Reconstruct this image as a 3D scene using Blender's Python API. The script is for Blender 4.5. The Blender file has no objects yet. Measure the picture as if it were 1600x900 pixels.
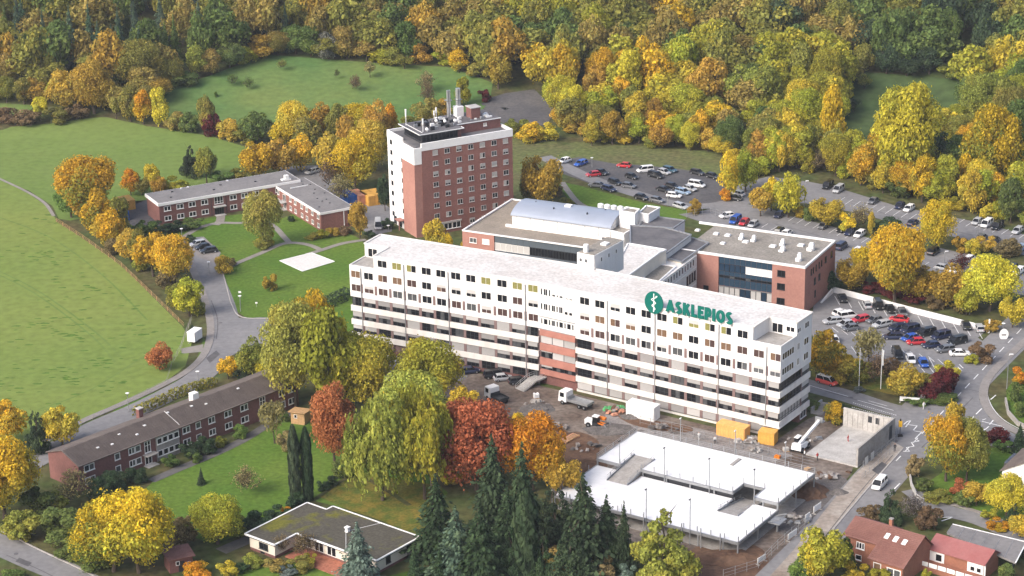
import bpy, bmesh, math, random
import numpy as np
from mathutils import Vector, Matrix
rnd = random.Random(7)
RAD = math.radians

# ------------------------------------------------------------------ camera, sky, sun, exposure
scene = bpy.context.scene
CAM_H = 178.0; FOC = 3485.0; PITCH = RAD(19.9); ROLL = RAD(-1.054)
cam_data = bpy.data.cameras.new('camera')
cam_data.sensor_width = 36.0
cam_data.lens = 36.0 * FOC / 1600.0
cam_data.clip_start = 1.0; cam_data.clip_end = 6000.0
cam = bpy.data.objects.new('camera', cam_data); scene.collection.objects.link(cam)
_c, _s, _cr, _sr = math.cos(PITCH), math.sin(PITCH), math.cos(ROLL), math.sin(ROLL)
# rows: camera x (right), y (down), z (forward) expressed in world axes
_M = Matrix(((1, 0, 0), (0, -_s, -_c), (0, _c, -_s)))
CR = Matrix(((_cr, -_sr, 0), (_sr, _cr, 0), (0, 0, 1))) @ _M
cam.matrix_world = Matrix.Translation((0, 0, CAM_H)) @ Matrix((CR[0], -CR[1], -CR[2])).transposed().to_4x4()
scene.camera = cam

SUN_EL, SUN_AZ = RAD(38), RAD(232)          # azimuth clockwise from +Y: from behind the camera, left
world = bpy.data.worlds.new('World'); scene.world = world; world.use_nodes = True
wn = world.node_tree.nodes; wl = world.node_tree.links
bg = wn.get('Background') or wn.new('ShaderNodeBackground')
sky = wn.new('ShaderNodeTexSky'); sky.sky_type = 'NISHITA'; sky.sun_disc = False
sky.sun_elevation = SUN_EL; sky.sun_rotation = SUN_AZ; sky.dust_density = 5.0; sky.air_density = 0.8; sky.ozone_density = 1.0
wl.new(sky.outputs[0], bg.inputs[0]); bg.inputs[1].default_value = 0.15
sun_data = bpy.data.lights.new('sun', 'SUN'); sun_data.energy = 1.2; sun_data.angle = RAD(26); sun_data.color = (1.0, 0.985, 0.96)
sun = bpy.data.objects.new('sun', sun_data); scene.collection.objects.link(sun)
_sd = Vector((math.sin(SUN_AZ) * math.cos(SUN_EL), math.cos(SUN_AZ) * math.cos(SUN_EL), math.sin(SUN_EL)))
sun.rotation_euler = _sd.to_track_quat('Z', 'Y').to_euler(); sun.location = (0, 0, 300)
scene.view_settings.view_transform = 'Standard'; scene.view_settings.look = 'None'
scene.view_settings.gamma = 1.0; scene.view_settings.use_curve_mapping = False
scene.view_settings.exposure = 0.88
scene.render.engine = 'CYCLES'
scene.cycles.max_bounces = 4; scene.cycles.diffuse_bounces = 2; scene.cycles.glossy_bounces = 1; scene.cycles.volume_bounces = 0
scene.cycles.transmission_bounces = 2; scene.cycles.transparent_max_bounces = 6
scene.cycles.use_denoising = True
scene.cycles.use_adaptive_sampling = True; scene.cycles.adaptive_threshold = 0.02

# ------------------------------------------------------------------ survey: photograph sight lines to ground points
HILL0 = 606.0
def terrain(x, y):
    if y <= HILL0: return 0.0
    t = y - HILL0
    r = min(1.0, t / 60.0)
    return t * 0.115 * r * (0.5 + 0.5 * r) + 2.2 * r * math.sin(x * 0.021 + 1.0) * math.sin(y * 0.017)
def ray(px, py):
    return CR.transposed() @ Vector(((px - 800) / FOC, (py - 450) / FOC, 1.0))
def G(px, py, z=0.0):
    d = ray(px, py); t = (z - CAM_H) / d.z
    return Vector((d.x * t, d.y * t))
def GT(px, py):
    d = ray(px, py)
    lo, hi = 200.0 / d.y, 1500.0 / d.y
    for _ in range(40):
        m = 0.5 * (lo + hi)
        if CAM_H + d.z * m > terrain(d.x * m, d.y * m): lo = m
        else: hi = m
    return Vector((d.x * lo, d.y * lo, terrain(d.x * lo, d.y * lo)))
def PX(x, y, z=0.0):
    v = CR @ Vector((x, y, z - CAM_H))
    return 800 + FOC * v.x / v.z, 450 + FOC * v.y / v.z
def scale_at(x, y, z=0.0):
    return FOC / (CR @ Vector((x, y, z - CAM_H))).z          # photograph pixels per metre
def onplane(o, h, px, py):
    u = Vector((math.cos(RAD(h)), math.sin(RAD(h)))); n = Vector((-u.y, u.x)); d = ray(px, py)
    t = (n @ Vector(o[:2])) / (n @ Vector(d[:2]))
    p = Vector((d.x * t, d.y * t)); return (p - Vector(o[:2])) @ u, CAM_H + d.z * t
def height(px, py, py2):
    p = G(px, py); lo, hi = 0.0, 60.0
    for _ in range(40):
        m = 0.5 * (lo + hi)
        if PX(p.x, p.y, m)[1] > py2: lo = m
        else: hi = m
    return lo
def heading(a, b): return math.degrees(math.atan2(b[1] - a[1], b[0] - a[0]))

# ------------------------------------------------------------------ materials
MATS = {}
def mat(name, col, rough=0.85, var=0.0, scale=1.0, col2=None, spec=0.2, detail=3.0, metal=0.0, bump=0.0, lo=0.35, hi=0.65, coat=0.0, scale2=None, var2=0.0, space='Object', stretch=None):
    m = bpy.data.materials.new(name); m.use_nodes = True; MATS[name] = m
    nt = m.node_tree; n = nt.nodes; L = nt.links; b = n['Principled BSDF']
    b.inputs['Roughness'].default_value = rough; b.inputs['Specular IOR Level'].default_value = spec
    b.inputs['Metallic'].default_value = metal; b.inputs['Coat Weight'].default_value = coat
    b.inputs['Base Color'].default_value = (*col, 1)
    if col2 is None and var > 0: col2 = tuple(max(0, c * (1 - var)) for c in col); col = tuple(min(1, c * (1 + var * .6)) for c in col)
    if col2 is not None:
        tc = n.new('ShaderNodeTexCoord'); mp = n.new('ShaderNodeMapping'); L.new(tc.outputs[space], mp.inputs[0])
        if stretch: mp.inputs['Scale'].default_value = stretch
        nz = n.new('ShaderNodeTexNoise'); nz.inputs['Scale'].default_value = scale; nz.inputs['Detail'].default_value = detail; nz.inputs['Roughness'].default_value = 0.62
        L.new(mp.outputs[0], nz.inputs['Vector'])
        mr = n.new('ShaderNodeMapRange'); mr.inputs[1].default_value = lo; mr.inputs[2].default_value = hi
        L.new(nz.outputs[0], mr.inputs[0])
        mx = n.new('ShaderNodeMix'); mx.data_type = 'RGBA'; L.new(mr.outputs[0], mx.inputs[0])
        mx.inputs[6].default_value = (*col, 1); mx.inputs[7].default_value = (*col2, 1); out = mx.outputs[2]
        if scale2:
            n2 = n.new('ShaderNodeTexNoise'); n2.inputs['Scale'].default_value = scale2; n2.inputs['Detail'].default_value = 4; L.new(mp.outputs[0], n2.inputs['Vector'])
            r2 = n.new('ShaderNodeMapRange'); r2.inputs[1].default_value = .3; r2.inputs[2].default_value = .7; r2.inputs[3].default_value = 1 - var2; r2.inputs[4].default_value = 1 + var2 * .7
            L.new(n2.outputs[0], r2.inputs[0])
            vm = n.new('ShaderNodeVectorMath'); vm.operation = 'SCALE'; L.new(out, vm.inputs[0]); L.new(r2.outputs[0], vm.inputs['Scale']); out = vm.outputs[0]
        L.new(out, b.inputs['Base Color'])
        if bump:
            bp = n.new('ShaderNodeBump'); bp.inputs['Strength'].default_value = bump; bp.inputs['Distance'].default_value = 0.3
            L.new(nz.outputs[0], bp.inputs['Height']); L.new(bp.outputs[0], b.inputs['Normal'])
    return m
M = MATS
mat('meadow', (.15, .21, .050), .95, scale=.016, col2=(.19, .23, .058), scale2=.5, var2=.17, lo=.3, hi=.7, spec=.05)
mat('meadow_upper', (.15, .205, .055), .95, scale=.02, col2=(.125, .19, .045), scale2=.5, var2=.14, spec=.05)
mat('meadow_hill', (.09, .165, .05), .95, scale=.03, col2=(.14, .19, .055), scale2=.5, var2=.18, spec=.05)
mat('clearing', (.075, .11, .04), .95, scale=.06, col2=(.06, .095, .035), scale2=.3, var2=.3, spec=.05)
mat('rough_grass', (.12, .15, .05), .95, scale=.08, col2=(.125, .12, .055), scale2=.8, var2=.4, spec=.05)
mat('lawn', (.080, .150, .024), .95, scale=.05, col2=(.115, .175, .03), scale2=1.1, var2=.26, spec=.05)
mat('lawn_leaf', (.085, .12, .025), .95, scale=.35, col2=(.20, .155, .035), scale2=2., var2=.3, spec=.05)
mat('litter', (.10, .085, .04), .95, scale=.1, col2=(.07, .095, .032), scale2=.6, var2=.4, spec=.05)
mat('tuft', (.08, .15, .028), .95, var=.3, scale=.8, spec=.05)
mat('asphalt', (.18, .178, .184), .9, scale=.07, col2=(.225, .22, .22), scale2=.9, var2=.13, spec=.1)
mat('asphalt_dark', (.085, .084, .09), .9, scale=.09, col2=(.12, .115, .115), scale2=1.2, var2=.2, spec=.1)
mat('pavement', (.27, .25, .235), .9, scale=.3, col2=(.22, .20, .185), scale2=2.5, var2=.12)
mat('kerb', (.36, .34, .32), .9, var=.12, scale=1.)
mat('path', (.27, .25, .225), .9, scale=.3, col2=(.22, .20, .18), scale2=2., var2=.12)
mat('path_dark', (.12, .115, .11), .9, var=.2, scale=.6)
mat('paint', (.75, .75, .74), .7, var=.18, scale=1.5)
mat('dirt', (.215, .18, .152), .95, scale=.09, col2=(.115, .085, .068), scale2=1.1, var2=.38, bump=.3)
mat('soil', (.10, .055, .035), .95, scale=.25, col2=(.16, .095, .06), scale2=1.4, var2=.3, bump=.6)
mat('gravel', (.27, .25, .24), .95, scale=.4, col2=(.19, .175, .165), scale2=3., var2=.3, bump=.4)
mat('dark_gravel', (.10, .09, .085), .95, scale=.3, col2=(.16, .145, .135), scale2=3., var2=.35, bump=.5)
mat('rubble', (.36, .33, .31), .95, scale=1.2, col2=(.2, .17, .15), scale2=5., var2=.4)
mat('white_wall', (.74, .725, .705), .8, scale=.55, col2=(.66, .635, .60), scale2=1.2, var2=.04, lo=.48, hi=.85, stretch=(1, 1, .14))
mat('white_clean', (.80, .79, .775), .7, var=.05, scale=.6)
mat('white_metal', (.78, .78, .77), .45, var=.06, scale=1.)
mat('cream', (.72, .66, .56), .8, var=.08, scale=.4)
mat('spandrel', (.74, .71, .665), .8, scale=.5, col2=(.58, .54, .50), scale2=2., var2=.07, lo=.42, hi=.8, stretch=(1, 1, .35))
mat('roof_white', (.62, .60, .575), .9, scale=.11, col2=(.54, .51, .48), scale2=1.6, var2=.2, lo=.42, hi=.66)
mat('roof_gravel', (.235, .215, .185), .95, scale=.14, col2=(.30, .275, .24), scale2=2.2, var2=.28)
mat('roof_tan', (.30, .255, .205), .95, scale=.2, col2=(.24, .205, .165), scale2=2.5, var2=.2)
mat('roof_dark', (.105, .102, .108), .9, scale=.2, col2=(.15, .145, .15), scale2=1.2, var2=.15)
mat('roof_grey', (.175, .168, .168), .9, scale=.18, col2=(.215, .205, .2), scale2=1.5, var2=.14)
mat('brick', (.27, .128, .105), .9, scale=.22, col2=(.225, .104, .086), scale2=2.2, var2=.14)
mat('brick_rose_and_lit', (.39, .20, .16), .9, scale=.2, col2=(.335, .165, .135), scale2=2., var2=.1)  # rose brick, also the tower's left face with sunlight put into the colour
mat('brick_dark', (.215, .10, .088), .9, scale=.25, col2=(.17, .082, .073), scale2=2.4, var2=.16)
mat('brick_orange', (.34, .15, .095), .9, scale=.3, col2=(.27, .12, .08), scale2=3., var2=.12)
mat('pier', (.20, .135, .128), .9, var=.18, scale=.8)
mat('brick_band', (.40, .18, .14), .9, var=.12, scale=.5)
mat('blind', (.36, .35, .34), .6, var=.08, scale=.7)
mat('blind_light', (.48, .465, .45), .6, var=.06, scale=.7)
mat('blind_dark', (.27, .26, .255), .6, var=.1, scale=.7)
mat('frame_white', (.78, .77, .75), .5)
mat('frame_grey', (.46, .44, .42), .5)
mat('dusty', (.40, .36, .315), .95, scale=.12, col2=(.24, .195, .16), scale2=1.2, var2=.22)
mat('frame_dark', (.035, .037, .042), .4)
mat('pad', (.62, .60, .57), .9, var=.1, scale=2.)
mat('glass', (.012, .013, .016), .12, spec=.3, var=.5, scale=.25)
mat('glass_grey', (.085, .088, .092), .12, spec=.6, var=.5, scale=.5)
mat('glass_blue', (.020, .042, .075), .08, spec=.7, var=.4, scale=.4)
mat('panel_blue', (.030, .058, .092), .25, spec=.5, var=.25, scale=.5)
mat('panel_slate', (.095, .115, .135), .35, spec=.4, var=.12, scale=.6)
mat('pane_yellow', (.22, .21, .07), .35, var=.2, scale=2.)  # yellow, orange and red-brown tints of whole panes, no cloth modelled
mat('pane_orange', (.17, .105, .065), .35, var=.2, scale=2.)
mat('pane_red', (.075, .045, .04), .35, var=.2, scale=2.)
mat('curtain_pale', (.40, .38, .35), .35, var=.15, scale=2.)
mat('metal_roof', (.40, .44, .51), .38, spec=.5, metal=.35, var=.06, scale=.2)
mat('steel', (.34, .35, .36), .45, metal=.5, var=.1, scale=1.)
mat('steel_bright', (.62, .63, .64), .3, metal=.7, var=.1, scale=1.)
mat('concrete', (.37, .35, .325), .9, scale=.5, col2=(.28, .262, .24), scale2=2.5, var2=.14)
mat('concrete_light', (.47, .455, .435), .9, scale=.5, col2=(.36, .345, .325), scale2=3., var2=.15)
mat('deck_white', (.76, .76, .76), .75, scale=.16, col2=(.64, .64, .645), scale2=1.2, var2=.05, lo=.45, hi=.75)
mat('tiles_brown', (.165, .135, .118), .85, scale=.5, col2=(.12, .098, .088), scale2=4., var2=.25)
mat('tiles_red', (.235, .118, .098), .85, scale=.4, col2=(.19, .088, .072), scale2=4., var2=.2)
mat('metal_red', (.31, .128, .12), .55, scale=.4, col2=(.29, .105, .098), scale2=2., var2=.08)
mat('moss_roof', (.085, .078, .062), .95, scale=.16, col2=(.14, .135, .022), scale2=2.4, var2=.3, lo=.52, hi=.64)
mat('sign_green', (.002, .125, .098), .5)
mat('sign_white', (.82, .82, .80), .5)
mat('black', (.012, .012, .013), .5)
mat('rubber', (.018, .018, .019), .8)
mat('container_orange', (.74, .40, .13), .5, var=.15, scale=1.2)
mat('container_amber', (.66, .36, .08), .55, var=.15, scale=1.2)
mat('container_blue', (.022, .105, .36), .5, var=.15, scale=1.2)
mat('container_rose', (.50, .235, .15), .6, var=.15, scale=1.2)
mat('wood', (.48, .30, .15), .8, var=.2, scale=2.)
mat('wood_pink', (.52, .27, .16), .8, var=.2, scale=2.)
mat('tarp_green', (.10, .36, .14), .6, var=.3, scale=1.5)
mat('orange_paint', (.72, .20, .02), .5)
mat('yellow_cloth', (.72, .42, .03), .8)
mat('dark_cloth', (.04, .042, .05), .85)
mat('white_cloth', (.7, .7, .68), .85)
mat('red_cloth', (.38, .05, .045), .85)
mat('skin', (.45, .27, .2), .6)
mat('bark', (.085, .065, .05), .95, var=.3, scale=3.)
mat('terrace_tile', (.40, .16, .10), .85, scale=1.2, col2=(.30, .11, .07), scale2=3., var2=.25)
mat('lamp_glass', (.75, .75, .72), .3)

# ------------------------------------------------------------------ mesh helpers
COL = scene.collection
class MB:
    "collects boxes, prisms and tubes; build() links them as one mesh object"
    def __init__(s, frame=(0, 0, 0)):
        s.v = []; s.f = []; s.m = []; s.fr(frame)
    def fr(s, frame):
        s.ox, s.oy, a = frame; s.ca, s.sa = math.cos(RAD(a)), math.sin(RAD(a)); return s
    def P(s, x, y, z): return (s.ox + x * s.ca - y * s.sa, s.oy + x * s.sa + y * s.ca, z)
    def add(s, vs, fs, mi=0):
        k = len(s.v); s.v += [s.P(*p) for p in vs]
        for f in fs: s.f.append(tuple(i + k for i in f)); s.m.append(mi)
        return s
    def box(s, x0, x1, y0, y1, z0, z1, mi=0):
        vs = [(x0, y0, z0), (x1, y0, z0), (x1, y1, z0), (x0, y1, z0), (x0, y0, z1), (x1, y0, z1), (x1, y1, z1), (x0, y1, z1)]
        return s.add(vs, [(0, 3, 2, 1), (4, 5, 6, 7), (0, 1, 5, 4), (1, 2, 6, 5), (2, 3, 7, 6), (3, 0, 4, 7)], mi)
    def prism(s, pts, z0, z1, mi=0, top=None):
        n = len(pts); ar = sum(pts[i][0] * pts[(i + 1) % n][1] - pts[(i + 1) % n][0] * pts[i][1] for i in range(n))
        if ar < 0: pts = pts[::-1]
        vs = [(p[0], p[1], z0) for p in pts] + [(p[0], p[1], z1) for p in pts]
        fs = [tuple(range(n))[::-1]] + [(i, (i + 1) % n, (i + 1) % n + n, i + n) for i in range(n)]
        s.add(vs, fs, mi); k = len(s.v) - 2 * n
        s.f.append(tuple(range(k + n, k + 2 * n))); s.m.append(mi if top is None else top); return s
    def bar(s, a, b, w, h=None, mi=0):
        a, b = Vector(a), Vector(b); d = (b - a)
        if d.length < 1e-6: return s
        d.normalize(); h = h or w
        up = Vector((0, 0, 1)) if abs(d.z) < .95 else Vector((1, 0, 0))
        r = d.cross(up).normalized(); q = r.cross(d).normalized()
        vs = [tuple(p + r * i * w / 2 + q * j * h / 2) for p in (a, b) for i, j in ((-1, -1), (1, -1), (1, 1), (-1, 1))]
        return s.add(vs, [(0, 3, 2, 1), (4, 5, 6, 7), (0, 1, 5, 4), (1, 2, 6, 5), (2, 3, 7, 6), (3, 0, 4, 7)], mi)
    def tube(s, a, b, r0, r1=None, n=8, mi=0, cap=True):
        a, b = Vector(a), Vector(b); d = (b - a).normalized(); r1 = r0 if r1 is None else r1
        up = Vector((0, 0, 1)) if abs(d.z) < .95 else Vector((1, 0, 0))
        r = d.cross(up).normalized(); q = r.cross(d).normalized(); vs = []
        for p, rr in ((a, r0), (b, r1)):
            for i in range(n):
                t = 2 * math.pi * i / n; vs.append(tuple(p + r * math.cos(t) * rr + q * math.sin(t) * rr))
        fs = [(i, i + n, (i + 1) % n + n, (i + 1) % n) for i in range(n)]
        if cap: fs += [tuple(range(n)), tuple(range(2 * n - 1, n - 1, -1))]
        return s.add(vs, fs, mi)
    def mesh(s, name, mats):
        me = bpy.data.meshes.new(name); me.from_pydata(s.v, [], s.f); me.update()
        for m in (mats if isinstance(mats, (list, tuple)) else [mats]): me.materials.append(M[m] if isinstance(m, str) else m)
        if any(s.m): me.polygons.foreach_set('material_index', s.m)
        return me
    def build(s, name, mats, parent=None, **k): return link(name, s.mesh(name, mats), parent, **k)
def link(name, me, parent=None, loc=(0, 0, 0), rot=0.0, scale=None):
    o = bpy.data.objects.new(name, me); COL.objects.link(o); o.location = loc; o.rotation_euler[2] = RAD(rot)
    if scale is not None: o.scale = scale
    if parent is not None: o.parent = parent
    return o
def tag(o, label, cat, group=None, kind=None):
    if label: o['label'] = label
    if cat: o['category'] = cat
    if group: o['group'] = group
    if kind: o['kind'] = kind
    return o
def thing(name, label, cat, loc, rot=0.0, group=None):
    o = bpy.data.objects.new(name, None); COL.objects.link(o); o.empty_display_size = .5
    o.location = (loc[0], loc[1], loc[2] if len(loc) > 2 else 0.0); o.rotation_euler[2] = RAD(rot)
    return tag(o, label, cat, group)
CACHE = {}
def shared(key, fn):
    if key not in CACHE: CACHE[key] = fn()
    return CACHE[key]
def boxmesh(name, w, d, h, m):
    "box centred on x, y from 0 to -d (towards the outside), z from 0 to h"
    return shared((name, round(w, 3), round(d, 3), round(h, 3), m), lambda: MB().box(-w / 2, w / 2, -d, 0, 0, h).mesh(name, m))
def window(parent, x, y, z, w, h, rot=0.0, panes=2, frame='frame_white', glass='glass', fw=.09, depth=.07, sill=True, blind=0.0, blindm='blind_light', muntin=None, pane_obj=True):
    """a window as a part: frame with sill; its panes are sub-parts. (x,y,z) = bottom centre on the wall face, outward = local -y"""
    def fm():
        b = MB(); hw = w / 2
        b.box(-hw, hw, -depth, .02, 0, fw).box(-hw, hw, -depth, .02, h - fw, h).box(-hw, -hw + fw, -depth, .02, fw, h - fw).box(hw - fw, hw, -depth, .02, fw, h - fw)
        for i in range(1, panes):
            t = -hw + w * i / panes; b.box(t - fw * .6, t + fw * .6, -depth, .02, fw, h - fw)
        if muntin: b.box(-hw + fw, hw - fw, -depth * .9, .02, h * muntin - fw * .4, h * muntin + fw * .4)
        if sill: b.box(-hw - .08, hw + .08, -depth - .1, -depth - .002, -.07, .03)
        return b.mesh('window', frame)
    o = link('window', shared(('win', round(w, 2), round(h, 2), panes, frame, round(fw, 3), depth, sill, muntin), fm), parent, (x, y, z), rot)
    gl = glass if isinstance(glass, (list, tuple)) else [glass] * panes
    pw = (w - fw * 2) / panes
    for i in range(panes):
        link('pane', boxmesh('pane', pw - fw * .4, .03, h - fw * 2, gl[i]), o, (-w / 2 + fw + pw * (i + .5), .01, fw))
    if blind > 0: link('blind', boxmesh('blind', w - fw, depth * .6, (h - fw) * blind, blindm), o, (0, -depth * .5, fw * .5 + (h - fw) * (1 - blind)))
    return o
def catmull(pts, n=6, closed=False):
    out = []; k = len(pts); P = [Vector(p) for p in pts]
    for i in range(k if closed else k - 1):
        p0, p1, p2, p3 = (P[(i + j - 1) % k] if closed else P[min(max(i + j - 1, 0), k - 1)] for j in range(4))
        for q in range(n):
            t = q / n
            out.append(.5 * ((2 * p1) + (p2 - p0) * t + (2 * p0 - 5 * p1 + 4 * p2 - p3) * t * t + (3 * p1 - p0 - 3 * p2 + p3) * t ** 3))
    if not closed: out.append(P[-1])
    return out
def sheet(name, px, m, dz, smooth=0, kind='structure', grid=12.0, world_pts=None):
    "a ground sheet whose outline is surveyed from the photograph, following the terrain"
    pts = [Vector(GT(*p)[:2]) for p in px] if world_pts is None else [Vector(p) for p in world_pts]
    if smooth: pts = catmull(pts, smooth, True)
    bm = bmesh.new(); vs = [bm.verts.new((p.x, p.y, 0)) for p in pts]; bm.faces.new(vs)
    if max(p.y for p in pts) > HILL0:
        xs = [p.x for p in pts]; ys = [p.y for p in pts]
        for axis, a, b in ((0, min(xs), max(xs)), (1, min(ys), max(ys))):
            t = math.floor(a / grid) * grid + grid
            while t < b:
                co = (t, 0, 0) if axis == 0 else (0, t, 0); no = (1, 0, 0) if axis == 0 else (0, 1, 0)
                bmesh.ops.bisect_plane(bm, geom=bm.verts[:] + bm.edges[:] + bm.faces[:], plane_co=co, plane_no=no); t += grid
    bmesh.ops.triangulate(bm, faces=bm.faces[:])
    for v in bm.verts: v.co.z = terrain(v.co.x, v.co.y) + dz
    bmesh.ops.recalc_face_normals(bm, faces=bm.faces[:])
    me = bpy.data.meshes.new(name); bm.to_mesh(me); bm.free()
    if len(me.polygons) and me.polygons[0].normal.z < 0: me.flip_normals()
    me.materials.append(M[m]); o = link(name, me); o['kind'] = kind
    return o
def ribbon_pts(pts, w, off=0.0):
    L, R = [], []
    for i, p in enumerate(pts):
        a = pts[max(i - 1, 0)]; b = pts[min(i + 1, len(pts) - 1)]; d = (Vector(b[:2]) - Vector(a[:2])).normalized(); n = Vector((-d.y, d.x))
        q = Vector(p[:2]); L.append(q + n * (off + w / 2)); R.append(q + n * (off - w / 2))
    return L, R
def ribbon(name, px, w, m, dz, off=0.0, h=0.0, smooth=5, kind='structure', world_pts=None):
    pts = [Vector(GT(*p)[:2]) for p in px] if world_pts is None else [Vector(p[:2]) for p in world_pts]
    if smooth: pts = catmull(pts, smooth)
    L, R = ribbon_pts(pts, w, off); n = len(pts); vs = []; fs = []
    for z in ((dz,) if h == 0 else (dz + h, dz - .02)):
        for a, b in zip(L, R): vs += [(a.x, a.y, terrain(a.x, a.y) + z), (b.x, b.y, terrain(b.x, b.y) + z)]
    for i in range(n - 1): fs.append((2 * i, 2 * i + 1, 2 * i + 3, 2 * i + 2))
    if h:
        k = 2 * n
        for i in range(n - 1):
            fs.append((2 * i, 2 * i + 2, k + 2 * i + 2, k + 2 * i)); fs.append((2 * i + 1, k + 2 * i + 1, k + 2 * i + 3, 2 * i + 3))
        fs += [(0, k, k + 1, 1), (k - 2, k - 1, 2 * k - 1, 2 * k - 2)]
    me = bpy.data.meshes.new(name); me.from_pydata(vs, [], fs); me.update(); me.materials.append(M[m])
    o = link(name, me)
    if kind: o['kind'] = kind
    return o
# ------------------------------------------------------------------ the ground and everything laid on it
def make_ground():
    xs = [-900, -700, -520] + list(range(-420, 421, 12)) + [520, 700, 900]
    ys = [-100, 0, 200, 300, 450, 560] + list(range(600, 1021, 12)) + [1100, 1250, 1500]
    vs = [(x, y, terrain(x, y)) for y in ys for x in xs]; w = len(xs)
    fs = [(j * w + i, j * w + i + 1, (j + 1) * w + i + 1, (j + 1) * w + i) for j in range(len(ys) - 1) for i in range(w - 1)]
    me = bpy.data.meshes.new('ground'); me.from_pydata(vs, [], fs); me.update(); me.materials.append(M['litter'])
    o = link('ground', me); o['kind'] = 'structure'
make_ground()
# fields
sheet('field', [(-60, 268), (0, 280), (45, 303), (78, 325), (88, 345), (130, 372), (190, 415), (245, 470), (285, 510), (300, 535), (290, 572), (255, 600), (140, 652), (100, 690), (60, 715), (-60, 740)], 'meadow', .03)
sheet('field', [(-60, 195), (0, 200), (80, 193), (160, 182), (230, 197), (330, 213), (390, 232), (395, 285), (250, 305), (180, 330), (110, 345), (92, 342), (82, 322), (45, 298), (-60, 262)], 'meadow_upper', .06)
sheet('field', [(240, 185), (262, 140), (330, 118), (420, 86), (500, 92), (600, 100), (700, 105), (770, 130), (765, 160), (740, 185), (640, 215), (480, 190), (330, 196)], 'meadow_hill', .12)
sheet('field', [(-60, 160), (0, 162), (55, 165), (40, 180), (-60, 182)], 'meadow_hill', .12)
sheet('clearing', [(1290, 220), (1310, 150), (1330, 112), (1420, 118), (1500, 125), (1525, 150), (1515, 195), (1430, 225), (1350, 235)], 'clearing', .14)
sheet('grass_bank', [(860, 232), (900, 222), (1000, 228), (1125, 238), (1160, 262), (1150, 300), (1090, 290), (1000, 272), (930, 262), (880, 252)], 'rough_grass', .05)
sheet('grass_bank', [(870, 283), (905, 290), (960, 305), (1010, 318), (1080, 330), (1070, 345), (1020, 345), (940, 330), (890, 315)], 'lawn', .05)
sheet('grass_bank', [(800, 195), (860, 205), (880, 240), (860, 300), (815, 320), (800, 300)], 'rough_grass', .04)
# lawns round the helicopter pad
sheet('lawn', [(270, 385), (330, 365), (420, 350), (470, 330), (560, 372), (580, 390), (620, 420), (600, 480), (545, 520), (430, 500), (385, 497), (362, 480), (350, 440), (340, 410)], 'lawn', .04)
sheet('lawn', [(240, 360), (330, 340), (420, 330), (480, 362), (440, 385), (360, 415), (330, 400), (300, 380)], 'lawn', .05)
# garden lawns of the housing block and bungalow
sheet('lawn', [(205, 785), (240, 752), (300, 728), (380, 690), (440, 655), (470, 650), (560, 690), (620, 700), (700, 770), (660, 830), (560, 800), (480, 780), (400, 830), (330, 850), (280, 830)], 'lawn', .04)
sheet('leafy_lawn', [(495, 775), (540, 745), (600, 745), (690, 760), (700, 830), (660, 850), (600, 815), (540, 795)], 'lawn_leaf', .06)
sheet('lawn', [(370, 895), (430, 880), (520, 880), (560, 910), (700, 880), (720, 930), (330, 940)], 'lawn', .05)
sheet('verge', [(100, 720), (180, 640), (262, 604), (305, 570), (318, 528), (330, 560), (300, 592), (235, 622), (140, 664)], 'lawn', .045)
# right hand gardens
sheet('lawn', [(1440, 760), (1470, 740), (1535, 700), (1610, 700), (1620, 860), (1560, 820), (1500, 795)], 'lawn', .04)
sheet('lawn', [(1572, 610), (1590, 585), (1625, 560), (1625, 680), (1600, 670), (1575, 640)], 'lawn', .04)
sheet('verge', [(1268, 588), (1300, 595), (1340, 605), (1400, 618), (1452, 625), (1485, 612), (1497, 592), (1470, 580), (1400, 575), (1330, 560), (1270, 560)], 'lawn_leaf', .05)
# building site
sheet('site_ground', [(560, 560), (640, 565), (720, 578), (840, 602), (1000, 640), (1210, 690), (1262, 655), (1300, 640), (1360, 650), (1345, 690), (1330, 740), (1290, 790), (1235, 862), (1190, 915), (1040, 920), (1000, 860), (900, 830), (860, 760), (800, 690), (730, 630), (620, 600)], 'dirt', .035)
sheet('gravel_area', [(945, 648), (1010, 650), (1100, 672), (1180, 692), (1240, 712), (1210, 722), (1110, 700), (1040, 685), (985, 672), (950, 664)], 'gravel', .055)
sheet('soil_area', [(865, 690), (900, 675), (935, 690), (930, 720), (900, 745), (860, 740)], 'soil', .055, smooth=4)
sheet('soil_area', [(1060, 880), (1100, 850), (1170, 850), (1200, 870), (1185, 900), (1100, 925), (1050, 920)], 'soil', .055, smooth=4)
sheet('dark_gravel_area', [(1225, 790), (1262, 755), (1300, 742), (1325, 752), (1320, 775), (1285, 805), (1240, 835), (1215, 830)], 'dark_gravel', .055, smooth=4)
sheet('soil_area', [(965, 650), (1010, 655), (1080, 668), (1070, 676), (1000, 668)], 'soil', .06, smooth=3)
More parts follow.
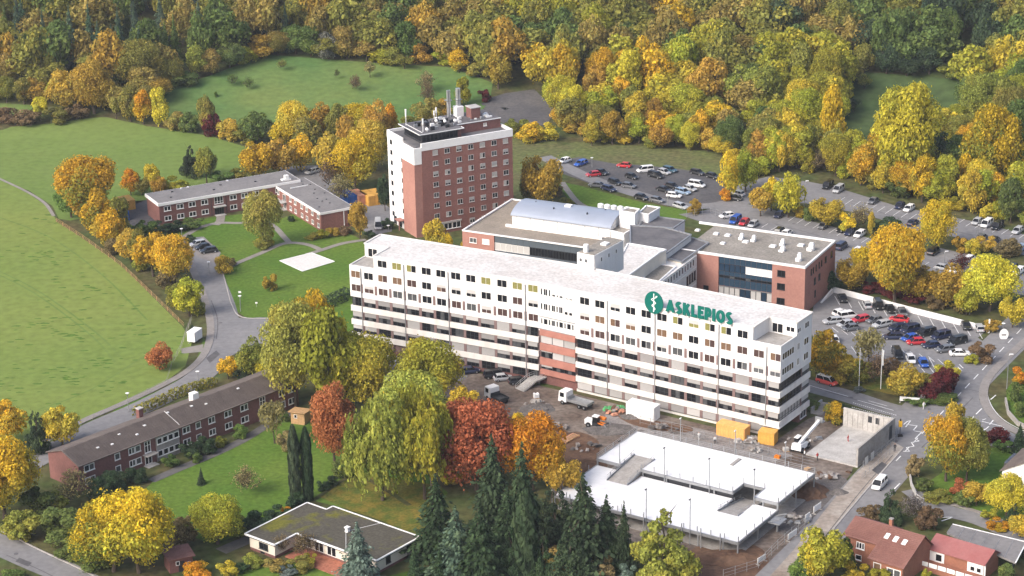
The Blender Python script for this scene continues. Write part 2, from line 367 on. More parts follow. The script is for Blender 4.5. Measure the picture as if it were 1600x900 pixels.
# roads
ribbon('road', [(297, 372), (306, 392), (322, 420), (338, 455), (350, 490), (352, 520), (340, 555), (312, 588), (270, 613), (215, 640), (150, 668), (90, 700), (20, 740), (-60, 790)], 6.2, 'asphalt', .07)
sheet('road', [(350, 478), (372, 497), (425, 497), (470, 520), (560, 552), (720, 580), (700, 600), (560, 590), (450, 560), (405, 537), (385, 545), (362, 556), (345, 560)], 'asphalt', .075, smooth=3)
sheet('parking_bay', [(292, 385), (318, 370), (345, 395), (338, 412), (310, 402)], 'pavement', .08)
ribbon('pavement', [(292, 392), (303, 425), (318, 462), (328, 500), (328, 530), (316, 558), (290, 582), (250, 604), (195, 630), (130, 658), (70, 690)], 1.7, 'pavement', .04, off=-.0, h=.1)
ribbon('kerb', [(342, 408), (352, 440), (362, 476), (378, 496), (425, 498)], .25, 'kerb', .06, h=.12)
ribbon('road', [(-80, 822), (0, 852), (70, 882), (150, 915), (240, 960), (420, 1050), (640, 1180)], 6.4, 'asphalt', .07)
ribbon('pavement', [(-80, 795), (0, 822), (60, 850), (140, 888), (210, 925)], 1.5, 'litter', .05, h=.1)
ribbon('kerb', [(-80, 803), (0, 830), (58, 858), (138, 896), (200, 930)], .25, 'kerb', .06, h=.13)
main_road = [(820, 1400), (960, 1210), (1110, 1022), (1205, 925), (1300, 828), (1375, 745), (1440, 672), (1502, 605), (1562, 545), (1640, 470)]
ROADS = {}
ROADS['main'] = ribbon('road', main_road, 9.6, 'asphalt', .07)
ribbon('road', [(1225, 592), (1275, 606), (1330, 621), (1395, 641), (1470, 652)], 6.0, 'asphalt', .065)
sheet('road', [(1415, 628), (1462, 628), (1500, 590), (1545, 565), (1600, 520), (1560, 578), (1535, 600), (1530, 625), (1545, 652), (1580, 676), (1640, 702), (1640, 735), (1560, 700), (1520, 690), (1470, 690), (1430, 700), (1390, 700), (1372, 672)], 'asphalt', .085)
ribbon('road', [(1425, 765), (1470, 795), (1530, 812), (1590, 838), (1650, 866)], 4.6, 'asphalt', .08)
ribbon('pavement', [(1440, 780), (1462, 783), (1500, 792), (1560, 812), (1640, 848)], .9, 'pavement', .06, h=.12)
ribbon('pavement', [(1640, 500), (1600, 535), (1555, 578), (1538, 605), (1540, 632), (1560, 658), (1600, 680), (1640, 694)], 1.8, 'pavement', .06, h=.1)
sheet('dusty_pavement', [(1190, 915), (1240, 860), (1295, 790), (1335, 742), (1395, 690), (1412, 700), (1345, 775), (1285, 845), (1222, 925)], 'dusty', .09)
ribbon('kerb', [(1212, 940), (1290, 842), (1352, 768), (1410, 702)], .3, 'kerb', .07, h=.1)
# parking areas
ROADS['right'] = sheet('car_park', [(1272, 470), (1300, 453), (1420, 482), (1546, 513), (1528, 528), (1560, 550), (1600, 520), (1560, 570), (1520, 590), (1495, 590), (1462, 586), (1400, 578), (1340, 562), (1290, 552), (1266, 520)], 'asphalt', .06)
ROADS['mid'] = sheet('car_park', [(1060, 335), (1098, 330), (1135, 318), (1160, 318), (1200, 325), (1235, 338), (1300, 354), (1362, 374), (1405, 398), (1365, 425), (1310, 440), (1290, 400), (1200, 372), (1110, 352)], 'asphalt', .065)
sheet('car_park', [(1130, 300), (1168, 284), (1200, 276), (1262, 284), (1300, 291), (1400, 322), (1480, 338), (1540, 350), (1640, 378), (1640, 410), (1560, 388), (1500, 372), (1430, 360), (1350, 335), (1260, 318), (1190, 315), (1135, 325)], 'asphalt', .06)
sheet('car_park', [(1425, 400), (1470, 388), (1530, 402), (1600, 420), (1640, 420), (1640, 470), (1590, 460), (1550, 440), (1500, 440), (1440, 420)], 'asphalt', .06)
sheet('car_park', [(862, 252), (905, 246), (960, 256), (1000, 258), (1060, 264), (1132, 276), (1150, 298), (1128, 318), (1090, 326), (1060, 322), (1000, 306), (930, 290), (880, 272)], 'asphalt_dark', .065)
ribbon('road', [(850, 245), (885, 262), (930, 282), (1000, 305), (1060, 320), (1110, 322), (1160, 312), (1210, 300)], 4.6, 'asphalt', .08)
sheet('car_park', [(750, 158), (790, 146), (835, 140), (868, 172), (855, 196), (800, 200), (762, 180)], 'asphalt_dark', .12)
sheet('yard', [(180, 318), (236, 312), (252, 350), (235, 372), (195, 345)], 'asphalt_dark', .06)
sheet('yard', [(430, 262), (500, 258), (545, 300), (600, 318), (615, 330), (612, 362), (580, 368), (545, 345), (490, 290)], 'asphalt', .055)
# paths
ribbon('path', [(285, 372), (310, 357), (340, 349), (372, 349), (400, 347), (425, 352), (445, 372), (452, 380)], 1.6, 'path', .10)
ribbon('path', [(336, 352), (344, 346), (345, 336)], 2.2, 'path', .105, smooth=2)
ribbon('path', [(340, 428), (370, 412), (410, 395), (440, 382), (462, 380), (485, 384), (503, 392)], 1.6, 'path', .11)
ribbon('path', [(480, 398), (503, 391), (535, 381), (572, 375)], 1.6, 'path', .12)
ribbon('path', [(878, 285), (890, 302), (905, 318), (930, 330)], 1.7, 'path', .09)
ribbon('path', [(236, 752), (275, 735), (330, 712), (380, 688), (425, 660), (455, 645)], 2.2, 'path_dark', .09)
ribbon('path', [(345, 862), (385, 845), (420, 835)], 3.0, 'path_dark', .09, smooth=2)
ribbon('path', [(640, 790), (560, 745), (500, 775), (470, 800)], 1.0, 'litter', .08)
ribbon('farm_track', [(-40, 262), (0, 280), (42, 300), (70, 318), (84, 338)], .9, 'path', .10)
ribbon('farm_track', [(88, 345), (130, 372), (190, 415), (245, 468), (285, 508)], .7, 'litter', .10)
# helicopter pad: a square of pale gravel
sheet('landing_pad', [(436.8, 408), (486.7, 395.5), (522.7, 409.3), (472.5, 424.5)], 'pad', .13)
ribbon('kerb', [(437, 408), (487, 395.5)], .2, 'sign_white', .10, h=.06, smooth=0); ribbon('kerb', [(487, 395.5), (522.7, 409.3)], .2, 'sign_white', .10, h=.06, smooth=0)
ribbon('kerb', [(522.7, 409.3), (472.5, 424.5)], .2, 'sign_white', .10, h=.06, smooth=0); ribbon('kerb', [(472.5, 424.5), (437, 408)], .2, 'sign_white', .10, h=.06, smooth=0)
# painted markings: each one a mark of its own
MK = ROADS['main']
def mark(a, b, w=.14, dz=.115):
    o = ribbon('marking', [a, b], w, 'paint', dz, smooth=0, kind=None); o.parent = MK
for i in range(15):                                     # centre line of the main road
    t0 = i / 15; a = Vector((1400, 721)).lerp(Vector((1602, 508)), t0); b = Vector((1400, 721)).lerp(Vector((1602, 508)), t0 + .036)
    mark(a, b, .2)
for a, b in [((1512, 697), (1524, 685)), ((1533, 677), (1545, 667)), ((1532, 678), (1538, 671)), ((1518, 691), (1528, 681)), ((1546, 664), (1556, 653)), ((1512, 662), (1522, 651)), ((1525, 648), (1534, 639)), ((1538, 635), (1546, 628)), ((1548, 625), (1556, 618))]: mark(a, b, .22)
mark((1248, 598), (1325, 620), .16); mark((1340, 626), (1396, 642), .16); mark((1357, 627), (1386, 635), .14)
for i in range(22):                                     # dotted strips beside the bus stop
    for (ax, ay, bx, by) in ((1333, 630, 1402, 650), (1331, 637, 1396, 654)):
        p = Vector((ax, ay)).lerp(Vector((bx, by)), i / 22); mark(p, p + Vector((1.6, .46)), .25)
for a, b in [((1534, 659), (1570, 668)), ((1535, 657), (1541, 655)), ((1558, 668), (1570, 672)), ((1562, 671), (1571, 668)), ((1412, 664), (1418, 659)), ((1418, 659), (1423, 658)), ((1423, 658), (1415, 668)), ((1416, 664), (1433, 666)), ((1433, 666), (1427, 673)), ((1428, 674), (1440, 676)), ((1440, 676), (1430, 686)), ((1430, 686), (1436, 690)), ((1436, 690), (1424, 692)), ((1424, 692), (1428, 698)), ((1428, 698), (1416, 700)), ((1416, 700), (1421, 706)), ((1421, 706), (1411, 706))]: mark(a, b, .2)
mark((1397, 765), (1406, 756), .25); mark((1452, 560), (1464, 584), .14); mark((1471, 815), (1486, 810), .25); mark((1466, 809), (1488, 809), .25)
for k in range(5): mark((1490 + 2.2 * k, 586 - 4 * k), (1497 + 2 * k, 592 - 4 * k), .2)
ribbon('marking', [(1640, 503), (1600, 538), (1562, 573), (1544, 600), (1546, 628), (1566, 655), (1604, 676), (1640, 690)], .16, 'paint', .115, kind=None).parent = MK
def stalls(a, b, d, n, first=0):                        # n+1 bay lines between a and b, each drawn along d
    for i in range(first, n + 1):
        p = Vector(a).lerp(Vector(b), i / n); mark(p, p + Vector(d), .13)
MK = ROADS['right']
stalls((1304, 463), (1527, 516), (8, 14), 12)
stalls((1392, 541), (1480, 566), (9, 8), 6); stalls((1300, 512), (1345, 524), (10, 8), 3); stalls((1311, 537), (1330, 542), (8, 11), 1); stalls((1420, 569), (1450, 572), (10, 12), 2)
MK = ROADS['mid']
stalls((1244, 338), (1370, 376), (-12, 8), 10); stalls((1320, 309), (1445, 338), (-12, 8), 10); stalls((1507, 343), (1604, 365), (-12, 8), 7); stalls((1452, 410), (1560, 418), (-12, 8), 6)
stalls((1190, 356), (1300, 393), (10, -6), 8)
for t_ in ([(-20, 415), (60, 455), (150, 520), (190, 560)], [(-20, 421), (55, 459), (142, 524), (180, 566)], [(60, 640), (140, 610), (220, 560), (262, 540)], [(0, 340), (80, 372), (160, 430), (230, 500)]): ribbon('wheel_track', t_, .5, 'meadow_upper', .045)
MK = ROADS['main']
def seam(pts, w=.16, m='asphalt_dark', dz=.10): o_ = ribbon('repair_seam', pts, w, m, dz, kind=None); o_.parent = MK
for p_ in ([(1510, 608), (1532, 613), (1552, 619)], [(1395, 712), (1350, 762), (1290, 838)], [(1440, 700), (1470, 672), (1520, 622)], [(330, 470), (340, 500), (338, 530)], [(300, 600), (260, 618), (200, 645)], [(10, 868), (60, 890), (90, 905)], [(1290, 612), (1340, 626), (1380, 640)], [(1300, 500), (1380, 520), (1470, 545)], [(1320, 545), (1400, 560)], [(1210, 350), (1290, 372), (1340, 392)], [(1330, 318), (1420, 345), (1520, 368)]): seam(p_)
def manhole(px, py):
    p = G(px, py); o_ = MB().tube((0, 0, .09), (0, 0, .125), .38, n=14).build('manhole', 'roof_dark', MK, loc=(p.x, p.y, 0))
for p_ in ((1490, 513), (1400, 690), (1452, 640), (345, 505), (272, 612), (25, 866), (1330, 622), (1420, 548), (1345, 500), (1240, 350), (1470, 350), (600, 574)): manhole(*p_)
sheet('asphalt_patch', [(1362, 735), (1378, 722), (1388, 728), (1372, 742)], 'asphalt_dark', .095); sheet('asphalt_patch', [(322, 560), (338, 548), (344, 554), (328, 568)], 'asphalt_dark', .095); sheet('asphalt_patch', [(30, 872), (50, 880), (44, 886), (24, 878)], 'asphalt_dark', .095)
# tussocks of longer grass in the big field
def tufts():
    r = random.Random(3); b = MB()
    cl = [(r.uniform(0, 290), r.uniform(330, 650)) for _ in range(26)]
    for i in range(420):
        if r.random() < .6: c = r.choice(cl); px, py = r.gauss(c[0], 16), r.gauss(c[1], 6)
        else: px, py = r.uniform(-10, 300), r.uniform(330, 660)
        if px > 40 + (py - 300) * 1.0 and py < 500 or py > 665 - px * .32 or px > 285: continue
        p = G(px, py); n = 7; R = r.uniform(.2, .6)
        vs = [(p.x + R * 2.2 * math.cos(6.283 * k / n) * r.uniform(.6, 1.2), p.y + R * .8 * math.sin(6.283 * k / n) * r.uniform(.6, 1.2), .031) for k in range(n)] + [(p.x, p.y, r.uniform(.06, .16))]
        b.add(vs, [(k, (k + 1) % n, n) for k in range(n)])
    o = b.build('grass_tussocks', 'tuft'); tag(o, 'dark green tussocks of longer grass in the left field', 'grass', kind='stuff')
tufts()
# ------------------------------------------------------------------ hospital slab: two wings with a slight bend at the entrance
def hospital():
    o = G(1217.2, 667.6, 2.6); B = thing('hospital_building', 'long white seven storey hospital slab with grey blinds and pale flat roof', 'hospital', (o.x, o.y, 0), -34)
    RW = (0, 0, 0); LW = (-56, 0, 6); r = random.Random(11)
    ca, sa = math.cos(RAD(6)), math.sin(RAD(6))
    lw = lambda s, d: (-56 + s * ca - d * sa, s * sa + d * ca)
    KB = (-56.7, 13.3); E = .45
    right = [(0, 0), (0, 13.3), KB, (-56, 0)]; left = [(-56, 0), KB, lw(-45.8, 13.3), lw(-45.8, 0)]
    MB().prism(right, 11.9, 19.3).build('wall', 'white_wall', B); MB().prism(left, 12.4, 19.302).build('wall', 'white_wall', B)
    # top storey, notched at both ends by roof terraces
    tr = [(-6.1, 0), (-6.1, 6.6), (0, 6.6), (0, 13.3), KB, (-56, 0)]
    tl = [(-56, 0), KB, lw(-45.8, 13.3), lw(-45.8, 6.6), lw(-39.6, 6.6), lw(-39.6, 0)]
    MB().prism(tr, 19.304, 22.3, 0, 1).build('top_storey', ['white_wall', 'roof_white'], B)
    MB().prism(tl, 19.306, 22.3, 0, 1).build('top_storey', ['white_wall', 'roof_white'], B)
    for poly, frm in ((tr, RW), (tl, RW)):
        for i in range(len(poly)):
            if {poly[i], poly[(i + 1) % len(poly)]} == {(-56, 0), KB}: continue
            a, b = Vector(poly[i]), Vector(poly[(i + 1) % len(poly)])
            MB().bar((a.x, a.y, 22.38), (b.x, b.y, 22.38), .42, .26).build('coping', 'spandrel', B)
    # lower storeys: dark core with white bands, brown piers, strip windows and blinds
    inr = [(-E, E), (-E, 13.0), (KB[0], 13.0), (-56, E)]; inl = [(-56, E), (KB[0], 13.0), lw(-45.4, 13.0), lw(-45.4, E)]
    MB().prism([(-4, E), (-4, 9.4), (-E, 9.4), (-E, 13), (KB[0], 13), (-56, E)], 0, 2.5).build('ground_storey', 'brick_dark', B)
    MB().prism(inr, 2.5, 11.9).build('core', 'pier', B); MB().prism(inl, 0, 12.4).build('core', 'pier', B)
    MB().prism([(-4.2, -.2), (.2, -.2), (.2, 9.4), (-4.2, 9.4)], 2.3, 2.5).build('soffit', 'spandrel', B)
    GL = ['glass', 'glass', 'glass', 'glass_grey', 'curtain_pale']
    def colours(row):
        k = r.random()
        if row == 0: return ('pane_yellow', 'pane_yellow') if k < .22 else ('pane_yellow', 'glass') if k < .4 else ('glass', 'glass')
        if row == 1: return ('pane_orange', 'pane_orange') if k < .28 else ('pane_orange', 'pane_red') if k < .45 else ('pane_red', 'pane_red') if k < .55 else ('glass', 'glass')
        return ('pane_red', 'pane_red') if k < .2 else ('glass_grey', 'glass_grey') if k < .55 else ('glass', 'glass_grey') if k < .75 else ('glass', 'glass')
    def wing(fr, x0s, zr, dz, nrow1, xl, xr, brick):
        f = MB(fr)
        def put(x, y, z): p = f.P(x, y, z); return p
        for i, x0 in enumerate(x0s):
            for row, z in enumerate(zr):
                if row == 0 and not nrow1(i): continue
                p = put(x0 + 1.03, 0, z); bl = 0 if r.random() < .80 else r.choice((.4, .5, .55))
                window(B, p[0], p[1], p[2] - .08, 2.3, 1.6, fr[2], 2, 'frame_white', list(colours(row)), fw=.055, depth=.04, blind=bl)
            pz = put(x0 - .78, 0, zr[2] - .25)
            if i: link('pier', boxmesh('pier', .55, .07, 2.0, 'pier'), B, pz, fr[2])
        strips = [(9.9 + dz, 11.9 + dz), (6.75 + dz, 8.65 + dz), (3.65 + dz, 5.5 + dz), (.6 + dz, 2.4 + dz)]
        edges = [xl] + [x0 - .78 for x0 in x0s[1:]] + [xr]
        for lv, (z0, z1) in enumerate(strips):
            for i in range(len(edges) - 1):
                a, b = edges[i] + .31, edges[i + 1] - .31; w = b - a; p = put((a + b) / 2, E - .22, z0 + .02)
                if fr is RW and lv == 3 and a > -5: continue
                k = r.random(); bl = r.uniform(.3, .7) if k < .62 else (1.0 if k < .76 else 0)
                if lv == 3: 
                    if fr is LW and i < 6: continue
                    bl = .95 if fr is RW else r.choice((0, 0, .5))
                window(B, p[0], p[1], p[2], w, z1 - z0 - .04, fr[2], 3, 'frame_dark', [r.choice(GL[:4]) for _ in range(3)], fw=.07, depth=.06, sill=False, blind=bl, blindm=r.choice(('blind', 'blind', 'blind_light', 'blind_dark')), muntin=.42)
            for i in range(1, len(edges) - 1):
                link('pier', boxmesh('pier', .62, .30, z1 - z0, 'pier'), B, put(edges[i], E - .02, z0), fr[2])
            zb = strips[lv + 1][1] if lv < 3 else (0 if fr is RW else -.05)
            if lv == 3:
                bm_ = 'spandrel' if fr is RW else 'brick_dark'
                if fr is LW: MB(fr).box(xl, xr, E - .12, E + .2, zb, z0).build('plinth', 'brick_dark', B)
                else: MB(fr).box(xl, -4, E - .12, E + .2, zb, z0).build('plinth', 'spandrel', B)
            else: MB(fr).box(xl, xr + (.02 if fr is RW else 0), -.06, E + .3, zb, z0).build('balcony_band', 'spandrel', B)
        return edges
    XR = [-45.75 + 3.633 * i for i in range(13)]
    XL = [-45.3, -42.05, -38.5, -34.9, -31.3, -27.65, -24.1, -20.5, -16.9, -13.3, -9.5, -5.9, -2.25]
    wing(RW, XR, (19.76, 16.42, 13.15), 0, lambda i: i < 11, -47, 0, False)
    wing(LW, XL, (20.2, 16.9, 13.8), .45, lambda i: i > 1, -45.8, -.1, True)
    for x in (-39.3, -28.1, -13.6, -3.0): MB(RW).tube((x, -.16, 2.5), (x, -.16, 21.6 if x < -6 else 19), .09, n=6).build('downpipe', 'steel', B)
    for x in (-42.9, -32.1, -21.3, -3.0): MB(LW).tube((x, -.16, 1), (x, -.16, 21.6 if x > -39 else 19.2), .09, n=6).build('downpipe', 'steel', B)
    # entrance bay with brick bands
    for z0, z1 in ((10.9, 12.3), (7.6, 9.2), (4.4, 6.0), (2.2, 3.4)):
        MB().box(-55.7, -47.05, -.12, .6, z0, z1).build('brick_band', 'brick_band', B)
    for z0, h, bls in ((9.2, 1.68, (1, 1, 1)), (6.0, 1.58, (.2, 1, 1)), (3.4, .98, (.5, 0, 0))):
        for k in range(3):
            x = -55.6 + 1.4 + 2.83 * k
            window(B, x, .2, z0 + .01, 2.75, h, 0, 3, 'frame_dark', ['glass', 'glass_grey', 'glass'], fw=.07, depth=.06, sill=False, blind=bls[k], blindm='blind_light' if k < 2 else 'blind')
    MB().box(-55.9, -47.0, -.16, .3, 12.32, 12.45).build('coping', 'steel', B); MB().box(-55.9, -47, -.2, .3, 15.1, 15.2).build('coping', 'steel', B)
    for x, w, z, h, g in [(-55.2, .42, 19.9, 1.45, 1), (-54.2, .95, 19.9, 1.45, 2), (-53.2, .4, 19.9, 1.45, 1), (-52.2, .8, 20.0, .55, 1), (-51.3, .4, 20.0, .55, 1), (-50.4, .8, 20, .55, 1), (-49, .8, 20, .3, 1), (-48.0, .8, 20, .3, 1),
                          (-55.2, .42, 16.7, 1.4, 1), (-54.2, .95, 16.7, 1.4, 2), (-53.3, .4, 16.7, 1.4, 1), (-52.3, .9, 16.7, 1.4, 2), (-51.4, .4, 16.7, 1.4, 1), (-50.5, .9, 16.7, 1.4, 2), (-49.2, .8, 16.6, .7, 1), (-48.1, .8, 16.6, .7, 1)]:
        window(B, x, 0, z, w, h, 0, g, 'frame_white', 'glass' if h > .6 else 'glass_grey', fw=.05, depth=.06, sill=False)
    for k in range(9):
        w = .95 if k % 2 else .42
        window(B, -55.2 + k * .95, 0, 13.5, w, 1.25, 0, 1, 'frame_white', 'glass' if k % 3 else 'glass_grey', fw=.05, depth=.06, sill=False)
    MB().box(-55.5, -47.3, .46, 3.0, .02, 2.15).build('passage', 'frame_dark', B)
    # roof terraces
    for fr, xs, name in ((RW, (-6.1, 0), 'r'), (LW, (-45.8, -39.6), 'l')):
        x0, x1 = xs
        MB(fr).box(x0 + .05, x1 - .05, .1, 6.5, 19.31, 19.36).build('terrace_floor', 'concrete', B)
        MB(fr).box(x0, x1, -.01, .22, 19.3, 19.62).build('parapet', 'white_wall', B)
        xe = (x1 - .22, x1 + .01) if fr is RW else (x0 - .01, x0 + .22)
        MB(fr).box(xe[0], xe[1], .22, 6.6, 19.3, 19.62).build('parapet', 'white_wall', B)
        xm = (x0 + x1) / 2; f = MB(fr)
        for dx, w, z, h in ((-1.1, 2.4, 19.5, 2.0), (1.7, 1.9, 20.2, 1.1)):
            p = f.P(xm + dx, 6.6, z); window(B, p[0], p[1], p[2], w, h, fr[2], 2, 'frame_white', 'glass', sill=False)
    # right hand gable
    for z in (16.4, 13.2):
        window(B, 0, 3.1, z, 5.0, 1.5, 90, 5, 'frame_white', 'glass', fw=.1, depth=.08)
        window(B, 0, 7.5, z, 1.0, 1.5, 90, 2, 'frame_white', 'glass', depth=.08); window(B, 0, 10.9, z, 2.0, 1.5, 90, 2, 'frame_white', 'glass', depth=.08)
    window(B, 0, 7.6, 20.0, 1.5, 1.0, 90, 2, 'frame_white', 'glass', depth=.08); window(B, 0, 11.0, 19.9, 1.8, 1.3, 90, 2, 'frame_white', 'glass', depth=.08)
    for z0, z1, g in ((9.9, 11.9, 'glass'), (6.75, 8.65, 'glass'), (3.65, 5.5, 'curtain_pale')):
        window(B, -E + .2, 4.9, z0 + .02, 9.1, z1 - z0 - .04, 90, 7, 'frame_dark', g, fw=.08, depth=.08, sill=False, muntin=.3)
        window(B, -E + .2, 11.4, z0 + .02, 3.1, z1 - z0 - .04, 90, 3, 'frame_dark', 'glass_grey', fw=.08, depth=.08, sill=False, blind=.6)
        MB().box(-E - .1, -E + .3, 9.5, 9.8, z0, z1).build('pier', 'pier', B)
    for z0, z1 in ((8.65, 9.9), (5.5, 6.75), (2.4, 3.65)): MB().box(-.6, .06, E + .302, 13.2, z0 + .003, z1 - .003).build('balcony_band', 'spandrel', B)
    window(B, -E, 11.3, .5, 2.6, 1.7, 90, 2, 'frame_white', 'glass_grey')
    # left gable top windows facing the terrace side
    for k in range(3):
        p = lw(-44.6 + 1.6 * k, 6.6); 
    # rooftop lift tower at the back
    MB().box(-54.4, -50.2, 12.6, 24.6, 19, 25.5).build('lift_tower', 'white_wall', B)
    MB().box(-54.2, -50.4, 12.8, 24.4, 25.504, 25.62).build('lift_tower_roof', 'roof_gravel', B)
    for z, dx in ((23.6, -53.5), (23.6, -52.2)): window(B, dx, 12.6, z, .8, .9, 0, 1, 'frame_white', 'glass_grey', sill=False, depth=.05)
    for d in (15.5, 18.5, 21.5): window(B, -50.2, d, 23.4, .7, 1.0, 90, 1, 'frame_white', 'glass_grey', sill=False, depth=.05)
    MB().tube((-52.8, 13.6, 25.6), (-52.8, 13.6, 27.3), .55, n=14).build('vent_cowl', 'white_metal', B); MB().box(-52.6, -51.2, 19, 20.6, 25.6, 26.0).build('skylight', 'sign_white', B)
    return B
HOSP = hospital()

# ------------------------------------------------------------------ roof sign on the right wing
def sign():
    o = G(1217.2, 667.6, 2.6); u = Vector((math.cos(RAD(-34)), math.sin(RAD(-34))))
    p = o + u * -28.2; S = thing('roof_sign', 'green roundel and green lettering sign standing on the front roof edge', 'sign', (p.x, p.y, 0), -34)
    n = 40; cz = 23.4
    b = MB(); vs = [(2.13 * math.cos(6.2832 * i / n), y, cz + 2.35 * math.sin(6.2832 * i / n)) for y in (-.42, -.24) for i in range(n)]
    b.add(vs, [tuple(range(n)), tuple(range(2 * n - 1, n - 1, -1))] + [(i, i + n, (i + 1) % n + n, (i + 1) % n) for i in range(n)]); b.build('roundel', 'sign_green', S)
    MB().box(-.09, .09, -.50, -.421, cz - 1.95, cz + 1.95).build('staff', 'sign_white', S)
    pts = []
    for i in range(33):
        t = i / 32; a = .30 + .30 * t; pts.append(Vector((math.sin(t * 4.6 * math.pi + .4) * a, -.47, cz - 1.5 + 2.9 * t)))
    sb = MB()
    for a, c in zip(pts[:-1], pts[1:]): sb.bar(a, c + (c - a) * .15, .07, .15)
    sb.bar(pts[-1], pts[-1] + Vector((.35, 0, .06)), .09, .22); sb.build('snake', 'sign_white', S)
    x = 2.75; w = {'A': 2.0, 'S': 1.52, 'K': 1.72, 'L': 1.32, 'E': 1.38, 'P': 1.55, 'I': .70, 'O': 2.0}
    def arc(cx, cz, rx, rz, a0, a1, n=14): return [(cx + rx * math.cos(RAD(a0 + (a1 - a0) * i / n)), cz + rz * math.sin(RAD(a0 + (a1 - a0) * i / n))) for i in range(n + 1)]
    def glyph(ch, w):
        t = .27
        if ch == 'A': return [[(.10, 0), (w / 2 + .02, 1)], [(w - .10, 0), (w / 2 - .02, 1)], [(.25, .28), (w - .25, .28)]]
        if ch == 'S': return [arc(w / 2, .715, w / 2 - .13, .155, 35, 180, 10)[:-1] + arc(w / 2, .715, w / 2 - .13, .155, 180, 262, 6) + arc(w / 2, .285, w / 2 - .12, .155, 82, -10, 8)[:-1] + arc(w / 2, .285, w / 2 - .12, .155, -10, -150, 10)]
        if ch == 'K': return [[(.135, 0), (.135, 1)], [(.2, .46), (w - .15, .98)], [(.3, .6), (w - .12, 0)]]
        if ch == 'L': return [[(.135, 0), (.135, 1)], [(.14, .115), (w, .115)]]
        if ch == 'E': return [[(.135, 0), (.135, 1)], [(.14, .115), (w, .115)], [(.14, .5), (w - .06, .5)], [(.14, .885), (w, .885)]]
        if ch == 'P': return [[(.135, 0), (.135, 1)], [(.14, .885), (w * .5, .885)] + arc(w * .5, .63, w * .5 - .13, .255, 80, -80, 10) + [(.14, .375)]]
        if ch == 'I': return [[(w / 2, 0), (w / 2, 1)]]
        if ch == 'O': return [arc(w / 2, .5, w / 2 - .13, .385, 0, 368, 26)]
    HC = 2.62
    for ch in 'ASKLEPIOS':
        ww = w[ch] / HC; b = MB()
        for si, st in enumerate(glyph(ch, ww)):
            Lp, Rp = ribbon_pts([Vector(p) for p in st], .262); n_ = len(st); dy = .004 * si; vs = []
            for y in (-.10 - dy, .08 + dy):
                for a_, c_ in zip(Lp, Rp): vs += [(a_.x * HC, y, max(0, min(1.0, a_.y)) * HC), (c_.x * HC, y, max(0, min(1.0, c_.y)) * HC)]
            fs = []
            for q in range(n_ - 1): e = 2 * q; m_ = 2 * n_; fs += [(e, e + 2, e + 3, e + 1), (m_ + e, m_ + e + 1, m_ + e + 3, m_ + e + 2), (e, m_ + e, m_ + e + 2, e + 2), (e + 1, e + 3, m_ + e + 3, m_ + e + 1)]
            fs += [(0, 1, 2 * n_ + 1, 2 * n_), (2 * n_ - 2, 4 * n_ - 2, 4 * n_ - 1, 2 * n_ - 1)]; b.add(vs, fs)
        b.build('letter', 'sign_green', S, loc=(x, -.34, 22.05)); x += w[ch] + .16
    for k in range(7): MB().box(3 + k * 2.4, 3.1 + k * 2.4, -.24, -.05, 21.6, 22.7).build('bracket', 'steel', S)
    MB().box(-.05, .05, -.24, -.05, 20.9, 21.8).build('bracket', 'steel', S)
sign()

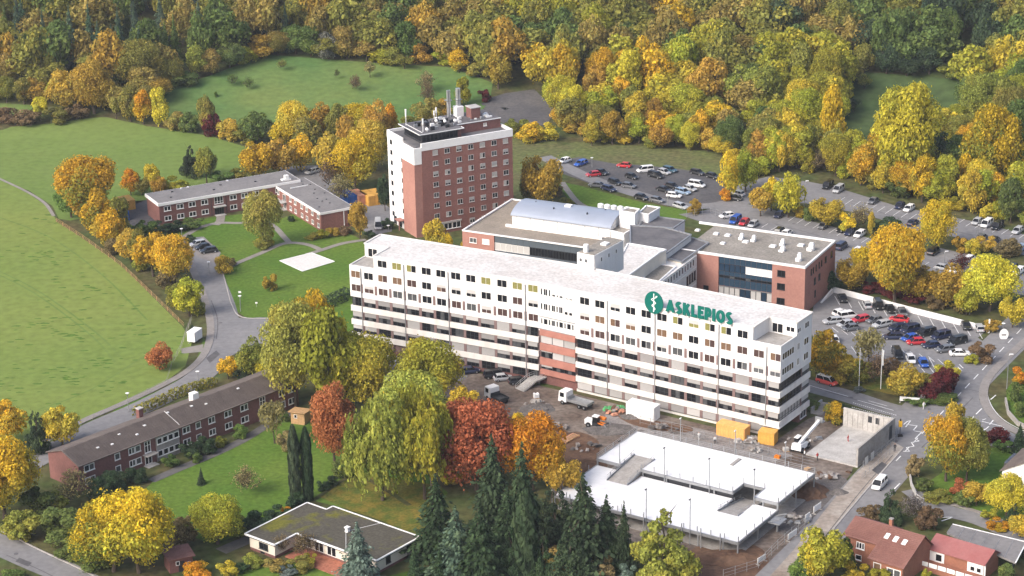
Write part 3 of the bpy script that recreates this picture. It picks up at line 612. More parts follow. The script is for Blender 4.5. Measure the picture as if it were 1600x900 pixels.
# ------------------------------------------------------------------ brick tower
def tower():
    b = G(651.4, 372); T = thing('brick_tower', 'tall red brick tower with white cornice and roof plant', 'tower block', (b.x, b.y, 0), 28)
    W_, D_ = 27.6, 16.2
    MB().box(2.0, W_, 0, D_, 0, 22.3).build('wall', 'brick', T)
    MB().box(0, 1.998, .06, 7.2, 0, 19).build('wall', 'brick_rose_and_lit', T)  # same brick as the front, coloured lighter to paint its sunlit side
    MB().box(.35, 1.997, 7.204, D_ - .01, 0, 22.296).build('wall', 'white_clean', T)
    MB().box(-.08, 1.999, -.08, 7.2, 19.002, 23.2).build('corner_cladding', 'white_clean', T)
    MB().box(2.0, W_ + .1, -.1, .35, 22.302, 24.2).build('cornice', 'white_clean', T)
    MB().box(W_ - .3, W_ + .1, .352, D_ + .1, 22.302, 24.2).build('cornice', 'white_clean', T)
    MB().box(.3, W_ - .3, D_ - .3, D_ + .1, 22.302, 24.2).build('cornice', 'white_clean', T)
    MB().box(.33, .65, 7.3, D_ - .302, 22.302, 24.2).build('cornice', 'white_clean', T)
    MB().box(.65, W_ - .302, .352, D_ - .302, 22.304, 23.5).build('roof', 'roof_dark', T)
    MB().box(.3, 1.6, .4, 6.8, 23.204, 23.3).build('roof', 'roof_grey', T)
    r = random.Random(5)
    for c in range(7):
        for k in range(8):
            z = 20.75 - 2.76 * k; x = 5.8 + 3.3 * c
            if k == 7 and c < 3: continue
            g = 'glass' if r.random() < .55 else r.choice(('glass_grey', 'curtain_pale'))
            window(T, x, 0, z, 1.45, 1.3, 0, 2, 'frame_grey', [g, 'glass' if r.random() < .6 else g], fw=.09, depth=.06, blind=r.choice((.35, .6)) if r.random() < .3 else 0, blindm='blind')
    for k in range(3): window(T, 6.4 + 2.4 * k, 0, .9, 2.3, 1.6, 0, 2, 'frame_white', 'glass', fw=.1)
    MB().box(4.9, 12.6, -.25, 0, 2.6, 2.95).build('canopy', 'concrete_light', T)
    for k in range(8):
        window(T, .35, 14.0, 20.9 - 2.7 * k, 1.2, 1.2, -90, 1, 'frame_dark', 'glass', fw=.05, depth=.05, sill=False)
        window(T, .35, 8.0, 20.4 - 2.7 * k, .7, 1.2, -90, 1, 'frame_dark', 'glass', fw=.05, depth=.05, sill=False)
    for y in (10, 13): window(T, .35, y, .1, 1.6, 2.1, -90, 1, 'frame_dark', 'glass', fw=.06, sill=False)
    MB().box(-1.4, .3, 7.4, 10, 2.4, 2.6).box(-1.3, -1.1, 7.5, 7.7, 0, 2.4).build('porch', 'brick_rose_and_lit', T)
    # penthouse with overhanging roof
    MB().box(3.2, 13.2, 2.0, 12, 23.5, 25.9).build('penthouse', 'frame_dark', T)
    for k in range(9): window(T, 3.9 + 1.08 * k, 2.0, 24.0, 1.0, 1.5, 0, 1, 'frame_dark', 'glass', fw=.06, depth=.05, sill=False)
    for k in range(8): window(T, 3.2, 2.9 + 1.15 * k, 24.0, 1.05, 1.5, -90, 1, 'frame_dark', 'glass', fw=.06, depth=.05, sill=False)
    MB().box(2.2, 14.4, 1.0, 13, 25.9, 26.2).build('penthouse_roof', 'roof_dark', T)
    for a, c in (((2.1, .9), (14.5, .9)), ((2.1, .9), (2.1, 13.1)), ((14.5, .9), (14.5, 2.6)), ((3.6, 2.4), (3.6, 12))): MB().bar((a[0], a[1], 26.2), (c[0], c[1], 26.2), .12, .2).build('roof_edge', 'white_metal', T)
    MB().box(14.6, 27.0, 5.2, 14.6, 23.5, 25.8).build('plant_room', 'brick_dark', T)
    MB().box(14.5, 27.1, 5.1, 14.7, 25.802, 26.0).build('plant_room_roof', 'roof_dark', T)
    MB().bar((14.5, 5.05, 26.02), (27.1, 5.05, 26.02), .14, .2).build('roof_edge', 'white_metal', T)
    MB().box(13.2, 14.4, 2.4, 3.6, 23.5, 26).build('brick_pillar', 'brick', T)
    window(T, 22.6, 5.2, 24.5, .9, .8, 0, 1, 'frame_white', 'curtain_pale', fw=.08)
    MB().box(20.2, 22.8, 8, 10.8, 26.0, 28.7).build('brick_box', 'brick_dark', T); MB().box(20.0, 23.0, 7.8, 11, 28.702, 28.9).build('box_lid', 'concrete_light', T)
    for x, y, n, z0, z1 in ((18.6, 12.3, 4, 26, 33.2), (16.0, 12.8, 2, 26.0, 33.0)):
        for k in range(n): MB().tube((x + .56 * (k % 2), y + .56 * (k // 2), z0), (x + .56 * (k % 2), y + .56 * (k // 2), z1), .27, n=10).build('flue', 'steel_bright', T)
        MB().box(x - .45, x + 1.07, y - .4, y + 1.0, z0 + 4.2, z0 + 4.4).build('flue_collar', 'steel', T)
    MB().box(17.8, 19.8, 11.4, 13.4, 26.0, 28.6).build('flue_base', 'white_metal', T)
    for k in range(44): x, y = r.uniform(4, 13.5), r.uniform(3, 11.5); s = r.uniform(.2, .55); MB().box(x, x + s * 2, y, y + s, 26.22, 26.3 + s * 1.6).build('roof_unit', r.choice(('steel', 'frame_dark', 'frame_dark', 'black', 'white_metal', 'roof_grey')), T)
    for k in range(20): x, y = r.uniform(15, 26), r.uniform(6, 13); s = r.uniform(.2, .5); MB().box(x, x + s * 2, y, y + s, 26.01, 26.1 + s).build('roof_unit', r.choice(('steel', 'white_metal')), T)
    for x, y, h in ((3.2, 10.8, 4.2), (4.2, 3.2, 3.4), (12.0, 11.4, 3.2), (11.2, 11, 2.6)): MB().tube((x, y, 26.2), (x, y, 26.2 + h), .09, n=6).tube((x, y, 26.2 + h * .55), (x, y, 26.2 + h), .22, n=8).build('antenna', 'white_metal', T)
    for x, y in ((10.5, 8.5), (12.2, 7.0), (11.3, 10), (14.6, 6.2), (5, 2.6)): MB().tube((x, y, 26.9), (x, y - .25, 27.0), .45, .3, n=12).tube((x, y, 26.2), (x, y, 26.9), .06, n=5).build('dish', 'sign_white', T)
tower()

# ------------------------------------------------------------------ hall with barrel roof behind the slab
def hall():
    p = G(724, 360, 9); H = thing('barrel_roof_hall', 'brick hall with a curved blue grey metal roof', 'hall', (p.x, p.y, 0), -26.5)
    MB().box(0, 36, .3, 27, 0, 8.6).build('core', 'frame_dark', H)
    MB().box(0, 8.2, 0, .298, 0, 8.9).build('wall', 'brick_rose_and_lit', H); MB().box(-.3, -.002, 0, 27, 0, 8.9).build('wall', 'brick_rose_and_lit', H)
    window(H, 2.6, 0, 6.2, 1.9, 1.3, 0, 2, 'frame_white', 'glass_grey'); window(H, 6.0, 0, 6.3, 1.9, 1.3, 0, 1, 'frame_white', 'sign_white')
    for k in range(18): link('panel', boxmesh('panel', 1.5, .06, 1.75, 'panel_slate'), H, (8.98 + 1.54 * k, .3, 7.1))
    for k in range(18): link('panel', boxmesh('panel', 1.5, .06, 1.5, 'panel_slate'), H, (8.98 + 1.54 * k, .3, 3.5))
    for k in range(6): window(H, 9.0 + 1.54 * k, .28, 5.1, 1.5, 1.9, 0, 1, 'frame_white', 'blind_light', fw=.06, sill=False)
    for k in range(6, 18): window(H, 9.0 + 1.54 * k, .28, 5.1, 1.5, 1.9, 0, 2, 'frame_dark', 'glass', fw=.06, sill=False)
    MB().box(0, 36, .3, 26.9, 8.602, 8.7).build('roof', 'roof_tan', H)
    for a, c in (((-.2, .1), (36, .1)), ((-.2, .1), (-.2, 27)), ((-.2, 26.9), (36, 26.9))): MB().bar((a[0], a[1], 8.95), (c[0], c[1], 8.95), .4, .3).build('coping', 'white_clean', H)
    MB().box(7.6, 33, 7.4, 7.9, 8.7, 9.3).build('parapet', 'white_clean', H); MB().box(8, 33, 7.902, 8.9, 8.7, 8.9).build('gutter', 'roof_grey', H)
    # white walls and vault
    x0, x1, y0, y1 = 8.2, 34.6, 9.0, 21.0
    MB().box(x0 + .3, x1 - .3, y0 + .4, y1 - .4, 8.7, 11.2).build('vault_wall', 'white_clean', H)
    for k in range(7): MB().box(x0 + 1.5 + 3.6 * k, x0 + 1.58 + 3.6 * k, y0 + .34, y0 + .398, 8.8, 11.1).build('panel_joint', 'steel', H)
    n = 14; b = MB(); t = .25; pr = []
    for i in range(n + 1):
        a = math.pi * (.5 + .30) - 2 * math.pi * .30 * i / n; R = (y1 - y0) / 2 / math.sin(math.pi * .30)
        pr.append(((y0 + y1) / 2 - R * math.cos(a), 11.1 + R * (math.sin(a) - math.cos(math.pi * .30)) * .62))
    pr = sorted(pr)
    vs = [(x, y, z + dz) for x in (x0, x1) for dz in (0, t) for y, z in pr]; m = n + 1
    fs = []
    for i in range(n):
        fs += [(m + i, m + i + 1, 3 * m + i + 1, 3 * m + i), (i, 2 * m + i, 2 * m + i + 1, i + 1), (i, i + 1, m + i + 1, m + i), (2 * m + i, 3 * m + i, 3 * m + i + 1, 2 * m + i + 1)]
    fs += [(0, m, 3 * m, 2 * m), (n, 2 * m + n, 3 * m + n, m + n)]
    v = b.add(vs, fs).build('vault', 'metal_roof', H)
    e = MB(); e.add([(x, y, z) for x in (x1 - .5, x1 - .3) for y, z in pr], [tuple(range(m)), tuple(range(2 * m - 1, m - 1, -1))]); e.build('vault_end', 'white_clean', H)
    zc = max(z for _, z in pr) + t
    MB().box(20, 21.6, 14.6, 16.0, zc - .25, zc + .3).build('skylight', 'sign_white', H)
    for x, y in ((12, 15), (18, 12.4), (27, 12), (30, 16)): MB().box(x, x + .25, y, y + .35, zc - .7, zc + .1).build('vent', 'frame_dark', H)
    for k in range(5): MB().tube((25.2 + 1.75 * k, 24.4, 8.7), (25.2 + 1.75 * k, 24.4, 11.6), .75, n=16).tube((25.2 + 1.75 * k, 24.4, 11.6), (25.2 + 1.75 * k, 24.4, 11.8), .75, .3, n=16).build('tank', 'white_metal', H)
    for k in range(9): MB().box(.2 + .0 * k, .26, 2 + 1.2 * k, 2.05 + 1.2 * k, 8.9, 9.9).build('railing_post', 'steel', H)
hall()

# ------------------------------------------------------------------ link wing between slab and rear blocks
def px_prism(T, o, hd, pts, z0, z1, wall, top, name, inset=0):
    a = -RAD(hd); loc = []
    for p in pts:
        d = G(p[0], p[1], z1) - o; loc.append((d.x * math.cos(a) - d.y * math.sin(a), d.x * math.sin(a) + d.y * math.cos(a)))
    MB().prism(loc, z0, z1, 0, 1).build(name, [wall, top], T)
    for i in range(len(loc)):
        q, w = loc[i], loc[(i + 1) % len(loc)]; MB().bar((q[0], q[1], z1 + .1), (w[0], w[1], z1 + .1), .34, .3).build('coping', 'white_clean' if top != 'roof_dark' else 'steel', T)
    return loc
def link_wing():
    o = G(1030, 440, 11.4); e = G(1089, 396, 11.4); hd = heading(o, e); L = (e - o).length
    T = thing('link_wing', 'pale link wing with stepped dark roofs joining slab and brick block', 'hospital wing', (o.x, o.y, 0), hd - 90)
    # local +y runs back along the wing, local +x to the right; its window wall is x = 0
    pp = lambda *a, **k: px_prism(T, o, hd - 90, *a, **k)
    MB().box(-9.5, 0, -9, L, 0, 11.0).build('wall', 'spandrel', T)
    pp([(1080, 371.7), (1106.7, 380), (1065, 410), (1040.8, 403.3)], 6, 11.4, 'cream', 'roof_dark', 'low_roof')
    pp([(1003, 430), (1032, 414), (1056, 417), (1030, 440), (1018, 450)], 6, 11.05, 'cream', 'roof_gravel', 'court_roof')
    pp([(981, 381), (1040.8, 391), (1030.8, 395), (975, 436), (955, 430)], 5, 14.2, 'cream', 'roof_white', 'white_roof')
    pp([(985, 353), (1036.7, 355.8), (1080, 367.5), (1040.8, 396.7), (985, 381)], 5, 12.8, 'spandrel', 'roof_dark', 'dark_roof')
    pp([(998, 353), (1012.5, 337.5), (1070, 345), (1051.7, 357.5)], 5, 11.6, 'white_clean', 'roof_dark', 'rear_roof')
    pp([(968, 330), (983, 325), (999, 327.5), (992, 334)], 5, 14.4, 'white_clean', 'roof_gravel', 'plant_box')
    pp([(998.5, 333), (1010, 322), (1031, 325), (1013, 336)], 5, 13.6, 'white_clean', 'roof_gravel', 'plant_box')
    pp([(936, 352), (966, 345), (1000, 352), (975, 366), (938, 357)], 5, 10.4, 'white_clean', 'roof_gravel', 'gravel_roof')
    n = int(L / 1.55)
    for k in range(n): window(T, 0, .3 + 1.55 * k, 9.0, .85, 1.6, 90, 1, 'frame_white', 'glass', fw=.08, depth=.06)
    for k in range(4): window(T, 0, L - 5.4 + 1.4 * k, 5.4, .95, 2.2, 90, 1, 'frame_dark', 'glass', fw=.08, depth=.06)
    MB().box(.002, .12, -6, L - .3, 8.2, 8.4).build('cornice', 'white_clean', T)
    MB().box(.002, .12, -6, L - .3, 4.2, 4.5).build('cornice', 'white_clean', T)
link_wing()

# ------------------------------------------------------------------ brick block with the blue glass front
def brick_block():
    o = G(1090, 393, 11.4); e = G(1256.4, 417.1, 11.4); hd = heading(o, e); L = (e - o).length; D_ = 20.2
    T = thing('brick_block', 'rose brick hospital block with dark blue glass front and gravel roof', 'hospital wing', (o.x, o.y, 0), hd)
    MB().box(-4, L, .3, D_, 0, 11.0).build('core', 'brick_rose_and_lit', T)
    MB().box(-4, 5.2, 0, .298, 0, 11.0).build('wall', 'brick_rose_and_lit', T); MB().box(18.2, L + .3, 0, .298, 0, 11.0).build('wall', 'brick_rose_and_lit', T)
    MB().box(L + .002, L + .3, .3, D_, 0, 11.0).build('wall', 'brick_rose_and_lit', T)
    MB().box(-4, L, .3, D_, 11.002, 11.1).build('roof', 'roof_gravel', T)
    for a, c in (((-4, .12), (L + .3, .12)), ((L + .15, .12), (L + .15, D_)), ((-8, D_), (L + .3, D_))): MB().bar((a[0], a[1], 11.25), (c[0], c[1], 11.25), .45, .5).build('coping', 'white_clean', T)
    r = random.Random(9); n = 10; w = 13.0 / n
    for k in range(n):
        x = 5.2 + w * (k + .5)
        for z, h in ((9.35, 1.5), (6.55, .95), (4.0, 1.9)): link('panel', boxmesh('panel', w - .06, .06, h, 'panel_blue'), T, (x, .28, z))
        if k < 5: window(T, x, .28, 7.55, w - .03, 1.75, 0, 1, 'frame_dark', 'glass_blue', fw=.05, sill=False)
        else: window(T, x, .28, 7.55, w - .03, 1.75, 0, 1, 'frame_white', 'sign_white', fw=.04, sill=False, depth=.1)
        window(T, x, .28, 5.95, w - .03, .55, 0, 1, 'frame_dark', 'glass' if k not in (2, 5) else 'glass_grey', fw=.05, sill=False)
        window(T, x, .28, 1.6, w - .03, 2.2, 0, 1, 'frame_dark', 'glass_blue' if k in (4, 5, 8) else 'blind_light', fw=.05, sill=False)
    for z in (1.2, 3.9): MB().box(5.2, 18.2, .1, .28, z - .12, z).build('transom', 'steel', T)
    for z in (8.3, 5.2, 1.7): window(T, 20.4, 0, z, 1.9, 1.5, 0, 2, 'frame_dark', 'glass', fw=.08)
    window(T, 2.2, 0, 2.2, 1.3, 1.3, 0, 1, 'frame_dark', 'glass', fw=.08)
    for k, (y, ww) in enumerate(((4, .6), (5.4, .6), (7.2, .6), (9.2, .6), (10.8, .6), (13.5, 1.2), (17.5, 1.2))): window(T, L + .3, y, 8.2, ww, 1.5, 90, 1, 'frame_dark', 'glass', fw=.06)
    for y in (6.5, 9.5): window(T, L + .3, y, 5.2, 1.1, 1.6, 90, 1, 'frame_dark', 'glass_grey', fw=.06)
    window(T, L + .3, 7, 2, .8, 1.6, 90, 1, 'frame_dark', 'glass', fw=.06)
    for px, py, s in ((1090, 360.6, .9), (1119, 366, 1.0), (1137, 368.5, 1.1), (1129.5, 381, .9), (1165, 378.5, 1.1), (1207.5, 385.5, 1.2), (1251.5, 384, 1.2)):
        q = G(px, py, 11.1) - o; a = -RAD(hd); x, y = q.x * math.cos(a) - q.y * math.sin(a), q.x * math.sin(a) + q.y * math.cos(a)
        MB().box(x - s * .6, x + s * .6, y - s * .6, y + s * .6, 11.1, 11.35).box(x - s * .5, x + s * .5, y - s * .5, y + s * .5, 11.35, 11.5).build('skylight', 'white_metal', T)
    for px, py, s, h in ((1159, 374, .8, 1.2), (1178, 377, .8, 1.2), (1223, 383.5, .8, 1.3), (1223, 392.5, 1.0, .9), (1249, 407.5, .9, 1.6), (1268, 391, 1.1, 1.5)):
        q = G(px, py, 11.1) - o; a = -RAD(hd); x, y = q.x * math.cos(a) - q.y * math.sin(a), q.x * math.sin(a) + q.y * math.cos(a)
        MB().box(x - s * .5, x + s * .5, y - s * .5, y + s * .5, 11.1, 11.1 + h).box(x - s * .8, x + s * .3, y - s * .9, y - s * .5, 11.1, 11.1 + h * .5).tube((x, y, 11.1 + h), (x, y, 11.4 + h), s * .45, n=10).build('roof_unit', 'white_metal', T)
brick_block()

# ------------------------------------------------------------------ two storey L-shaped brick building
def l_building():
    o = G(250.6, 351); T = thing('staff_house', 'two storey dark brick L shaped building with white fascia', 'building', (o.x, o.y, 0), 28)
    L, D_, H_ = 39.0, 9.4, 5.75
    MB().box(0, L, 0, D_, 0, H_ - .75).build('wall', 'brick_dark', T)
    MB().box(-.35, L + .2, -.35, D_ + .35, H_ - .75, H_).build('fascia', 'white_clean', T); MB().box(-.1, L, -.1, D_ + .1, H_ + .002, H_ + .06).build('roof', 'roof_grey', T)
    for x in (2.2, 5.6, 8.9, 12.3, 20.2, 23.4, 26.5, 32.6):
        for z in (.75, 3.35):
            if x == 32.6 and z < 1: continue
            window(T, x, 0, z, 1.9 if x < 30 else 1.0, 1.3, 0, 2, 'frame_white', ['glass_grey', 'glass'] if int(x) % 2 else 'glass', fw=.13, depth=.06)
    window(T, 16.2, 0, 3.0, 2.4, 1.95, 0, 3, 'frame_white', 'glass', fw=.08, muntin=.3); window(T, 16.2, 0, .1, 2.6, 1.9, 0, 4, 'frame_dark', 'glass', fw=.1, sill=False)
    MB().box(14.6, 17.8, -1.3, 0, 2.3, 2.55).build('canopy', 'concrete_light', T); MB().box(14.8, 17.6, -1.4, 0, 0, .12).build('step', 'concrete_light', T)
    for x in (14.1, 18.2): MB().tube((x, -.08, 0), (x, -.08, 4.9), .06, n=6).build('downpipe', 'frame_dark', T)
    for x, y in ((6, 7), (9, 8.4), (11, 8.7), (22, 8.6), (28, 4), (4, 2.6), (16, 3), (19, 6)): MB().box(x, x + .5, y, y + .4, H_ + .06, H_ + .3).build('roof_vent', 'white_metal' if y > 8 else 'frame_dark', T)
    MB().box(34.5, 37, .8, 2.0, H_ + .06, H_ + .45).box(35.4, 36.4, .9, 1.9, H_ + .45, H_ + 1.4).build('roof_unit', 'white_metal', T)
    # short wing
    o2 = G(502.3, 362); q = o2 - o; a = -RAD(28); fx, fy = q.x * math.cos(a) - q.y * math.sin(a), q.x * math.sin(a) + q.y * math.cos(a)
    F = (fx, fy, 1.5); W2, D2, H2 = 9.0, 30.0, 5.1
    MB(F).box(0, W2, 0, D2, 0, H2 - .6).build('wall', 'brick', T)
    MB(F).box(-.3, W2 + .3, -.3, D2 - .2, H2 - .6, H2).build('fascia', 'white_clean', T); MB(F).box(-.1, W2 + .1, -.1, D2 - .4, H2 + .002, H2 + .06).build('roof', 'roof_grey', T)
    f = MB(F)
    for y in (1.5, 5.0, 8.4, 11.4, 15.4, 18.4, 26.0):
        for z in (.7, 3.0): p = f.P(0, y, z); window(T, p[0], p[1], p[2], 1.3, 1.15, F[2] - 90, 2, 'frame_white', ['glass', 'glass_grey'], fw=.1, depth=.06)
    p = f.P(0, 22.2, .1); window(T, p[0], p[1], p[2], 1.8, 3.9, F[2] - 90, 2, 'frame_white', 'glass', fw=.1, muntin=.5, sill=False)
    MB(F).box(-1.5, 0, 20.8, 23.6, 2.0, 2.2).build('canopy', 'concrete_light', T); MB(F).box(-1.8, 0, 20.8, 23.6, 0, .15).build('step', 'concrete_light', T)
    MB(F).tube((6.4, -.12, .2), (6.4, -.12, 4.5), .1, n=6).build('downpipe', 'white_metal', T)
    p = f.P(8.1, 0, .3); window(T, p[0], p[1], p[2], 1.0, 4.0, F[2], 1, 'frame_dark', 'glass', fw=.08, muntin=.5, sill=False)
    MB(F).box(2, 7, 22.5, 22.7, H2 + .06, H2 + .25).build('roof_rail', 'white_metal', T)
    r = random.Random(2)
    for k in range(10): x, y = r.uniform(1, 8), r.uniform(2, 24); MB(F).box(x, x + .35, y, y + .3, H2 + .06, H2 + .22).build('roof_vent', 'frame_dark', T)
l_building()

# ------------------------------------------------------------------ long two storey housing block with brown tiled roof
def gable_roof(T, x0, x1, y0, y1, ze, zr, m, name='roof', over=.45, yr=None, t=.16, fr=(0, 0, 0)):
    yr = (y0 + y1) / 2 if yr is None else yr; s0 = (zr - ze) / (yr - y0); s1 = (zr - ze) / (y1 - yr)
    ya, yb, za, zb = y0 - over, y1 + over, ze - over * s0, ze - over * s1; xa, xb = x0 - over * .6, x1 + over * .6
    vs = [(x, y, z + d) for x in (xa, xb) for d in (0, t) for y, z in ((ya, za), (yr, zr), (yb, zb))]
    fs = [(3, 4, 10, 9), (4, 5, 11, 10), (0, 6, 7, 1), (1, 7, 8, 2), (0, 1, 4, 3), (1, 2, 5, 4), (6, 9, 10, 7), (7, 10, 11, 8), (0, 3, 9, 6), (2, 8, 11, 5)]
    return MB(fr).add(vs, fs).build(name, m, T)
def gable_body(T, x0, x1, y0, y1, ze, zr, m, yr=None, fr=(0, 0, 0), z0=0):
    yr = (y0 + y1) / 2 if yr is None else yr
    vs = [(x, y, z) for x in (x0, x1) for y, z in ((y0, z0), (y1, z0), (y1, ze), (yr, zr), (y0, ze))]
    return MB(fr).add(vs, [(0, 4, 3, 2, 1), (5, 6, 7, 8, 9), (0, 5, 9, 4), (1, 2, 7, 6), (0, 1, 6, 5), (4, 9, 8, 3), (2, 3, 8, 7)]).build('wall', m, T)
def courses(T, x0, x1, ya, za, yb, zb, n, m, fr=(0, 0, 0), name='tile_course'):
    "raised tile courses running along the roof slope"
    for i in range(n):
        t = (i + .5) / n; y = ya + (yb - ya) * t; z = za + (zb - za) * t
        link(name, shared((name, round(x0, 2), round(x1, 2), m, fr), lambda: MB().box(x0, x1, -.05, .05, 0, .05).mesh(name, m)), T, MB(fr).P(0, y, z), fr[2])
def housing_block():
    o = G(126, 768); T = thing('housing_block', 'long two storey brick housing block with brown tiled roof', 'apartment house', (o.x, o.y, 0), 46.5)
    L, D_, ZE, ZR = 55.0, 9.6, 5.3, 7.0
    gable_body(T, 0, L, 0, D_, ZE, ZR, 'brick_dark'); gable_roof(T, 0, L, 0, D_, ZE + .03, ZR + .03, 'tiles_brown')
    courses(T, 0, L, -.2, ZE + .14, D_ / 2 - .2, ZR + .14, 16, 'tiles_brown')
    for x0, x1 in ((18.2, 23.8),):
        MB().box(x0, x1, -.25, .2, 0, ZE - .1).build('render_bay', 'concrete', T)
        for z in (.95, 3.5):
            for k in range(4): window(T, x0 + .75 + 1.38 * k, -.25, z, 1.25, 1.25, 0, 1, 'frame_white', 'glass', fw=.12, depth=.06)
    for x, w in ((2.4, 2.4), (9.0, 1.3), (12.4, 1.5), (13.9, 1.3), (25.8, 1.9), (28.8, 1.3), (32.2, 1.7), (36.4, 1.9), (40.6, 2.0), (50.6, 1.6), (53.2, 1.9)):
        for z in (.95, 3.5): window(T, x, 0, z, w, 1.35, 0, 2 if w > 1.4 else 1, 'frame_white', ['glass', 'glass_grey'][:2] if w > 1.4 else 'glass_grey', fw=.14, depth=.06)
    for x in (16.2, 45.4):
        window(T, x, 0, 2.6, 1.5, 2.4, 0, 2, 'frame_white', 'glass', fw=.12, muntin=.62); window(T, x, 0, .12, 1.7, 2.1, 0, 2, 'frame_white', 'glass', fw=.14, sill=False)
        MB().box(x - 1.3, x + 1.5, -1.5, 0, 2.3, 2.45).build('canopy', 'concrete', T); MB().box(x - 1.2, x + 1.4, -1.6, 0, 0, .15).build('step', 'concrete_light', T)
    for x in (.1, 24.2): MB().tube((x, -.1, 0), (x, -.1, 5), .07, n=6).build('downpipe', 'frame_dark', T)
    for x, y in ((6, 2.0), (12, 3.2), (15, 1.6), (18, 3.0), (24.5, 4.0), (33, 2.6), (42, 3.4), (30, 3.4), (9, 1.5)):
        z = ZE + (ZR - ZE) * y / (D_ / 2); MB().box(x, x + .55, y, y + .45, z, z + .38).build('roof_vent', 'white_metal', T)
    MB().box(32, 33.5, 5.2, 6.5, 6.4, 8.3).build('chimney', 'white_clean', T); MB().box(21, 22.0, 8.4, 9.4, 5, 7.6).build('chimney', 'brick_dark', T); MB().box(20.9, 22.1, 8.3, 9.5, 7.6, 7.8).build('chimney_cap', 'concrete_light', T)
    MB().bar((24.4, .2, ZE + .35), (24.4, D_ / 2, ZR + .3), .05, .05).build('lightning_rod', 'white_metal', T)
housing_block()

# ------------------------------------------------------------------ flat roofed bungalow
def bungalow():
    pts = [(382.7, 835.9), (480.2, 785.6), (510.4, 796.2), (518.7, 791.7), (652.9, 838.9), (590.5, 877), (537.6, 863), (462, 832.9), (426.1, 852.9)]
    o = G(*pts[0], 2.9); T = thing('bungalow', 'white flat roofed bungalow with mossy dark roof and white edge', 'bungalow', (o.x, o.y, 0), -39)
    a = RAD(39); loc = []
    for p in pts: d = G(*p, 3.1) - o; loc.append(Vector((d.x * math.cos(a) - d.y * math.sin(a), d.x * math.sin(a) + d.y * math.cos(a))))
    # squared up plan, local x to the right along the front, y to the back
    X1 = loc[8].x; Y1 = loc[7].y; XR_ = loc[4].x; YB = loc[1].y; XS = loc[2].x; YB2 = loc[3].y + .2
    XR_ = (loc[4].x + loc[5].x) / 2
    plan = [(0, 0), (X1, 0), (X1, Y1), (XR_, Y1 - .0), (XR_, YB2), (XS, YB2), (XS, YB), (0, YB)]
    # right wing reaches further forward
    YF = loc[5].y
    plan = [(0, 0), (X1, 0), (X1, Y1), (XR_ - 4.2, Y1), (XR_ - 4.2, YF), (XR_, YF), (XR_, YB2), (XS, YB2), (XS, YB), (0, YB)]
    ins = [(.55, .55), (X1 - .55, .55), (X1 - .55, Y1 + .8), (XR_ - 3.7, Y1 + .8), (XR_ - 3.7, YF + .5), (XR_ - .5, YF + .5), (XR_ - .5, YB2 - .5), (XS, YB2 - .5), (XS - .1, YB - .5), (.55, YB - .5)]
    MB().prism(ins, .55, 2.75).build('wall', 'cream', T); MB().prism([(x * .995 + .03, y * .995 + .02) for x, y in ins], 0, .55).build('plinth', 'brick_dark', T)
    MB().prism(plan, 2.75, 3.08).build('roof_slab', 'frame_dark', T); MB().prism([(x * .996 + .04, y * .996 + .03) for x, y in plan], 3.084, 3.15).build('roof', 'moss_roof', T)
    for i in range(len(plan)):
        q, w = plan[i], plan[(i + 1) % len(plan)]; MB().bar((q[0], q[1], 3.1), (w[0], w[1], 3.1), .3, .22).build('roof_edge', 'sign_white', T)
    window(T, X1 * .55, .55, 1.0, 2.2, 1.25, 0, 2, 'frame_dark', 'glass', fw=.1); window(T, XR_ - .5, YF + 3.5, 1.1, 1.2, 1.3, 90, 1, 'frame_dark', 'glass'); window(T, XR_ - .5, YF + 9, 1.1, 1.2, 1.3, 90, 1, 'frame_dark', 'glass')
    for k in range(3): window(T, X1 + 1.6 + 3.0 * k, Y1 + .8, .6, 2.2, 2.05, 0, 2, 'frame_white', 'glass', fw=.12, sill=False)
    window(T, X1 * .5, .56, .1, 1.0, .4, 0, 1, 'frame_dark', 'glass', fw=.05, sill=False)
    cx, cy = (XS + XR_) * .46, YB * .72
    MB().box(cx - .35, cx + .35, cy - .35, cy + .35, 3.1, 3.4).box(cx - .28, cx + .28, cy - .28, cy + .28, 3.4, 3.9).box(cx - .42, cx + .42, cy - .42, cy + .42, 3.9, 4.1).build('chimney', 'white_metal', T)
    MB().bar((cx, cy - .4, 3.18), (XR_ * .72, Y1 + .6, 3.18), .07, .05).build('lightning_rod', 'white_metal', T); MB().bar((cx, cy + .4, 3.18), (cx + 2.4, YB2 - .2, 3.18), .07, .05).build('lightning_rod', 'white_metal', T)
    MB().box(X1 + .3, XR_ - 4.5, Y1 - 3.6, Y1 + .8, 0, .16).build('terrace', 'terrace_tile', T)
bungalow()

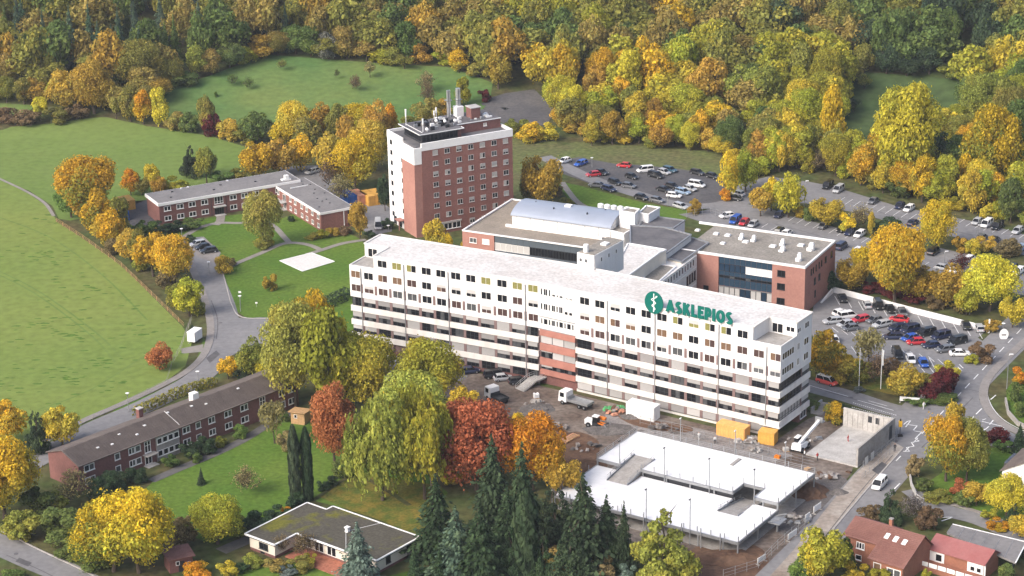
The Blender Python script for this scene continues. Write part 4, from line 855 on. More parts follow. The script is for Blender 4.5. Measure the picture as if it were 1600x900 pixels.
# ------------------------------------------------------------------ houses in the lower right corner
def lower_right_houses():
    z = 6.4; a = G(1337.2, 806.8, z); b = G(1446.9, 838.9, z); hd = heading(a, b); L = (b - a).length
    n = Vector((math.sin(RAD(hd)), -math.cos(RAD(hd)))); o = a + n * 4.2
    T = thing('tiled_house', 'orange brick house with red tiled roof and three skylights', 'house', (o.x, o.y, 0), hd)
    ZE = 4.6
    gable_body(T, .4, L * .52, .3, 7.4, ZE, z - .12, 'brick_orange', yr=4.2); gable_roof(T, .2, L * .52, .3, 7.6, ZE + .1, z, 'tiles_red', yr=4.2)
    gable_body(T, L * .5, L - .4, -2.6, 7.38, 3.3, z - .13, 'brick_orange', yr=4.2); gable_roof(T, L * .5, L - .4, -2.7, 7.58, 3.35, z + .004, 'tiles_red', yr=4.2)
    courses(T, .2, L * .52, .0, ZE + .22, 4.0, z + .12, 12, 'tiles_red'); courses(T, L * .5, L - .4, -2.9, 3.5, 4.0, z + .12, 18, 'tiles_red')
    window(T, 3.3, .3, 2.6, 1.6, 1.3, 0, 3, 'frame_white', ['glass', 'glass', 'glass_grey'], fw=.12); window(T, 3.0, .3, .4, 1.2, 1.0, 0, 1, 'frame_white', 'glass')
    window(T, L * .5 + 1.4, -2.6, .9, 1.5, 1.7, 0, 1, 'frame_white', 'pane_orange', fw=.12); window(T, L * .5 + 4.6, -2.6, .8, 2.7, 1.6, 0, 2, 'frame_white', 'glass_grey', fw=.14)
    for k in range(3):
        y = 2.0 - .12 * k; zz = 3.35 + (z - 3.35) * (y + 2.7) / 6.9
        s = MB(); s.add([(-.4, -.55, -.2), (.4, -.55, -.2), (.4, .55, .28), (-.4, .55, .28), (-.4, -.55, -.06), (.4, -.55, -.06), (.4, .55, .42), (-.4, .55, .42)], [(0, 3, 2, 1), (4, 5, 6, 7), (0, 1, 5, 4), (1, 2, 6, 5), (2, 3, 7, 6), (3, 0, 4, 7)])
        s.build('skylight', 'sign_white', T, loc=(L * .5 + .6 + 1.75 * k, y, zz + .1))
    MB().box(L * .46, L * .46 + .6, 4.6, 5.2, 5.4, 7.5).build('chimney', 'brick_orange', T); MB().box(L * .46 - .05, L * .46 + .65, 4.55, 5.25, 7.5, 7.65).build('chimney_cap', 'concrete', T)
    MB().tube((L - .5, -2.7, 0), (L - .5, -2.7, 3.3), .06, n=6).build('downpipe', 'frame_dark', T)
    # red metal roof house
    z2 = 4.3; a = G(1463, 834, z2); b = G(1555.6, 860.7, z2); hd2 = heading(a, b); L2 = (b - a).length; n = Vector((math.sin(RAD(hd2)), -math.cos(RAD(hd2)))); o = a + n * 3.6
    T = thing('metal_roof_house', 'orange brick annex with smooth red metal roof and white panels', 'house', (o.x, o.y, 0), hd2)
    gable_body(T, .3, L2 - .3, .3, 5.6, 3.0, z2 - .1, 'brick_orange', yr=3.6); gable_roof(T, .3, L2 - .3, .3, 5.6, 3.05, z2, 'metal_red', yr=3.6)
    MB().box(.4, 3.4, .18, .298, .4, 2.9).build('panel', 'white_clean', T); MB().box(7.8, 11.2, .18, .298, .2, 2.9).build('panel', 'white_clean', T)
    window(T, 2.4, .18, 1.0, 1.4, 1.5, 0, 1, 'frame_white', 'glass', fw=.14)
    for x in (8.8, 10.0): window(T, x, .18, 1.1, 1.0, 1.0, 0, 1, 'frame_white', 'glass', fw=.12)
    MB().box(.2, L2, -2.6, .15, 0, .9).build('balcony', 'brick_orange', T)
    for k in range(7): link('railing_panel', boxmesh('railing_panel', 1.5, .06, .8, 'white_clean'), T, (1.0 + 1.7 * k, -2.5, .95))
    MB().tube((L2 - .4, .2, 0), (L2 - .4, .2, 3.0), .06, n=6).build('downpipe', 'frame_dark', T)
    # flat grey carport
    zc = 3.0; q = [G(1488.5, 819, zc), G(1604, 847, zc), G(1587, 879, zc), G(1479.5, 832, zc)]; o = q[3]; hd3 = heading(q[0], q[1])
    T = thing('carport', 'flat grey sheet roofed carport beside the red roofed annex', 'carport', (o.x, o.y, 0), hd3)
    lc = []
    for p in q: d = p - o; c_, s_ = math.cos(-RAD(hd3)), math.sin(-RAD(hd3)); lc.append((d.x * c_ - d.y * s_, d.x * s_ + d.y * c_))
    MB().prism(lc, zc - .35, zc).build('roof', 'roof_grey', T)
    for i in (0, 1): MB().bar((*lc[i], zc), (*lc[(i + 1) % 4], zc), .2, .14).build('roof_edge', 'white_metal', T)
    for k in range(6): t = k / 6; p0 = Vector(lc[3]).lerp(Vector(lc[2]), t); p1 = Vector(lc[0]).lerp(Vector(lc[1]), t); MB().bar((*p0, zc + .01), (*p1, zc + .01), .05, .05).build('roof_seam', 'steel', T)
    cx = sum(p[0] for p in lc) / 4; cy = sum(p[1] for p in lc) / 4
    for p in lc: v = Vector((cx, cy)).lerp(Vector(p), .93); MB().box(v.x - .1, v.x + .1, v.y - .1, v.y + .1, 0, zc - .35).build('post', 'frame_dark', T)
    # white house at the right edge
    zr = 8.0; a = G(1602, 693, zr); o = G(1566, 735, 5.0)
    yd = Vector((-math.sin(RAD(57)), math.cos(RAD(57)))); o = o - yd * 11
    T = thing('white_gable_house', 'white rendered house with brown roof cut by the right edge', 'house', (o.x, o.y, 0), 57)
    gable_body(T, 0, 11, 0, 11, 5.0, 8.2, 'white_clean'); gable_roof(T, 0, 11, 0, 11, 5.05, 8.25, 'tiles_brown')
    MB().box(5.2, 10.2, 11.02, 12.6, 0, 4.2).build('porch', 'glass_grey', T); window(T, 0, 5.5, 4.6, 1.6, 1.5, -90, 2, 'frame_dark', 'glass'); window(T, 0, 8, 1.2, 1.4, 1.4, -90, 2, 'frame_dark', 'glass')
lower_right_houses()
# ------------------------------------------------------------------ two level parking deck
def parking_deck():
    o = G(933, 716.7, 4.1); T = thing('parking_deck', 'white two level steel parking deck with ramps and light poles', 'parking deck', (o.x, o.y, 0), -33.4)
    U, L = 4.1, 2.8
    MB().box(0, 5, 0, 15, U - .35, U).box(5, 9.6, 5.2, 15, U - .35, U).box(9.6, 28.8, 0, 15, U - .35, U).box(28.8, 33.1, 4.3, 15, U - .35, U).box(33.1, 38, 0, 15, U - .35, U).build('upper_slab', ['deck_white'], T)
    MB().box(0, 5, -15.4, -.02, L - .35, L).box(5, 9.6, -15.4, -5, L - .35, L).box(9.6, 28.8, -15.4, -.02, L - .35, L).box(28.8, 33.1, -15.4, -6.1, L - .35, L).box(33.1, 38, -15.4, -.02, L - .35, L).build('lower_slab', ['deck_white'], T)
    def ramp(x0, x1, ya, za, yb, zb):
        t = .25; MB().add([(x0, ya, za - t), (x1, ya, za - t), (x1, yb, zb - t), (x0, yb, zb - t), (x0, ya, za), (x1, ya, za), (x1, yb, zb), (x0, yb, zb)], [(0, 3, 2, 1), (4, 5, 6, 7), (0, 1, 5, 4), (1, 2, 6, 5), (2, 3, 7, 6), (3, 0, 4, 7)]).build('ramp', 'concrete', T)
        for x in (x0 + .08, x1 - .08):
            MB().bar((x, ya, za + .1), (x, yb, zb + .1), .16, .4).build('ramp_kerb', 'steel', T)
            for k in range(4): y = ya + (yb - ya) * (k + .5) / 4; z = za + (zb - za) * (k + .5) / 4; MB().box(x - .05, x + .05, y - .05, y + .05, z, z + 1.1).build('rail_post', 'steel', T)
            for dz in (.6, 1.05): MB().bar((x, ya, za + dz), (x, yb, zb + dz), .05, .05).build('rail', 'steel', T)
    ramp(5.05, 9.55, 5.2, U, -5, L); ramp(28.85, 33.05, -6.1, L, 4.3, 1.2)
    for a, b, z in (((0, 0), (0, 15), U), ((0, 15), (38, 15), U), ((38, 0), (38, 15), U), ((0, 0), (5, 0), U), ((9.6, 0), (28.8, 0), U), ((33.1, 0), (38, 0), U), ((28.8, 0), (28.8, 4.3), U), ((33.1, 0), (33.1, 4.3), U), ((28.8, 4.3), (33.1, 4.3), U), ((38, -15.4), (38, 0), L), ((0, -15.4), (38, -15.4), L), ((0, -15.4), (0, 0), L)):
        MB().bar((*a, z - .2), (*b, z - .2), .22, .55).build('edge_beam', 'steel', T)
        d = Vector(b) - Vector(a); n = max(1, int(d.length / 2.6)); post = z == U or True
        for k in range(n + 1):
            p = Vector(a) + d * k / n; link('rail_post', boxmesh('rail_post', .12, .12, 1.15, 'steel'), T, (p.x, p.y + .06, z))
        if (a, b) in (((0, 0), (0, 15)), ((0, 15), (38, 15))):
            for dz in (.35, .7, 1.05): MB().bar((*a, z + dz), (*b, z + dz), .04, .05).build('rail', 'steel', T)
    for x in list(range(0, 39, 5)) + [38]:
        for y, z in ((15, U), (7.5, U), (0, U), (-7.6, L), (-15.3, L)):
            if (5 <= x <= 9 or 29 <= x <= 33) and y in (0, 7.5): continue
            link('column', boxmesh('column', .24, .24, z - .35, 'steel'), T, (x if 0 < x < 38 else (.13 if x == 0 else 37.87), y + .12, 0))
    for k in range(10): MB().box(-.3 + 3.87 * k, -.14 + 3.87 * k, -15.8, -15.62, 0, 3.9).build('facade_post', 'steel_bright', T)
    MB().box(0, 38, -15.3, 14.8, .05, .12).build('floor', 'concrete', T)
    MB().box(9.6, 28.8, .3, .5, .12, U - .36).build('shade_sheet', 'frame_dark', T)  # near-black sheet painting the shade inside the open lower level
    for x, y, z, h in ((14.7, -.3, L, 7), (24.1, -.3, L, 7), (33.3, -.3, L, 7), (19.6, -15.6, .1, 8.6), (28.5, -15.6, .1, 8.8), (4.8, .2, U, 4.6), (9.8, 14.7, U, 5), (21.5, 14.8, U, 5), (32, 14.8, U, 5)):
        b = MB(); b.tube((x, y, z), (x, y, z + h), .09, .07, n=6); b.build('light_pole', 'steel', T); MB().box(x - .1, x + .1, y - .45, y + .15, z + h, z + h + .12).build('lamp_head', 'black' if y < 10 else 'white_metal', T)
    MB().box(22.8, 23.5, 10.2, 13.6, U + .003, U + .14).box(22.9, 23.4, 10.4, 13.4, U + .14, U + .2).build('hatch', 'concrete', T)
    MB().box(38.3, 40.6, -4.6, -1.6, 2.2, 2.4).bar((38.3, -4.6, 2.4), (40.6, -4.6, 3.4), .1, .1).bar((38.3, -1.6, 2.4), (40.6, -1.6, 3.4), .1, .1).bar((39.4, -3, 0), (39.4, -3, 2.2), .3, .3).bar((40.6, -4.6, 3.4), (40.6, -1.6, 3.4), .1, .1).build('stair_frame', 'steel', T)
parking_deck()

# ------------------------------------------------------------------ concrete shell under construction
def concrete_shell():
    o = G(1340, 731); hd = 55.5; T = thing('concrete_shell', 'open unfinished concrete shell with raw walls at the road corner', 'construction', (o.x, o.y, 0), hd)
    # local x back along the road side wall, local y to the left
    MB().box(0, 16.4, 0, 11, 0, .35).build('floor_slab', 'concrete_light', T)
    MB().add([(0, 0, .35), (16.4, 0, .35), (16.4, .35, .35), (0, .35, .35), (0, 0, 4.0), (16.4, 0, 4.4), (16.4, .35, 4.4), (0, .35, 4.0)], [(0, 3, 2, 1), (4, 5, 6, 7), (0, 1, 5, 4), (1, 2, 6, 5), (2, 3, 7, 6), (3, 0, 4, 7)]).build('wall', 'concrete', T)
    MB().box(16.05, 16.4, .352, 11, .35, 4.2).build('wall', 'concrete_light', T)
    for k in range(9): MB().box(15.98, 16.048, 1.2 + 1.1 * k, 1.26 + 1.1 * k, .5, 4.1).build('formwork_joint', 'concrete', T)
    for y in (3.2, 4.8): MB().box(15.99, 16.048, y, y + .8, 2.3, 3.6).build('wall_opening', 'frame_dark', T)
    MB().box(13.8, 15, -.06, -.002, .6, 3.4).build('door_opening', 'frame_dark', T)
    for k in range(8): MB().box(.4 + 2.0 * k, .5 + 2.0 * k, -1.0, -.9, 0, 1.6).build('fence_post', 'steel', T)
    for z in (.8, 1.5): MB().bar((.4, -.95, z), (15, -.95, z), .05, .05).build('fence_rail', 'steel', T)
    for x in (.8, 3.4): MB().add([(x, -1.1, .4), (x + 1.5, -1.1, .4), (x + 1.5, -1.04, 2.0), (x, -1.04, 2.0)], [(0, 1, 2, 3), (3, 2, 1, 0)]).build('site_board', 'sign_white', T)
concrete_shell()

# ------------------------------------------------------------------ white retaining wall of the right car park
def retaining_wall():
    P = [G(1283, 474), G(1302, 457), G(1360, 472), G(1420, 488), G(1480, 503), G(1545, 520)]
    o = P[2]; T = thing('retaining_wall', 'long white retaining wall behind the right hand car park', 'wall', (o.x, o.y, 0))
    for i in range(5):
        a, b = P[i] - o, P[i + 1] - o; h0 = .3 if i == 0 else 1.35
        d = (b - a).normalized(); n = Vector((-d.y, d.x)) * .18
        MB().add([(*(a - n), 0), (*(b - n), 0), (*(b + n), 0), (*(a + n), 0), (*(a - n), h0), (*(b - n), 1.35), (*(b + n), 1.35), (*(a + n), h0)], [(0, 3, 2, 1), (4, 5, 6, 7), (0, 1, 5, 4), (1, 2, 6, 5), (2, 3, 7, 6), (3, 0, 4, 7)]).build('wall_section', 'white_clean', T)
    b = P[5] - o; MB().box(b.x - .15, b.x + .15, b.y - .15, b.y + .15, 0, 3.2).build('end_post', 'sign_white', T)
retaining_wall()
def hedge_wall():
    P = [G(1421, 742), G(1424, 760), G(1432, 778), G(1443, 786)]; o = P[1]; T = thing('garden_wall', 'pale curved garden wall at the road bend', 'wall', (o.x, o.y, 0))
    for i in range(3): a, b = P[i] - o, P[i + 1] - o; MB().bar((a.x, a.y, .4), (b.x, b.y, .4), .3, .8).build('wall_section', 'concrete_light', T)
    P = [G(1571, 628), G(1575, 648), G(1590, 665), G(1612, 676)]; o = P[1]; T = thing('garden_wall', 'low curved stone wall round the corner garden at right', 'wall', (o.x, o.y, 0))
    for i in range(3): a, b = P[i] - o, P[i + 1] - o; MB().bar((a.x, a.y, .5), (b.x, b.y, .5), .35, 1.0).build('wall_section', 'concrete', T)
hedge_wall()

# ------------------------------------------------------------------ concrete stair ramp at the entrance
def entrance_stair():
    a = G(812, 610); o = a; e = G(868, 590); hd = heading(a, e); T = thing('entrance_stair', 'pale concrete entrance stair with railings below the brick bay', 'stairs', (o.x, o.y, 0), hd)
    L = 11.0
    def slab(x0, x1, z0, z1, y0=-1.3, y1=1.3): MB().add([(x0, y0, z0 - .3), (x1, y0, z1 - .3), (x1, y1, z1 - .3), (x0, y1, z0 - .3), (x0, y0, z0), (x1, y0, z1), (x1, y1, z1), (x0, y1, z0)], [(0, 3, 2, 1), (4, 5, 6, 7), (0, 1, 5, 4), (1, 2, 6, 5), (2, 3, 7, 6), (3, 0, 4, 7)]).build('flight', 'concrete_light', T)
    slab(0, 3.6, .1, 1.5); slab(3.6, 6, 1.502, 1.52); slab(6, 11, 1.52, 3.1, -1.3, 1.6)
    for k in range(9): MB().box(.4 * k, .4 * k + .36, -1.2, 1.2, .1 + .155 * k, .25 + .155 * k).build('step', 'concrete_light', T)
    for y in (-1.25, 1.25):
        for k in range(9): x = 1.3 * k; z = .1 + 1.4 * x / 3.6 if x < 3.6 else (1.5 if x < 6 else 1.5 + (x - 6) * .32); MB().box(x - .03, x + .03, y - .03, y + .03, z, z + 1).build('rail_post', 'steel_bright', T)
        for dz in (.5, .95):
            for (xa, za, xb, zb) in ((0, .1, 3.6, 1.5), (3.6, 1.5, 6, 1.5), (6, 1.5, 11, 3.1)): MB().bar((xa, y, za + dz), (xb, y, zb + dz), .05, .05).build('rail', 'steel_bright', T)
    for x in (5, 9.6): MB().box(x, x + .5, -.3, .3, 0, 1.25 if x < 6 else 2.3).build('pillar', 'concrete', T)
entrance_stair()

# ------------------------------------------------------------------ cars
def paint_mat():
    m = bpy.data.materials.new('car_paint'); m.use_nodes = True; n = m.node_tree.nodes; b = n['Principled BSDF']; oi = n.new('ShaderNodeObjectInfo')
    m.node_tree.links.new(oi.outputs['Color'], b.inputs['Base Color']); b.inputs['Roughness'].default_value = .35; b.inputs['Coat Weight'].default_value = .6; b.inputs['Coat Roughness'].default_value = .08; M['car_paint'] = m
paint_mat()
def car_meshes(kind):
    # stations along the length: x, lower z, shoulder z, half width ; cabin: x, z, half width
    Ln, Wd, Hd, cab = {'hatch': (4.1, 1.76, 1.48, (-1.75, -1.35, .35, 1.15)), 'estate': (4.6, 1.80, 1.48, (-2.05, -1.75, .45, 1.25)), 'sedan': (4.55, 1.80, 1.44, (-1.75, -.95, .40, 1.25)), 'van': (4.75, 1.88, 1.82, (-2.2, -2.05, .9, 1.75)), 'bus': (5.3, 1.98, 2.15, (-2.55, -2.45, 1.6, 2.2))}[kind]
    h = Ln / 2; sh = .92 if kind in ('hatch', 'estate', 'sedan') else 1.08; w = Wd / 2
    st = [(-h, .42, .70, w * .80), (-h + .12, .28, sh - .06, w * .94), (-h + .7, .24, sh, w), (0, .24, sh, w), (h - 1.1, .24, sh - .06, w), (h - .35, .26, .76, w * .94), (h, .40, .62, w * .74)]
    b = MB(); vs = []
    for x, z0, z1, hw in st:
        zm = (z0 + z1) * .52; vs += [(x, -hw * .94, z0), (x, -hw, zm), (x, -hw * .90, z1), (x, hw * .90, z1), (x, hw, zm), (x, hw * .94, z0)]
    fs = [tuple(range(6)), tuple(range(41, 35, -1))]
    for i in range(6):
        for j in range(6): a, c = i * 6 + j, i * 6 + (j + 1) % 6; fs.append((a, a + 6, c + 6, c))
    body = b.add(vs, fs).mesh('body', 'car_paint')
    xa, xb, xc, xd = cab; t = .60 * w + .14; g = MB(); z1 = Hd - .05
    vs = [(xa, -w * .88, sh - .02), (xd, -w * .88, sh - .08), (xd, w * .88, sh - .08), (xa, w * .88, sh - .02), (xb, -t, z1), (xc, -t, z1), (xc, t, z1), (xb, t, z1)]
    glass = g.add(vs, [(0, 3, 2, 1), (4, 5, 6, 7), (0, 1, 5, 4), (1, 2, 6, 5), (2, 3, 7, 6), (3, 0, 4, 7)]).mesh('windows', 'glass')
    r = MB(); e = .02
    vs = [(xb - .06, -t - e, z1 - .02), (xc + .06, -t - e, z1 - .02), (xc + .06, t + e, z1 - .02), (xb - .06, t + e, z1 - .02), (xb + .1, -t * .86, Hd), (xc - .12, -t * .86, Hd), (xc - .12, t * .86, Hd), (xb + .1, t * .86, Hd)]
    r.add(vs, [(4, 5, 6, 7), (0, 1, 5, 4), (1, 2, 6, 5), (2, 3, 7, 6), (3, 0, 4, 7), (0, 3, 2, 1)])
    for s in (-1, 1):                                                        # roof pillars
        for (x0, x1_, zl) in ((xa + .08, xb, sh - .02), (xd - .1, xc, sh - .08), ((xa + xd) / 2, (xb + xc) / 2 - .05, sh - .03)): r.bar((x0, s * (w * .885), zl), (x1_, s * (t + .01), z1), .11, .05)
    roof = r.mesh('roof', 'car_paint')
    wh = MB().tube((0, -.11, 0), (0, .11, 0), .31, n=12).tube((0, -.115, 0), (0, .115, 0), .19, n=10, mi=1).mesh('wheel', ['rubber', 'steel_bright'])
    lt = MB().box(-.05, .05, -.17, .17, -.06, .07).mesh('headlight', 'lamp_glass'); tl = MB().box(-.04, .04, -.13, .13, -.1, .1).mesh('tail_light', 'red_cloth')
    return dict(body=body, windows=glass, roof=roof, wheel=wh, headlight=lt, tail=tl, h=h, w=w, sh=sh)
CARS = {k: car_meshes(k) for k in ('hatch', 'estate', 'sedan', 'van', 'bus')}
CCOL = {'black': (.012, .013, .015), 'white': (.78, .78, .77), 'silver': (.42, .43, .44), 'grey': (.13, .135, .145), 'navy': (.015, .022, .06), 'blue': (.02, .09, .40), 'red': (.48, .02, .03), 'teal': (.03, .09, .13), 'light blue': (.25, .34, .45), 'coral red': (.78, .11, .09)}
_N = 'second third fourth fifth sixth seventh eighth ninth tenth eleventh twelfth thirteenth fourteenth fifteenth sixteenth seventeenth eighteenth nineteenth twentieth'.split()
ORD = ['leftmost'] + [w + ' from left' for w in _N] + ['twenty-%s from left' % w for w in ['first'] + _N[:8]] + ['thirtieth from left'] + ['thirty-%s from left' % w for w in ['first'] + _N[:8]]
def ordlabel(items, phrase):
    """items: list of (px, key) -> labels that number look-alikes from left to right"""
    by = {}
    for i, (x, key) in enumerate(items): by.setdefault(key, []).append((x, i))
    out = [None] * len(items)
    for key, v in by.items():
        v.sort()
        for k, (x, i) in enumerate(v): out[i] = phrase(key, None if len(v) == 1 else ORD[k] if k < len(ORD) else None)
    return out
def place_car(px, py, dx, dy, col, kind, label, group, roof=None):
    p = G(px, py); q = G(px + dx * 4, py + dy * 4); hd = heading(p, q); c = CARS[kind]; rgb = CCOL[col]
    T = thing('car', label, 'van' if kind in ('van', 'bus') else 'car', (p.x, p.y, .075), hd, group)
    b = link('body', c['body'], T); b.color = (*rgb, 1); link('windows', c['windows'], T); r = link('roof', c['roof'], T); r.color = (*(CCOL[roof] if roof else rgb), 1)
    for x in (-c['h'] + .85, c['h'] - .88):
        for y in (-c['w'] + .1, c['w'] - .1): link('wheel', c['wheel'], T, (x, y, .31))
    for y in (-.56, .56): link('headlight', c['headlight'], T, (c['h'] - .16, y, .63)); link('tail_light', c['tail'], T, (-c['h'] + .06, y * 1.05, .72))
    return T
def lot(where, group, scale, ox, oy, rows):
    items = [(ox + r[0] / scale, r[4]) for r in rows]
    lab = ordlabel(items, lambda c, o: ('%s car in %s' % (c, where) if o is None else '%s of the %s cars in %s' % (o, c, where)))
    for (x, y, dx, dy, col, kind), l in zip(rows, lab): place_car(ox + x / scale, oy + y / scale, dx, dy, col, kind, l, group)
S = (1, .26)
lot('the upper car park', 'cars in the upper car park', 5, 860, 230, [
    (112, 122, -1, .3, 'white', 'hatch'), (238, 142, -1, .35, 'blue', 'estate'), (335, 228, -1, .1, 'red', 'hatch'), (398, 212, 1, .3, 'black', 'sedan'), (575, 158, -1, -.1, 'red', 'hatch'),
    (635, 246, 1, .3, 'black', 'hatch'), (505, 290, 1, .35, 'black', 'estate'), (612, 318, 1, .15, 'grey', 'hatch'), (362, 312, -1, -.1, 'grey', 'sedan'), (458, 342, 1, .3, 'navy', 'estate'),
    (712, 408, 1, .2, 'black', 'hatch'), (834, 430, 1, .2, 'grey', 'hatch'), (1018, 478, 1, .3, 'silver', 'estate'), (740, 195, -1, .1, 'white', 'van'), (822, 238, *S, 'black', 'van'), (887, 210, *S, 'silver', 'hatch'),
    (932, 192, *S, 'teal', 'estate'), (1148, 214, *S, 'black', 'estate'), (1265, 242, *S, 'black', 'hatch'), (1143, 310, 1, .15, 'white', 'van'), (885, 348, *S, 'black', 'sedan'), (950, 320, *S, 'black', 'hatch'),
    (966, 394, 1, .1, 'white', 'hatch'), (1036, 364, *S, 'light blue', 'estate'), (1090, 340, *S, 'silver', 'hatch')])
D1 = (-12, 8); U1 = (12, -8)
lot('the parking strip behind the brick block', 'cars behind the brick block', 5.714, 1120, 270, [
    (185, 205, -1, -.2, 'white', 'hatch'), (150, 245, 1, .1, 'black', 'sedan'), (90, 402, -1, .15, 'white', 'hatch'), (165, 445, *D1, 'blue', 'van'), (245, 462, *D1, 'red', 'hatch'), (325, 480, *D1, 'silver', 'hatch'),
    (555, 396, *D1, 'navy', 'hatch'), (950, 495, *D1, 'grey', 'hatch'), (1118, 524, *D1, 'black', 'hatch'), (1187, 552, *D1, 'navy', 'hatch'), (1275, 568, *D1, 'white', 'estate'), (1112, 678, *U1, 'navy', 'van'), (1268, 712, *U1, 'white', 'estate'), (565, 535, *U1, 'black', 'estate'), (628, 556, *U1, 'white', 'hatch')])
lot('the wooded upper parking lane', 'cars on the wooded parking lane', 5, 1380, 280, [
    (-433, 68, *D1, 'black', 'van'), (-350, 98, *D1, 'silver', 'van'), (-78, 186, *D1, 'grey', 'sedan'), (128, 226, *D1, 'navy', 'hatch'), (200, 246, *D1, 'white', 'estate'), (232, 356, *U1, 'navy', 'sedan'), (732, 350, *D1, 'silver', 'hatch'), (808, 368, *D1, 'white', 'van'), (892, 386, *D1, 'black', 'van'), (1050, 420, *D1, 'silver', 'estate'),
    (772, 470, *U1, 'grey', 'hatch'), (868, 490, *U1, 'black', 'hatch'), (1088, 548, *U1, 'light blue', 'hatch')])
lot('the small lot among golden trees at right', 'cars among golden trees', 5, 1380, 280, [
    (393, 584, *U1, 'black', 'van'), (660, 650, *D1, 'white', 'estate'), (470, 712, 1, .2, 'silver', 'hatch'), (548, 735, 1, .2, 'white', 'hatch'), (1002, 715, *D1, 'black', 'estate'), (1056, 738, *D1, 'white', 'estate')])
DN = (8, 14); RW_ = (-1, .22)
lot('the right hand car park', 'cars in the right hand car park', 7.5, 1270, 440, [
    (350, 225, *DN, 'black', 'sedan'), (632, 300, -8, -14, 'silver', 'hatch'), (768, 308, *DN, 'black', 'van'), (905, 350, *DN, 'black', 'sedan'), (1050, 390, *DN, 'grey', 'hatch'), (1792, 545, *DN, 'black', 'sedan'), (1945, 570, -8, -14, 'silver', 'estate'),
    (325, 392, 1, -.25, 'white', 'hatch'), (410, 432, 1, -.15, 'white', 'van'), (560, 470, -1, .2, 'red', 'estate'), (235, 490, -1, .1, 'silver', 'estate'), (382, 528, -1, .2, 'silver', 'hatch'), (440, 572, -1, .15, 'grey', 'hatch'), (720, 480, *RW_, 'grey', 'hatch'), (808, 530, *RW_, 'silver', 'estate'), (1010, 470, -1, -.12, 'red', 'sedan'),
    (990, 570, *RW_, 'navy', 'estate'), (1140, 592, *RW_, 'navy', 'van'), (938, 672, -1, .0, 'navy', 'estate'), (1330, 632, *RW_, 'black', 'van'), (1135, 690, *RW_, 'blue', 'hatch'), (1205, 735, -1, .05, 'red', 'hatch'), (1500, 668, *RW_, 'navy', 'van'), (1385, 775, -1, .1, 'navy', 'hatch'), (1550, 822, -1, .12, 'grey', 'estate'), (1692, 728, *RW_, 'black', 'van'), (1722, 870, 1, -.0, 'white', 'sedan'),
    (250, 712, *DN, 'white', 'sedan'), (992, 880, *DN, 'black', 'van'), (1145, 940, *DN, 'white', 'hatch'), (1295, 985, *DN, 'blue', 'hatch')])
lot('the row in front of the hospital', 'cars parked before the hospital', 4.444, 700, 540, [(148, 192, 1, -.12, 'navy', 'estate'), (322, 222, 1, -.12, 'black', 'van'), (382, 242, 1, -.1, 'silver', 'hatch'), (490, 262, 1, -.12, 'black', 'estate')])
lot('the bay beside the brick staff house', 'cars beside the staff house', 1, 0, 0, [(309, 384.5, -1, .18, 'silver', 'estate'), (317, 389.5, -1, .18, 'black', 'hatch'), (326, 395, -1, .15, 'black', 'estate')])
lot('the lane behind the brick tower', 'cars behind the tower', 1, 0, 0, [(488, 271, -1, .3, 'silver', 'estate')])
place_car(749, 163, -1, -.15, 'white', 'estate', 'white car at the corner of the dark lot behind the tower', 'cars behind the tower'); place_car(786, 176, -1, -.3, 'black', 'estate', 'black car in the dark lot behind the tower', 'cars behind the tower')
place_car(1292, 600, 1, .28, 'coral red', 'van', 'coral red van with white roof driving beside the hospital', None, 'white')
place_car(1374, 761, -1, 1.05, 'white', 'van', 'white van driving down the main road', None); place_car(591, 356, .05, 1, 'silver', 'bus', 'pale camper van parked at the foot of the tower', None)
for i, (x, y) in enumerate(((612, 566), (640, 572))): place_car(x, y, 1, -.1, 'white', 'hatch', ('left' if i == 0 else 'right') + ' of two white cars half hidden by trees below the slab', 'cars half hidden by trees')

# ------------------------------------------------------------------ site vehicles
def wheel_set(T, xs, w, r=.5):
    me = shared(('bigwheel', r), lambda: MB().tube((0, -.16, 0), (0, .16, 0), r, n=14).tube((0, -.17, 0), (0, .17, 0), r * .38, n=10, mi=1).mesh('wheel', ['rubber', 'steel']))
    for x in xs:
        for y in (-w, w): link('wheel', me, T, (x, y, r))
def truck(px, py, dx, dy, label, L=7.4, bed='steel', load=False):
    p = G(px, py); hd = heading(p, G(px + dx, py + dy)); T = thing('flatbed_truck', label, 'truck', (p.x, p.y, .05), hd)
    h = L / 2
    MB().add([(h - 2.1, -1.2, .7), (h, -1.2, .6), (h, 1.2, .6), (h - 2.1, 1.2, .7), (h - 2.1, -1.15, 2.9), (h - .25, -1.15, 2.85), (h - .25, 1.15, 2.85), (h - 2.1, 1.15, 2.9)], [(0, 3, 2, 1), (4, 5, 6, 7), (0, 1, 5, 4), (1, 2, 6, 5), (2, 3, 7, 6), (3, 0, 4, 7)]).build('cab', 'white_metal', T)
    MB().add([(h - .02, -1.05, 1.65), (h - .02, 1.05, 1.65), (h - .22, 1.0, 2.7), (h - .22, -1.0, 2.7)], [(0, 1, 2, 3)]).build('windscreen', 'glass', T, loc=(.0, 0, 0))
    for s in (-1, 1): MB().box(h - 1.5, h - .5, s * 1.19 - .02, s * 1.19 + .02, 1.7, 2.6).build('side_window', 'glass', T)
    MB().box(-h, h - 2.2, -.5, .5, .6, 1.0).build('chassis', 'frame_dark', T)
    b = MB().box(-h, h - 2.3, -1.22, 1.22, 1.0, 1.15)
    b.box(-h, h - 2.3, -1.22, -1.14, 1.15, 1.5).box(-h, h - 2.3, 1.14, 1.22, 1.15, 1.5).box(-h, -h + .08, -1.14, 1.14, 1.15, 1.5).box(h - 2.4, h - 2.3, -1.14, 1.14, 1.15, 1.9).build('bed', bed, T)
    wheel_set(T, (h - 1.1, -h + .9, -h + 2.1), 1.05, .48)
